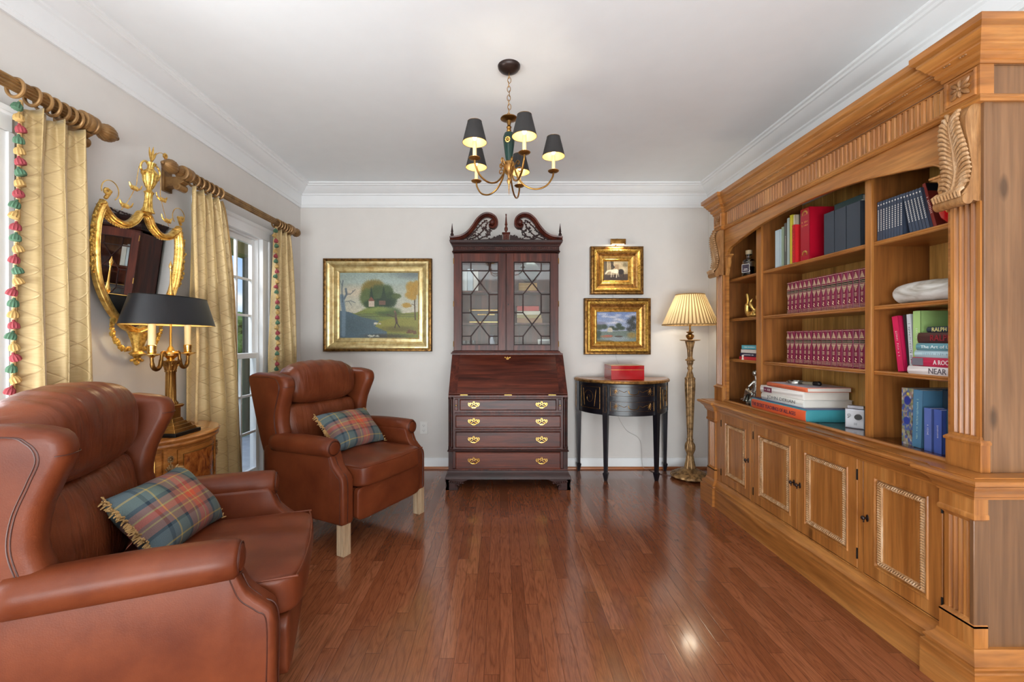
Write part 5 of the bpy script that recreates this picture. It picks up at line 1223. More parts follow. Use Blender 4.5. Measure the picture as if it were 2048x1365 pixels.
bd = MB().box(-.30, .30, .03, .68, .19, .36); B(bd, 'seat_deck', Lm)
fr_ = MB().soft((0, -.004, .272), (.288, .022, .098), 9, 14, lambda p, q: [q[0], q[1]-.010*(1-p[2]**2)*(1-p[0]**4), q[2]]); B(fr_, 'footrest_panel', Lm, sub=0, ang=60)
def seatf(p, q):
    x, y, z = q; fr = max(0, -p[1])
    if p[2] > 0: z += .026*(1-p[0]**2)*(1-.6*p[1]**2)+.004*math.sin(9*p[0]+2)*(1-p[0]**2)
    y -= .020*(1-p[0]**4)*fr**3*(1-.5*p[2]**2)
    return [x, y, z]
sc = B(MB().soft((0, .245, .430), (.286, .295, .066), 10, 26, seatf), 'seat_cushion', Lm, ang=70)
zt_ = .487
pts = [(-.279, .50), (-.280, .20), (-.279, -.03), (-.268, -.046), (-.15, -.060), (0, -.066), (.15, -.060), (.268, -.046), (.279, -.03), (.280, .2), (.279, .50)]
B(MB().tube([(x, y, zt_-.0) for x, y in bezier(pts, 5)], .0036, 8), 'piping', Lm, sc)
def backf(p, q):
    x, y, z = q
    if p[1] < 0: y -= .030*(1-p[0]**2)*(1-p[2]**2)+.004*math.sin(14*p[0]+3*p[2])*(1-p[0]**2)
    return [x, y+(z-.5)*.12, z]
B(MB().soft((0, .625, .64), (.292, .085, .17), 7, 22, backf), 'lumbar_cushion', Lw, ang=70)
hr = random.Random(2); ph = [hr.uniform(0, 6) for _ in range(6)]
def headf(p, q):
    x, y, z = q
    ang_ = math.atan2(p[2], -p[1])
    w_ = .0016*math.sin(23*p[0]+ph[0]+2.2*math.sin(2.3*ang_+ph[1]))+.0013*math.sin(51*p[0]+ph[2]+3.5*math.sin(1.7*ang_))
    w_ *= max(0, math.sin(ang_*.9+.5))*(1-p[0]**6); w_ += .005*math.sin(38*p[0])*max(0, abs(p[0])-.72)/.28
    r_ = 1+w_/.12; y = .645+(y-.645)*r_; z = .928+(z-.928)*r_
    z += .012*(1-p[0]**2)
    return [x, y, z]
B(MB().soft((0, .645, .928), (.290, .125, .145), 2.9, 44, headf), 'head_pillow', Lw, ang=80)
bs = MB().slab([(-.30, .50), (.30, .50), (.31, .80), (.30, .985), (-.30, .985), (-.31, .80)], 'y', .70, .80, .03, 4, warp=lambda q: (q[0], q[1]+(q[2]-.5)*.13, q[2])); B(bs, 'back_shell', Lm)
tp = MB().soft((0, .755, .985), (.295, .105, .030), 4, 20, lambda p, q: [q[0], q[1], q[2]+.004*math.sin(30*p[0]+4*p[1])*(1-abs(p[0]))]); B(tp, 'back_top', Lw)
ch1 = dup(ch0); ch1.location = (-.774, 1.628, 0); ch1.rotation_euler = Euler((0, 0, math.radians(109.5)))
ch1['label'] = 'brown leather wing armchair nearest the camera, cut off by the left edge of the photo'
ch0['group'] = ch1['group'] = 'leather wing armchairs'

# plaid pillows
def pillow(label, loc, rot, w_, h_, T=.155):
    t = thing('plaid_pillow', label, 'pillow', loc, rot=Euler(rot), group='plaid pillows on the armchairs')
    m = MB(); n = 40
    def P(u, v, s):
        x, z = 2*u-1, 2*v-1; th = T/2*max(0, (1-abs(x)**3.2)*(1-abs(z)**3.2))**.55
        pin = 1-.07*(1-abs(z)**2)*abs(x)**4; pin2 = 1-.07*(1-abs(x)**2)*abs(z)**4
        wv = .003*math.sin(9*x+5*z)
        return (x*w_/2*pin, s*(th+.0008)+wv, z*h_/2*pin2)
    for s in (-1, 1): m.grid(lambda u, v: P(u, v, s), n, n)
    m.build('cover', 'plaid_wool', t, world=False, ang=80)
    for e in (-1, 1):
        f = MB(); q = random.Random(5+e)
        for i in range(90):
            z = -h_/2+h_*i/89*1.0; x0 = e*w_/2*(1-.07*(1-(2*z/h_)**2)); L = q.uniform(.016, .027)
            y = q.uniform(-.007, .007); d = Vector((e, q.uniform(-.8, .8), q.uniform(-.5, .4))).normalized()
            p0 = Vector((x0-e*.004, y*.5, z)); f.tube([tuple(p0), tuple(p0+d*L*.5+Vector((0, y*.3, 0))), tuple(p0+d*L)], [.0032, .0036, .0018], 5)
        f.build('fringe', 'pillow_fringe', t, world=False)
    return t
pillow('plaid wool pillow with tan fringe on the far wing armchair', (-1.01, 2.985, .625), (-.788, .023, 1.094), .43, .295)
pillow('plaid wool pillow with tan fringe on the nearest wing armchair', (-1.19, 1.585, .615), (-.70, .0, 1.66), .37, .27)

# ================================================================== PINE LIBRARY BOOKCASE
BK = thing('library_bookcase', 'large carved pine library bookcase with arched open shelves and cupboards, along right wall', 'bookcase', (1.80, 2.43, 0))
XB = 1.983
def PB(m, nm, mt, par=BK, **k): return m.build(nm, mt, par, **k)
y0, y1, pw = 1.478, 3.382, .118
LP, LM_ = 1.592, 1.610                                    # lower pilaster / main planes
def bpath(xp, xm, a, b_, w): return [(XB, a), (xp, a), (xp, a+w), (xm, a+w), (xm, b_-w), (xp, b_-w), (xp, b_), (XB, b_)]
lp = bpath(LP, LM_, y0, y1, pw)
PB(MB().box(LM_+.020, XB, y0+.012, y1-.012, .10, .755), 'lower_carcass', 'pine_inside', smooth=False)
PB(MB().molding(lp, [(-.02, 0), (.036, 0), (.036, .125), (.033, .130), (.026, .133), (.025, .140), (.030, .143), (.031, .149), (.022, .158), (.012, .166), (.006, .178), (.004, .188), (-.02, .190)], side=1), 'plinth', 'pine_long', ang=28)
PB(MB().molding(lp, [(-.02, .690), (.004, .690), (.006, .698), (.012, .702), (.014, .712), (.022, .726), (.034, .736), (.036, .742), (.044, .744), (.052, .750), (.055, .757), (.052, .764), (.044, .767), (-.02, .768)], side=1), 'counter_moulding', 'pine_long', ang=28)
PB(MB().add([(p[0], p[1], .768) for p in [(XB, y0-.03), (LP-.03, y0-.03), (LP-.03, y0+pw), (LM_-.03, y0+pw+.03), (LM_-.03, y1-pw-.03), (LP-.03, y1-pw), (LP-.03, y1+.03), (XB, y1+.03)]]+[(p[0], p[1], .7715) for p in [(XB, y0-.03), (LP-.03, y0-.03), (LP-.03, y0+pw), (LM_-.03, y0+pw+.03), (LM_-.03, y1-pw-.03), (LP-.03, y1-pw), (LP-.03, y1+.03), (XB, y1+.03)]], [tuple(range(8)), tuple(range(8, 16))]+[(i, (i+1) % 8, (i+1) % 8+8, i+8) for i in range(8)]), 'counter_top', 'pine_long', smooth=False)
PB(MB().box(1.668, XB, 1.53, 3.33, .772, .780), 'shelf_bed', 'dark_counter', smooth=False)
PB(MB().molding([(1.66, 1.60), (1.66, 3.26)], [(-.02, .772), (.010, .772), (.012, .778), (.006, .786), (-.006, .787), (-.02, .782)], side=1), 'front_lip', 'pine_long')
# face frame and doors
ff = MB(); a_, b_ = y0+pw, y1-pw
DR = [(1.600, 1.948, -1), (1.982, 2.381, 1), (2.385, 2.795, -1), (2.829, 3.200, 1)]
ff.box(LM_, LM_+.022, a_-.01, b_+.01, .694, .70).box(LM_, LM_+.022, a_-.01, b_+.01, .185, .193)
for s0, s1 in ((1.572, 1.597), (1.951, 1.979), (2.798, 2.826), (3.203, b_+.03)): ff.box(LM_, LM_+.022, s0, s1, .19, .70)
PB(ff, 'face_frame', 'pine_upright', bevel=.001)
def vfn(u, v, w): return (LM_+w, u, v)
for dy0, dy1, kn in DR:
    z0, z1 = .1965, .6915; i = .052
    d = PB(MB().rectloft([(dy0, dy1, z0, z1, .018), (dy0, dy1, z0, z1, .001), (dy0+.002, dy1-.002, z0+.002, z1-.002, -.001), (dy0+i, dy1-i, z0+i, z1-i, -.001), (dy0+i+.003, dy1-i-.003, z0+i+.003, z1-i-.003, -.005), (dy0+i+.008, dy1-i-.008, z0+i+.008, z1-i-.008, -.004), (dy0+i+.012, dy1-i-.012, z0+i+.012, z1-i-.012, .006), (dy0+i+.016, dy1-i-.016, z0+i+.016, z1-i-.016, .008)], vfn), 'door', 'pine_upright', ang=25)
    j = i+.014; k_ = j+.024
    cvm = MB().rectloft([(dy0+j, dy1-j, z0+j, z1-j, .008), (dy0+j+.003, dy1-j-.003, z0+j+.003, z1-j-.003, .000), (dy0+k_-.003, dy1-k_+.003, z0+k_-.003, z1-k_+.003, .001), (dy0+k_, dy1-k_, z0+k_, z1-k_, .009)], vfn, cap_last=False, cap_first=False)
    c = (j+k_)/2; st = .0105
    for s in range(int((dy1-dy0-2*c)/st)+1):
        for z in (z0+c, z1-c):
            y = dy0+c+s*st; cvm.tube([(LM_+.0005, y-.003, z-.009), (LM_-.004, y+.001, z), (LM_+.0005, y-.003, z+.009)], [.002, .0042, .002], 5)
    for s in range(int((z1-z0-2*c)/st)+1):
        for y in (dy0+c, dy1-c):
            z = z0+c+s*st; cvm.tube([(LM_+.0005, y-.009, z-.003), (LM_-.004, y, z+.001), (LM_+.0005, y+.009, z-.003)], [.002, .0042, .002], 5)
    PB(cvm, 'carved_border', 'carved_pine', d)
    ky = dy0+.026 if kn > 0 else dy1-.026
    if dy0 < 1.7: ky = dy1-.022
    if dy0 > 2.8: ky = dy0+.022
    if 1.9 < dy0 < 2.1: ky = dy1-.022
    if 2.3 < dy0 < 2.5: ky = dy0+.022
    kb = MB().slab([(ky+.007*math.cos(t), .445+.016*math.sin(t)) for t in np.linspace(0, 2*PI, 13)[:-1]], 'x', LM_-.004, LM_, .001).ball((LM_-.022, ky, .447), (.008, .010, .010), 10).tube([(LM_-.002, ky, .447), (LM_-.02, ky, .447)], .003, 8).tube([(LM_-.018, ky, .44), (LM_-.019, ky, .428)], .003, 6)
    PB(kb, 'knob', 'bronze_paint', d)
    hy = dy1 if ky < (dy0+dy1)/2 else dy0
    for hz in (.265, .62): PB(MB().tube([(LM_-.002, hy, hz-.024), (LM_-.002, hy, hz+.024)], .0036, 6), 'hinge', 'black_iron', d)
def fluted(xf, ya, yb, za, zb, n=4, dep=.009, name='fluted_shaft', back=None):
    """vertical reeded board: wavy profile in plan"""
    pr = [(back or xf+.03, ya), (xf, ya)]; e = .012; w = (yb-ya-2*e)/n
    for k in range(n):
        a = ya+e+k*w
        for t in np.linspace(0, 1, 9): pr.append((xf+dep*math.sin(PI*t)**.7, a+w*(.08+.84*t)))
    pr += [(xf, yb), (back or xf+.03, yb)]
    return PB(MB().prism(pr, 'z', za, zb), name, 'pine_upright', ang=30)
for ya, yb in ((y0, y0+pw), (y1-pw, y1)):
    fluted(LP+.010, ya+.012, yb-.012, .27, .615, back=LM_+.03)
    PB(MB().box(LP, LM_+.03, ya, yb, .185, .262).molding([(LM_+.03, ya), (LP, ya), (LP, yb), (LM_+.03, yb)], [(-.02, .25), (0, .255), (.0, .262), (-.006, .268), (-.012, .276), (-.03, .276)], side=1), 'pilaster_base', 'pine_upright')
    PB(MB().box(LP, LM_+.03, ya, yb, .63, .70).molding([(LM_+.03, ya), (LP, ya), (LP, yb), (LM_+.03, yb)], [(-.03, .605), (-.012, .605), (-.004, .615), (.004, .622), (.004, .634), (0, .64), (-.01, .64)], side=1), 'pilaster_cap', 'pine_upright')
# lower end panels
for ya, yb in ((y0, y0+.02), (y1-.02, y1)):
    ya, yb = ya+.003, yb-.003
    e = MB().box(LP+.022, XB, ya+.005, yb, .15, .73); PB(e, 'end_panel', 'pine_side', smooth=False)
    e = MB().box(LP+.003, LP+.055, ya, yb, .18, .705); PB(e, 'end_stile', 'pine_side', bevel=.002)
# ---- upper part
UP, UM = 1.640, 1.662; v0, v1 = 1.500, 3.360; uw = .118
for ya, yb in ((v0+.004, v0+.024), (v1-.024, v1-.004)):
    PB(MB().box(UP+.02, XB, ya, yb, .772, 2.20), 'upper_end_panel', 'pine_side', smooth=False)
for ya, yb in ((v0, v0+.02), (v1-.02, v1)):
    ya, yb = ya+.002, yb-.002
    PB(MB().box(UP+.014, UP+.045, ya, yb, .772, 2.05), 'end_stile', 'pine_side', bevel=.003)
    PB(MB().box(UP+.016, XB, ya-.0005, yb+.0005, 2.047, 2.0615), 'end_rail', 'pine_side', bevel=.003)
bb = [(XB, 1.53), (1.966, 1.53)]; y = 1.53
while y < 3.32: bb += [(1.966, y+.004), (1.970, y+.0055), (1.966, y+.007)] ; y += .088
bb += [(1.966, 3.33), (XB, 3.33)]
PB(MB().prism(bb, 'z', .775, 2.10), 'back_boards', 'pine_back', ang=20)
PB(MB().box(1.675, 1.966, 3.328, 3.3355, .779, 2.12), 'end_lining', 'pine_bay')
PB(MB().box(UM+.015, XB, v0+.01, v1-.01, 2.12, 2.16), 'top_board', 'pine_inside', smooth=False)
Ddiv = [(2.013, 2.047), (2.862, 2.917)]
for a, b2 in Ddiv: dv = PB(MB().box(1.703, 1.966, a+.001, b2-.001, .779, 2.12), 'divider', 'pine_bay'); PB(MB().box(1.698, 1.710, a, b2, .779, 2.119), 'divider_edge', 'pine_upright', dv, bevel=.001)
SH = {'A': 1.665, 'B': 1.372, 'C': 1.076}
for k in 'ABC':
    for a, b2 in ((1.524, 2.013), (2.047, 2.862), (2.917, 3.336)):
        PB(MB().molding([(1.966, a), (1.966, b2)][::1], [(0, SH[k]-.010), (.250, SH[k]-.010), (.256, SH[k]-.006), (.252, SH[k]-.001), (.256, SH[k]+.004), (.252, SH[k]+.010), (0, SH[k]+.010)], side=1), 'shelf', 'pine_long', ang=25)
# arched spandrel
def arch(y):
    t = abs(y-2.43)/.80; return 1.982-.028*(t/.55)**2 if t < .55 else 1.982-.028-.052*((t-.55)/.33) if t < .88 else 1.902-.072*(1-math.sqrt(max(0, 1-((t-.88)/.12)**2)))-.0*t
AY = list(np.linspace(1.632, 1.80, 16))+list(np.linspace(1.83, 3.03, 40))+list(np.linspace(3.06, 3.228, 16))
zs = [arch(y) for y in AY]
for _ in range(6): zs = [zs[0]]+[(zs[i-1]+2*zs[i]+zs[i+1])/4 for i in range(1, len(zs)-1)]+[zs[-1]]
m = MB()
m.loft([[(UM, y, z), (UM+.02, y, z), (UM+.02, y, 2.06), (UM, y, 2.06)] for y, z in zip(AY, zs)])
m.box(UM, UM+.02, v0+.02, 1.632, .772, 2.06).box(UM, UM+.02, 3.228, v1-.02, .772, 2.06)
PB(m, 'arched_fascia', 'pine_long', smooth=False)
PB(MB().tube([(UM-.001, y, z+.003) for y, z in zip(AY, zs)], .0045, 8), 'arch_bead', 'pine_long')
for sg, yy in ((1, 1.632), (-1, 3.228)):
    c = MB().prism([(yy, 1.845), (yy+sg*.058, 1.845), (yy+sg*.060, 1.838), (yy+sg*.052, 1.832), (yy+sg*.034, 1.826), (yy+sg*.030, 1.812), (yy+sg*.034, 1.79), (yy+sg*.026, 1.765), (yy+sg*.012, 1.752), (yy+sg*.016, 1.735), (yy+sg*.008, 1.715), (yy, 1.70)], 'x', UM-.006, UM+.018)
    c.box(UM-.012, UM+.02, min(yy, yy+sg*.062), max(yy, yy+sg*.062), 1.838, 1.846); PB(c, 'arch_bracket', 'pine_upright')
for ya, yb in ((v0, v0+uw), (v1-uw, v1)):
    fluted(UP+.008, ya+.010, yb-.008, .888, 1.705, back=UM+.01)
    PB(MB().box(UP-.002, UM+.01, ya, yb, .772, .872).molding([(UM+.01, ya), (UP-.002, ya), (UP-.002, yb), (UM+.01, yb)], [(-.02, .862), (.004, .866), (.005, .874), (0, .880), (-.006, .884), (-.008, .892), (-.03, .892)], side=1), 'pilaster_base', 'pine_upright')
    # corbel with acanthus leaf
    ym, hwid = (ya+yb)/2+.0, .046
    def xs(z):
        return float(np.interp(z, [1.705, 1.712, 1.730, 1.76, 1.82, 1.90, 1.96, 2.00, 2.03, 2.045], [UP-.004, UP-.050, UP-.058, UP-.034, UP-.022, UP-.034, UP-.046, UP-.046, UP-.032, UP-.008]))
    Z = np.linspace(1.705, 2.045, 30)
    cb_ = MB().prism([(UP+.015, 1.705)]+[(xs(z)+.006, z) for z in Z]+[(UP+.015, 2.045)], 'y', ym-hwid, ym+hwid)
    co = PB(cb_, 'corbel', 'carved_brown', ang=30)
    PB(MB().tube([(UP-.038, ym-hwid-.006, 1.712), (UP-.038, ym+hwid+.006, 1.712)], .019, 16), 'corbel_scroll', 'carved_brown', co)
    lf_ = MB(); lf_.tube([(xs(z)-.001, ym, z) for z in np.linspace(1.735, 2.035, 16)], [.007]*8+[.005]*8, 6)
    lf_.loft([[(xs(z)+.003, ym-w_, z), (xs(z)-.003, ym-w_*.6, z), (xs(z)-.005, ym, z), (xs(z)-.003, ym+w_*.6, z), (xs(z)+.003, ym+w_, z), (xs(z)+.010, ym, z)] for z, w_ in zip(np.linspace(1.742, 2.036, 14), [.036, .040, .042, .043, .044, .044, .043, .042, .040, .038, .034, .028, .018, .006])])
    for k in range(17):
        z = 1.748+k*.0158; wl = .049*(1-.55*(k/16)**2.2)
        for sg in (-1, 1):
            pth = []
            for q in np.linspace(0, 1, 8):
                yy2 = ym+sg*(.004+wl*q**.85); zz2 = z+.036*math.sin(q*1.9)*(1-.30*q)
                pth.append((xs(min(2.036, zz2))-.0045+.007*max(0, q-.75), yy2, min(zz2, 2.040)))
            lf_.tube(pth, [.002, .0035, .005, .0062, .0072, .0076, .0066, .002], 7)
    for k in range(9):
        y = ym-.044+.011*k; lf_.tube([(xs(1.74)+.004, y, 1.752), (xs(1.73)-.006, y, 1.738), (xs(1.72)-.003, y+.002, 1.722)], [.005, .0065, .004], 6)
    PB(lf_, 'acanthus_leaf', 'carved_pine', co)
    # frieze block with rosette
    fbk = PB(MB().box(UP-.006, UM+.02, ya-.002, yb+.002, 2.06, 2.172).rectloft([(ym-.052, ym+.052, 2.068, 2.164, .001), (ym-.050, ym+.050, 2.070, 2.162, -.006), (ym-.045, ym+.045, 2.074, 2.158, -.006), (ym-.043, ym+.043, 2.076, 2.156, -.0012)], lambda u, v, w: (UP-.006+w, u, v), cap_first=False), 'frieze_block', 'pine_long')
    r = MB(); zc = 2.116; xx = UP-.010
    r.ball((xx-.004, ym, zc), (.006, .007, .007), 8)
    for k in range(8):
        t = k*PI/4; L = .033 if k % 2 == 0 else .044
        r.tube([(xx, ym+q*L*math.cos(t), zc+q*L*math.sin(t)*.93) for q in (.15, .45, .75, 1)], [.004, .0085, .0085, .002], 6)
    PB(r, 'rosette', 'carved_brown', fbk)
# fluted frieze
pr = [(UM+.02, v0+uw)]; y = v0+uw+.012; xf = UM-.006
pr.append((xf, v0+uw))
while y+.0256 < v1-uw-.006:
    pr += [(xf, y), (xf+.0015, y+.001), (xf+.008, y+.005), (xf+.008, y+.0095), (xf+.0015, y+.0135), (xf, y+.0145)]; y += .0256
pr += [(xf, v1-uw), (UM+.02, v1-uw)]
PB(MB().prism(pr, 'z', 2.072, 2.160), 'fluted_frieze', 'pine_upright', ang=20)
PB(MB().box(UM-.006, UM+.02, v0+uw, v1-uw, 2.055, 2.072).box(UM-.006, UM+.02, v0+uw, v1-uw, 2.160, 2.175), 'frieze_rails', 'pine_long', bevel=.001)
wx = MB(); y = v0+uw+.012
while y+.0256 < v1-uw-.006:
    wx.tube([(xf+.0055, y+.007, 2.076), (xf+.0075, y+.007, 2.156)], .0014, 5); y += .0256
PB(wx, 'limed_flutes', 'carved_pine')
up = bpath(UP-.006, UM-.006, v0-.002, v1+.002, uw+.002)
PB(MB().molding(up, [(-.02, 2.040), (.004, 2.040), (.010, 2.046), (.006, 2.052), (.010, 2.058), (.004, 2.064), (-.02, 2.064)], side=1), 'architrave', 'pine_long', ang=25)
PB(MB().molding(up, [(-.02, 2.168), (.004, 2.168), (.008, 2.176), (.006, 2.182), (.016, 2.190), (.020, 2.200), (.018, 2.206), (.024, 2.212), (.030, 2.218), (.030, 2.224), (.036, 2.228), (.046, 2.246), (.054, 2.254), (.054, 2.262), (.062, 2.266), (.068, 2.272), (.068, 2.296), (.060, 2.299), (-.02, 2.299)], side=1), 'cornice', 'pine_long', ang=25)
PB(MB().box(UM-.01, XB, v0, v1, 2.165, 2.296), 'cornice_top', 'pine_side', smooth=False)
bd_ = MB(); y = v0+uw+.03
while y < v1-uw-.02:
    for k in range(3): bd_.ball((UM-.0305, y+k*.009, 2.2135), (.004, .0042, .004), 5)
    y += .058
for a in (v0+.02, v0+.075, v1-.10, v1-.045):
    for k in range(3): bd_.ball((UP-.006-.0255, a+k*.009, 2.2135), (.004, .0042, .004), 5)
bd_.tube([(UM-.0305, v0+uw, 2.2135), (UM-.0305, v1-uw, 2.2135)], .0018, 5); PB(bd_, 'cornice_beads', 'carved_brown')

# ================================================================== BOOKS AND ORNAMENTS ON THE BOOKCASE
ORD = ['first', 'second', 'third', 'fourth', 'fifth', 'sixth', 'seventh', 'eighth', 'ninth', 'tenth', 'eleventh', 'twelfth', 'thirteenth', 'fourteenth', 'fifteenth', 'sixteenth', 'seventeenth', 'eighteenth']
zA, zB_, zC_, zD = 1.6752, 1.3822, 1.0862, .7802
plain('maroon_cloth', lin(118, 24, 58), .32); gilt('gilt_pale', lin(214, 180, 140), lin(250, 230, 200), .35, metal=.3, sc=30, bs=.05); plain('maroon_black', (.012, .010, .010), .3)
def volume():
    t = thing('book', 'x', 'book', (0, 0, 0)); w_, h_, d_ = .0355, .193, .135
    fr_ = [(-.0 if False else 0, 0)]
    sec_ = [(d_, -w_/2), (.006, -w_/2), (.0015, -w_/2*.6), (0, 0), (.0015, w_/2*.6), (.006, w_/2), (d_, w_/2), (d_, w_/2-.0025), (.009, w_/2-.0025), (.009, -w_/2+.0025), (d_, -w_/2+.0025)]
    MB().prism(sec_, 'z', 0, h_).build('cover', 'maroon_cloth', t, world=False, ang=50)
    MB().box(.0095, d_-.004, -w_/2+.0028, w_/2-.0028, .003, h_-.004).build('pages', 'paper', t, world=False)
    def cv(z, r=.0009, n=7): return [(.0017*(2*abs(q))**2-.0006, q*w_*.86, z) for q in np.linspace(-.5, .5, n)]
    g = MB()
    for z in (.008, .015, .022, .1225, .1305, .140, .188): g.tube(cv(z), .0011, 4)
    for k in range(7):
        q = 1-k/7; zz = .149+k*.0046; g.tube([(.0002, -q*.013, zz), (-.0012, 0, zz+.001), (.0002, q*.013, zz)], .0017, 4)
        zz = .116-k*.0046; g.tube([(.0002, -q*.013, zz), (-.0012, 0, zz-.001), (.0002, q*.013, zz)], .0015, 4)
    for z in (.062, .067, .072, .077): g.tube([(-.0008, -.007, z), (-.001, .006, z)], .0012, 4)
    g.tube([(-.001, -.004, .030), (-.0012, .004, .036), (-.001, -.003, .043), (-.001, .001, .049)], .0024, 4)
    g.build('gilt_tooling', 'gilt_pale', t, world=False)
    b = MB()
    for za, zb in ((.1235, .1295), (.1320, .139)): b.loft([[(p[0], p[1], z) for p in cv(0)]+[(p[0]+.001, p[1], z) for p in reversed(cv(0))] for z in (za, zb)])
    b.build('label_band', 'maroon_black', t, world=False); return t
first = volume(); used = False
for row, (zz, nm) in enumerate(((zB_, 'upper'), (zC_, 'lower'))):
    for i in range(18):
        t = dup(first) if used else first; used = True
        y = 2.682-i*.0364; t.location = (1.757+random.uniform(-.002, .002), y, zz); t.rotation_euler = Euler((0, 0, random.uniform(-.015, .015)))
        t['label'] = '%s maroon gilt volume from the left in the %s matching row' % (ORD[i], nm); t['category'] = 'book'; t['group'] = 'matching maroon volumes on the %s row' % nm
def upright(y_a, y_b, z, h_, xf, d_, col, label, name='book', group=None, tilt=0, cat='book', textc=None, title=None, th=.012, rough=.5):
    t = thing(name, label, cat, (xf+d_/2, (y_a+y_b)/2, z), group=group)
    w_ = y_b-y_a; cm = col if isinstance(col, str) else cmat(col, rough)
    c = MB().box(-d_/2, -d_/2+.003, -w_/2, w_/2, 0, h_).box(-d_/2, d_/2, -w_/2, -w_/2+.002, 0, h_).box(-d_/2, d_/2, w_/2-.002, w_/2, 0, h_)
    c.build('cover', cm, t, world=False, bevel=.0008)
    MB().box(-d_/2+.003, d_/2-.004, -w_/2+.002, w_/2-.002, .002, h_-.003).build('pages', 'paper', t, world=False)
    if title:
        wd = min(h_*.7, len(title)*th*.8)
        place(textmb(title, th, .0005, wd), frame_m((-d_/2-.0003, 0, h_*.5), (0, 0, -1), (0, -1, 0))).build('title', textc or 'paper', t, world=False, smooth=False)
    if tilt: t.rotation_euler = Euler((tilt, 0, 0)); t.location.z += abs(math.sin(tilt))*w_/2+.0004
    return t
U = upright
U(2.715, 2.762, zA, .235, 1.727, .17, (190, 206, 212), 'pale blue book at the left end of the top middle shelf')
U(2.688, 2.712, zA, .245, 1.735, .17, (150, 166, 140), 'mottled sage green book beside the pale blue book', tilt=0)
U(2.662, 2.686, zA, .262, 1.735, .18, (96, 96, 88), 'grey patterned book between sage green and tall pale spines', title='~----------', th=.012, textc='paper')
U(2.636, 2.660, zA, .285, 1.735, .19, (176, 190, 184), 'tall grey green book left of the yellow spine')
U(2.612, 2.634, zA, .296, 1.735, .19, (226, 212, 66), 'tall yellow spined book on the top middle shelf')
U(2.592, 2.610, zA, .290, 1.740, .19, (220, 206, 180), 'tall cream book right of the yellow spine')
U(2.566, 2.590, zA, .292, 1.76, .17, (70, 50, 40), 'dark brown book behind the thin red album')
U(2.526, 2.564, zA, .288, 1.76, .17, (44, 50, 46), 'black and white patterned book behind the thin red album', title='~-----')
rb = U(2.538, 2.560, zA, .218, 1.70, .055, (196, 26, 32), 'thin bright red album with embossed scrolls, standing in front', name='album', cat='album')
m = MB()
for k in range(5): m.tube([(-.0285, .0, 0.03+.035*k), (-.029, .004, .045+.035*k), (-.0285, -.004, .055+.035*k)], .0012, 4)
m.build('embossing', cmat((128, 20, 24)), rb, world=False)
dc = U(2.440, 2.512, zA, .292, 1.715, .21, (164, 12, 36), 'thick crimson dictionary with gold lettering on the top middle shelf', rough=.3)
for z, hh, s in ((.225, .014, '~-------'), (.205, .014, '~------')):
    place(textmb(s, hh, .0005, .052), frame_m((-.1055, 0, z-.01), (0, -1, 0), (0, 0, 1))).build('title', 'gilt_bright', dc, world=False, smooth=False)
m = MB()
for z in (.262, .035):
    for k in range(7): a = PI*k/6; m.ball((-.1055, .018*math.cos(a), z+.014*math.sin(a)), (.001, .006, .006), 6)
    m.tube([(-.1055, -.025, z-.008), (-.1055, .025, z-.008)], .001, 4)
m.tube([(-.1055, -.03, .285), (-.1055, .03, .285)], .001, 4); m.build('gilt_emblem', 'gilt_bright', dc, world=False)
for i, (a, b_, hh) in enumerate(((2.278, 2.350, .222), (2.200, 2.276, .222), (2.112, 2.198, .222))):
    U(a, b_, zA, hh, 1.730, .20, (58, 66, 76), ['slate grey slipcase beside the crimson dictionary, left of three', 'slate grey slipcase in the middle of the three', 'slate grey slipcase beside the right divider of the middle bay'][i], name='slipcase', cat='slipcase', group='slate grey slipcases on the top middle shelf')
m_ = sbook(1.76, 1.93, 2.13, 2.34, zA+.2228, zA+.2345, (170, 168, 160), 'grey magazine lying flat on the slate slipcases', side='-x', name='magazine', cat='magazine')
sbook(1.77, 1.93, 2.15, 2.33, zA+.2350, zA+.266, (40, 62, 62), 'dark teal book lying flat on top of the slipcases', side='-x')
# left bay
bt = thing('diffuser_bottle', 'clear glass bottle with cork cap and dark square label, top left shelf', 'bottle', (1.745, 3.085, zA))
MB().lathe([(.040, 0), (.043, .004), (.043, .095), (.036, .112), (.018, .122), (.016, .142), (.022, .145), (.022, .150), (.013, .15), (.013, .125), (.038, .10), (.040, .008), (.001, .006)], (1.745, 3.085, zA), 28).build('bottle', 'clear_glass', bt)
MB().lathe([(.037, .008), (.037, .06), (.001, .06)], (1.745, 3.085, zA), 24).build('liquid', cmat((40, 40, 52), .2), bt)
MB().lathe([(.001, .150), (.020, .150), (.021, .154), (.021, .178), (.001, .180)], (1.745, 3.085, zA), 20).build('cork_cap', cmat((176, 156, 120)), bt)
Rl = Matrix.Translation((1.745, 3.085, zA)) @ Matrix.Rotation(math.radians(-55), 4, 'Z')
MB().box(-.026, .026, -.0455, -.0435, .02, .078, mat=Rl).build('label_plate', cmat((52, 40, 54)), bt)
l2 = MB()
for a, b_, c_, d_ in ((-.026, .026, .076, .078), (-.026, .026, .02, .022), (-.026, -.024, .02, .078), (.024, .026, .02, .078), (-.012, .012, .043, .046), (-.016, .016, .034, .036)): l2.box(a, b_, -.0463, -.0454, c_, d_, mat=Rl)
l2.build('label_print', 'paper', bt)
def remesh(o, s): m = o.modifiers.new('remesh', 'REMESH'); m.mode = 'VOXEL'; m.voxel_size = s; m.use_smooth_shade = True; return o
ax, ay = 1.745, 3.02
g = MB()
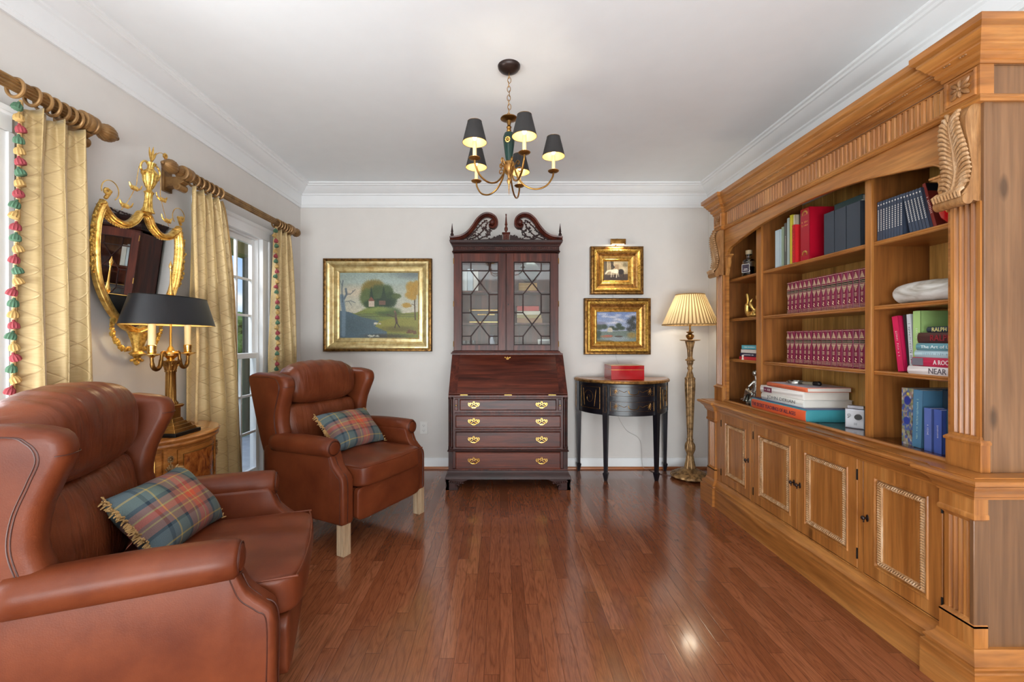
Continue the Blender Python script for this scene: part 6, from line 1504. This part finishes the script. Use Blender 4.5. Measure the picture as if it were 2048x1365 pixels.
g.tube([(ax+p[0], ay+p[1], zB_+p[2]) for p in bezier([(0, .085, .175), (0, .075, .13), (0, .082, .08), (0, .078, .035), (0, .05, .02), (0, .015, .022), (0, -.02, .03), (0, -.045, .05), (0, -.055, .09), (0, -.04, .135), (0, -.055, .165)], 5)], [.003]+[.011]*8+[.018]*10+[.022]*12+[.016]*8+[.012]*8+[.008]*3+[.003], 10)
g.tube([(ax+p[0], ay+p[1], zB_+p[2]) for p in bezier([(0, -.02, .03), (-.02, -.01, .07), (-.02, .01, .10), (-.01, .0, .13)], 5)], [.012]*10+[.008]*4+[.003]*2, 8)
g.ball((ax, ay+.01, zB_+.014), (.03, .045, .014), 12)
tag(remesh(g.build('antler_ornament', 'gilt_bright', loc=(ax, ay, zB_)), .004), 'gold antler shaped ornament on the left bay shelf below the bottle', 'ornament')
z = zC_
for i, (h_, col, e, lab, ti) in enumerate([(.024, (196, 40, 52), .0, 'red book at the bottom of the small stack in the left bay', None), (.024, (44, 40, 70), .01, 'navy book second up in the small stack in the left bay', '~----------'), (.026, (222, 214, 204), .02, 'white book third up in the small stack in the left bay', None), (.030, (88, 168, 180), .028, 'turquoise book on top of the small stack in the left bay', '~------------')]):
    b = sbook(1.722, 1.90, 2.935, 3.165-e, z, z+h_-.0006, col, lab, 'small flat stack in the left bay', side='-x')
    if ti: add_text(b, ti, (1.7215, 3.05-e/2, z+h_/2), (0, -1, 0), (0, 0, 1), .011, 'paper', .13)
    z += h_
fg = MB().lathe([(.009, 0), (.006, .008), (.005, .018), (.008, .024), (.007, .032), (.001, .036)], (1.716, 3.11, zC_), 14)
tag(fg.build('figurine', cmat((214, 190, 176)), loc=(1.716, 3.11, zC_)), 'tiny pale figurine standing before the stack in the left bay', 'figurine')
sh_ = MB(); 
for k in range(9): sh_.ball((1.80+.018*math.cos(k*.7), 2.97+.018*math.sin(k*.7), z+.012+.003*(k % 3)), (.014, .014, .012), 7)
tag(remesh(sh_.build('stone_ornament', cmat((70, 64, 84), .4), loc=(1.80, 2.97, z)), .004), 'dark knobbly stone ornament on top of the turquoise book', 'ornament')
# seated silver statuette
sx, sy, s0 = 1.76, 3.04, zD
st = MB(); P3 = lambda a, b_, c_: (sx+a, sy+b_, s0+c_)
st.lathe([(.001, 0), (.055, 0), (.055, .012), (.05, .016), (.001, .018)], (sx, sy, s0), 24, sx=.9, sy=1.25)
st.ball(P3(0, -.02, .055), (.036, .045, .045), 14)                      # seat and hips
st.tube([P3(-.005, -.02, .085), P3(0, -.03, .13), P3(0, -.02, .165)], [.030, .026, .024], 12)   # torso
st.tube([P3(0, -.02, .17), P3(0, -.012, .195)], [.010, .010], 8); st.ball(P3(-.003, -.006, .215), (.017, .019, .021), 14)
st.ball(P3(.006, -.006, .224), (.019, .021, .018), 12); st.ball(P3(-.002, .014, .212), (.004, .005, .004), 6)
for q in (-.016, .018):                                                 # knees and draped skirt
    st.tube([P3(q, -.02, .072), P3(q-.006, .04, .090), P3(q-.006, .062, .05), P3(q-.004, .07, .012)], [.026, .024, .018, .016], 10)
for k in range(13):
    t = k/12; st.tube([P3(-.03+.05*t, .0+.03*t, .095), P3(-.04+.03*t, .04+.03*t, .06), P3(-.05+.06*t, .055+.06*t, .016)], [.005, .006, .007], 6)
st.tube([P3(-.02, -.025, .160), P3(-.045, -.01, .125), P3(-.03, .03, .11)], [.010, .009, .007], 8); st.tube([P3(.02, -.02, .160), P3(.035, .015, .135), P3(.01, .03, .165)], [.010, .008, .006], 8)
st.tube([P3(-.03, .06, .03), P3(-.035, .10, .022), P3(-.03, .125, .03)], [.016, .010, .003], 8)
st.ball(P3(0, -.055, .07), (.03, .02, .05), 10)
tag(remesh(st.build('statuette', 'silver', loc=(sx, sy, s0)), .0032), 'dark silver statuette of a seated draped figure, bottom of the left bay', 'statuette')
# big horizontal stack, bottom middle bay
b = sbook(1.650, 1.885, 2.368, 2.895, zD+.0, zD+.068, 'x_orange', 'huge orange and teal volume lying flat under the stack of art books', side='-x') if False else None
bs_ = thing('book', 'huge orange spined book with teal ends lying flat under the art books', 'book', (1.77, 2.63, zD))
yA, yB = 2.368, 2.895
MB().slab([(1.885, zD+.001), (1.885, zD+.067), (1.655, zD+.067), (1.648, zD+.055), (1.647, zD+.034), (1.648, zD+.012), (1.655, zD+.001)], 'y', yA, yB, .0015, 2).build('cover', cmat((62, 142, 152), .3), bs_, ang=50)
MB().slab([(1.6545, zD+.0635), (1.6500, zD+.0605), (1.6462, zD+.055), (1.6453, zD+.034), (1.6462, zD+.012), (1.6500, zD+.0065), (1.6545, zD+.0035), (1.66, zD+.006), (1.66, zD+.06)], 'y', yA+.004, yB-.014, .001, 2).build('spine', cmat((216, 92, 52), .4), bs_, ang=50)
MB().box(1.657, 1.884, yA+.002, yB-.002, zD+.0668, zD+.0684).build('top_board', cmat((28, 62, 120), .4), bs_)
add_text(bs_, 'THE SECRET TEACHINGS OF ALL AGES', (1.6448, 2.66, zD+.034), (0, -1, 0), (0, 0, 1), .022, cmat((70, 40, 60)), .42)
z = zD+.0686
def flat(ya, yb, xf, xb, z, h_, spc, label, title=None, tc_=None, th=.02, tw=.3, top=(210, 204, 214), round_=.006, to=0):
    t = thing('book', label, 'book', ((xf+xb)/2, (ya+yb)/2, z), group='art books stacked flat in the middle bay')
    c = MB().slab([(xb, z), (xb, z+.002), (xf+.012, z+.0035), (xf+.010, z+h_-.0035), (xb, z+h_-.002), (xb, z+h_), (xf+.005, z+h_), (xf, z+h_*.75), (xf-.001, z+h_/2), (xf, z+h_*.25), (xf+.005, z)], 'y', ya, yb, .0006, 1)
    c.build('cover', cmat(spc, .4), t, ang=40)
    MB().box(xf+.011, xb-.006, ya+.004, yb-.004, z+.0026, z+h_-.0026).build('pages', 'paper', t)
    if title: add_text(t, title, (xf-.0016, (ya+yb)/2+to, z+h_/2), (0, -1, 0), (0, 0, 1), th, tc_, tw)
    return t
flat(2.432, 2.822, 1.675, 1.955, z, .041, (226, 224, 216), 'white art book with slim grey capitals, second from bottom of the stack', 'JOHN DERIAN', cmat((110, 112, 112)), .024, .26)
z += .0414
b = flat(2.440, 2.840, 1.680, 1.945, z, .046, (232, 228, 222), 'white art book with a maroon spine panel, second from top of the stack')
bp_ = MB().box(1.6778, 1.679, 2.72, 2.80, z+.008, z+.038).build('spine_panel', cmat((110, 44, 66)), b); add_text(b, '~-----', (1.6775, 2.76, z+.023), (0, -1, 0), (0, 0, 1), .018, 'paper', .06)
z += .0464
flat(2.420, 2.775, 1.682, 1.94, z, .025, (214, 104, 66), 'thin orange spined book on top of the art book stack', '~----------------------', cmat((160, 84, 50)), .008, .22)
MB().box(1.69, 1.938, 2.424, 2.771, z+.0246, z+.0256).build('dust_jacket', cmat((206, 202, 214)), bpy.data.objects[[o.name for o in bpy.data.objects if o.get('label', '').startswith('thin orange spined')][0]])
z += .0258
mg = thing('magnifying_glass', 'magnifying glass with silver rim and dark tipped horn handle, lying on the art books', 'magnifying glass', (1.80, 2.62, z))
c0 = Vector((1.79, 2.665, z+.008))
MB().lathe([(.044, -.008), (.048, -.007), (.048, .007), (.044, .008), (.044, -.008)], tuple(c0), 40, cap=False).build('rim', 'silver', mg)
MB().lathe([(.001, -.003), (.03, -.002), (.044, 0), (.03, .002), (.001, .003)], tuple(c0), 32).build('lens', 'clear_glass', mg)
d_ = Vector((.25, -1, 0)).normalized()
MB().tube([tuple(c0+d_*.048), tuple(c0+d_*.06), tuple(c0+d_*.12)], [.006, .010, .012], 12).build('handle', cmat((150, 140, 120)), mg)
MB().tube([tuple(c0+d_*.12+Vector((0, 0, .002))), tuple(c0+d_*.150+Vector((0, 0, .004)))], [.013, .014], 12).ball(tuple(c0+d_*.150+Vector((0, 0, .004))), .0145, 10).build('handle_tip', 'maroon_black', mg)
# silver cine camera
R = Matrix.Translation((1.800, 2.225, zD)) @ Matrix.Rotation(math.radians(-52), 4, 'Z')
cc = thing('cine_camera', 'small silver vintage cine camera beside the right divider of the middle bay', 'camera', (1.800, 2.225, zD))
MB().slab([(-.040, .0), (.040, .0), (.040, .098), (-.040, .098)], 'y', -.024, .024, .006, 3, mat=R).build('body', cmat((176, 178, 186), .3, .3), cc)
MB().box(-.036, .036, -.0255, -.0235, .006, .092, mat=R).build('front_plate', cmat((206, 206, 210), .3), cc)
MB().tube([(.015, -.025, .060), (.015, -.040, .060)], [.015, .013], 20, mat=R).build('lens', 'maroon_black', cc)
MB().tube([(-.022, -.025, .066), (-.022, -.030, .066)], [.008, .008], 16, mat=R).box(-.002, .010, -.027, -.025, .018, .030, mat=R).tube([(-.027, -.027, .072), (-.020, -.029, .058), (-.027, -.027, .052)], .002, 6, mat=R).build('dials', 'steel_grey', cc)
MB().box(-.030, .034, -.018, .018, .100, .114, mat=R).build('viewfinder', cmat((150, 150, 156), .3, .4), cc)
# right bay, top: journals, icon book, glass ornament, card
jn = 0
def journal(y, tilt, k, lab):
    t = U(y-.0068, y+.0068, zA, .178, 1.722, .12, (62, 72, 90), lab, name='journal', cat='journal', group='slate blue journals in the right bay', tilt=tilt, rough=.45)
    m = MB(); m.ball((-.0605, 0, .162), (.0006, .0035, .0035), 6)
    for q in range(11): m.box(-.0606, -.0600, -.002, .002, .045+q*.009, .050+q*.009)
    m.build('spine_print', 'paper', t, world=False); return t
for i in range(9): journal(2.002-i*.0142, 0, i, '%s upright slate blue journal from the left divider of the right bay' % ORD[i])
for i in range(6): journal(1.842-i*.0146, -.20-.004*i, i, '%s leaning slate blue journal from the left in the right bay' % ORD[i])
ic = U(1.747, 1.761, zA, .196, 1.735, .20, (128, 44, 34), 'red covered book with a portrait on its face, leaning on the journals', tilt=-.25, title='~-------')
ic.location.y -= .0
A = canvas(60, 80, (126, 42, 30), (110, 34, 28)); poly(A, [(0, 0), (1, 0), (1, .18), (0, .18)], (26, 24, 28)); blob(A, .5, .48, .30, .20, (150, 112, 60), 1, .1); blob(A, .5, .50, .2, .17, (34, 24, 22)); blob(A, .5, .50, .12, .12, (164, 120, 90)); poly(A, [(.2, 1), (.35, .66), (.65, .66), (.85, 1)], (60, 32, 30)); blob(A, .46, .48, .015, .012, (30, 20, 18)); blob(A, .55, .48, .015, .012, (30, 20, 18)); poly(A, [(.48, .66), (.52, .66), (.56, .9), (.46, .9)], (120, 60, 46))
paint_mesh(A, lambda u, v: (-.098+.196*u, -.0073, .002+.192*v)).build('front_cover', 'painted_canvas', ic, world=False)
cdn = thing('framed_card', 'small framed card standing behind the leaning journals', 'picture frame', (1.83, 1.80, zA))
Rc = Matrix.Translation((1.87, 1.80, zA)) @ Matrix.Rotation(math.radians(-60), 4, 'Z')
MB().slab([(-.055, .0), (.055, .0), (.055, .235), (-.055, .235)], 'y', -.005, .005, .002, 2, mat=Rc).build('frame', cmat((60, 56, 50)), cdn)
MB().box(-.05, .05, -.0058, -.0048, .006, .229, mat=Rc).build('card', cmat((206, 200, 190)), cdn)
MB().box(-.03, .03, -.0064, -.0056, .17, .215, mat=Rc).build('card_print', cmat((150, 110, 104)), cdn)
oy, ox = 1.665, 1.735
og = thing('glass_ornament', 'shiny round red and gold glass ornament at the right end of the top shelf', 'ornament', (ox, oy, zA))
MB().lathe([(.001, 0), (.030, .002), (.048, .022), (.055, .045), (.050, .062)], (ox, oy, zA), 28, lobes=12, amp=.04).build('red_bowl', cmat((190, 20, 26), .08), og)
MB().lathe([(.050, .062), (.052, .072), (.046, .085), (.050, .105), (.044, .135), (.028, .155), (.014, .163), (.001, .166)], (ox, oy, zA), 32, lobes=9, amp=.06).build('gilt_dome', 'brass', og)
q = random.Random(9); m = [MB(), MB()]
for k in range(60): a = q.uniform(0, 6.28); h_ = q.uniform(.085, .15); r_ = float(np.interp(h_, [.08, .11, .135, .155], [.049, .051, .045, .03])); m[k % 2].ball((ox+r_*math.cos(a), oy+r_*math.sin(a), zA+h_), .0055, 6)
m[0].build('red_beads', cmat((180, 30, 30), .2), og); m[1].build('green_beads', cmat((30, 80, 50), .2), og)
# white horn
m, nt, b = newmat('white_horn', .35); v = ocoord(nt, (10, 3, 14)); lk(nt, ramp(nt, noise(nt, v, 1, 4, .6, 1.0), [(.32, lin(150, 140, 122)), (.48, lin(214, 212, 206)), (.7, lin(238, 238, 234))]), b, 'Base Color')
hr_ = MB(); cv = bezier([(1.78, 1.945, .036), (1.775, 1.93, .042), (1.765, 1.88, .046), (1.755, 1.80, .046), (1.75, 1.72, .044), (1.75, 1.63, .036), (1.755, 1.55, .022)], 6)
hr_.tube([(p[0], p[1], zB_+p[2]) for p in cv], [.006, .022, .030, .036, .040, .042]+[.043]*8+[.044]*8+[.042]*6+[.034]*5+[.022]*4, 20)
hr_.v = [(p[0], p[1], max(p[2], zB_+.0003)) for p in hr_.v]
tag(hr_.build('carved_horn', 'white_horn', loc=(1.76, 1.80, zB_)), 'large smooth white marbled horn lying on the middle shelf of the right bay', 'horn')
# right bay third shelf
U(1.905, 1.935, zC_, .245, 1.75, .17, (206, 30, 84), 'magenta book leaning at the left of the third shelf, right bay', tilt=-.13, title='~-----------', th=.012)
U(1.882, 1.898, zC_, .250, 1.76, .17, (34, 32, 34), 'black book between the magenta and white spined books', tilt=-.10)
U(1.858, 1.878, zC_, .250, 1.75, .18, (206, 210, 214), 'white spined book beside the black book in the right bay', tilt=-.07, title='~----------------------', th=.012, textc='maroon_black')
U(1.826, 1.860, zC_, .262, 1.745, .20, (168, 204, 128), 'light green book standing behind the flat stack in the right bay', title='~-------------', th=.012)
gb = thing('green_tray', 'dark green panelled box behind the flat stack in the right bay', 'box', (1.90, 1.68, zC_))
MB().rectloft([(1.56, 1.815, zC_, zC_+.265, .03), (1.56, 1.815, zC_, zC_+.265, 0), (1.575, 1.80, zC_+.015, zC_+.25, 0), (1.585, 1.79, zC_+.025, zC_+.24, .010)], lambda u, v, w: (1.90+w, u, v)).build('panel', cmat((86, 116, 52)), gb)
m = MB()
for u, v in ((1.60, .05), (1.60, .22), (1.775, .05), (1.775, .22)): m.ball((1.899, u, zC_+v), (.004, .016, .014), 8)
m.build('studs', cmat((60, 84, 44)), gb)
z = zC_
SK = [(.033, (224, 216, 214), 'white book at the bottom of the flat stack in the right bay', 'NEAR &', (90, 80, 86), .022, 0, (1.57, 1.845), 1.708),
      (.036, (190, 40, 76), 'pink and grey book second up in the right bay flat stack', 'A ROOM', (240, 236, 232), .018, -.03, (1.57, 1.842), 1.722),
      (.029, (186, 214, 222), 'pale blue book third up in the right bay flat stack', '~-----------', (150, 178, 190), .012, 0, (1.57, 1.835), 1.728),
      (.029, (104, 158, 170), 'teal book fourth up in the right bay flat stack', 'The Art of Little', (230, 236, 236), .012, 0, (1.57, 1.822), 1.722),
      (.043, (74, 42, 40), 'dark brown book with red letters, second from top of the right bay stack', 'RALPH', (150, 36, 48), .024, 0, (1.57, 1.822), 1.728),
      (.024, (46, 62, 76), 'slim navy book with yellow letters on the right bay stack', 'RALPH', (224, 214, 140), .016, 0, (1.57, 1.79), 1.735)]
for h_, col, lab, ti, tcx, th, to, (ya, yb), xf in SK:
    t = flat(ya, yb, xf, xf+.18, z, h_-.0004, col, lab); t['group'] = 'books stacked flat in the right bay'
    tw_ = len(ti)*th*.72; add_text(t, ti, (xf-.0016, {'N': 1.752, 'A': 1.748, '~': 1.80, 'T': 1.80, 'R': 1.788}[ti[0]]-(.022 if ti == 'RALPH' else 0)-tw_/2, z+h_/2), (0, -1, 0), (0, 0, 1), th, cmat(tcx), tw_)
    if 'pink' in lab: MB().box(xf-.0016, xf-.0008, 1.79, 1.838, z+.003, z+h_-.003).build('spine_panel', cmat((112, 108, 118)), t)
    z += h_
# right bay bottom
fl_ = U(1.848, 1.905, zD, .240, 1.74, .20, (120, 116, 110), 'thick floral patterned book at the bottom left of the right bay')
A = canvas(40, 120, (132, 132, 116), (150, 146, 130)); q = random.Random(3)
for k in range(220): blob(A, q.random(), q.random(), .10, .035, q.choice([(60, 76, 140), (176, 160, 120), (120, 130, 90), (190, 180, 176), (80, 60, 70), (60, 84, 150), (150, 120, 110)]), .85, .4)
blob(A, .45, .22, .3, .09, (40, 52, 132)); blob(A, .4, .58, .3, .08, (44, 60, 140)); blob(A, .5, .10, .12, .03, (190, 170, 70))
paint_mesh(A, lambda u, v: (-.1004, .0285-.057*u, .24*v)).build('printed_spine', 'painted_canvas', fl_, world=False)
U(1.802, 1.843, zD, .238, 1.725, .20, (74, 118, 148), 'teal blue book leaning beside the floral book', tilt=.03, title='~----------------------', th=.010, textc=cmat((176, 206, 190)))
U(1.700, 1.790, zD, .242, 1.80, .15, (30, 46, 58), 'wide dark blue green book behind the two blue books')
U(1.560, 1.690, zD, .195, 1.80, .12, (120, 176, 70), 'lime green book behind the two blue books')
U(1.748, 1.780, zD, .172, 1.715, .08, (84, 104, 168), 'left of the two small periwinkle blue books, bottom right', title='~-----', th=.009)
U(1.708, 1.740, zD, .172, 1.715, .08, (70, 92, 166), 'right of the two small periwinkle blue books, bottom right', title='~------', th=.009)
U(1.655, 1.685, zD, .178, 1.71, .085, (34, 70, 92), 'dark teal book at the far right of the bottom shelf', title='~----------', th=.010)
sbook(1.75, 1.87, 1.62, 1.69, zD+.1955, zD+.228, (226, 224, 224), 'small white book lying on the lime green book', side='-x')
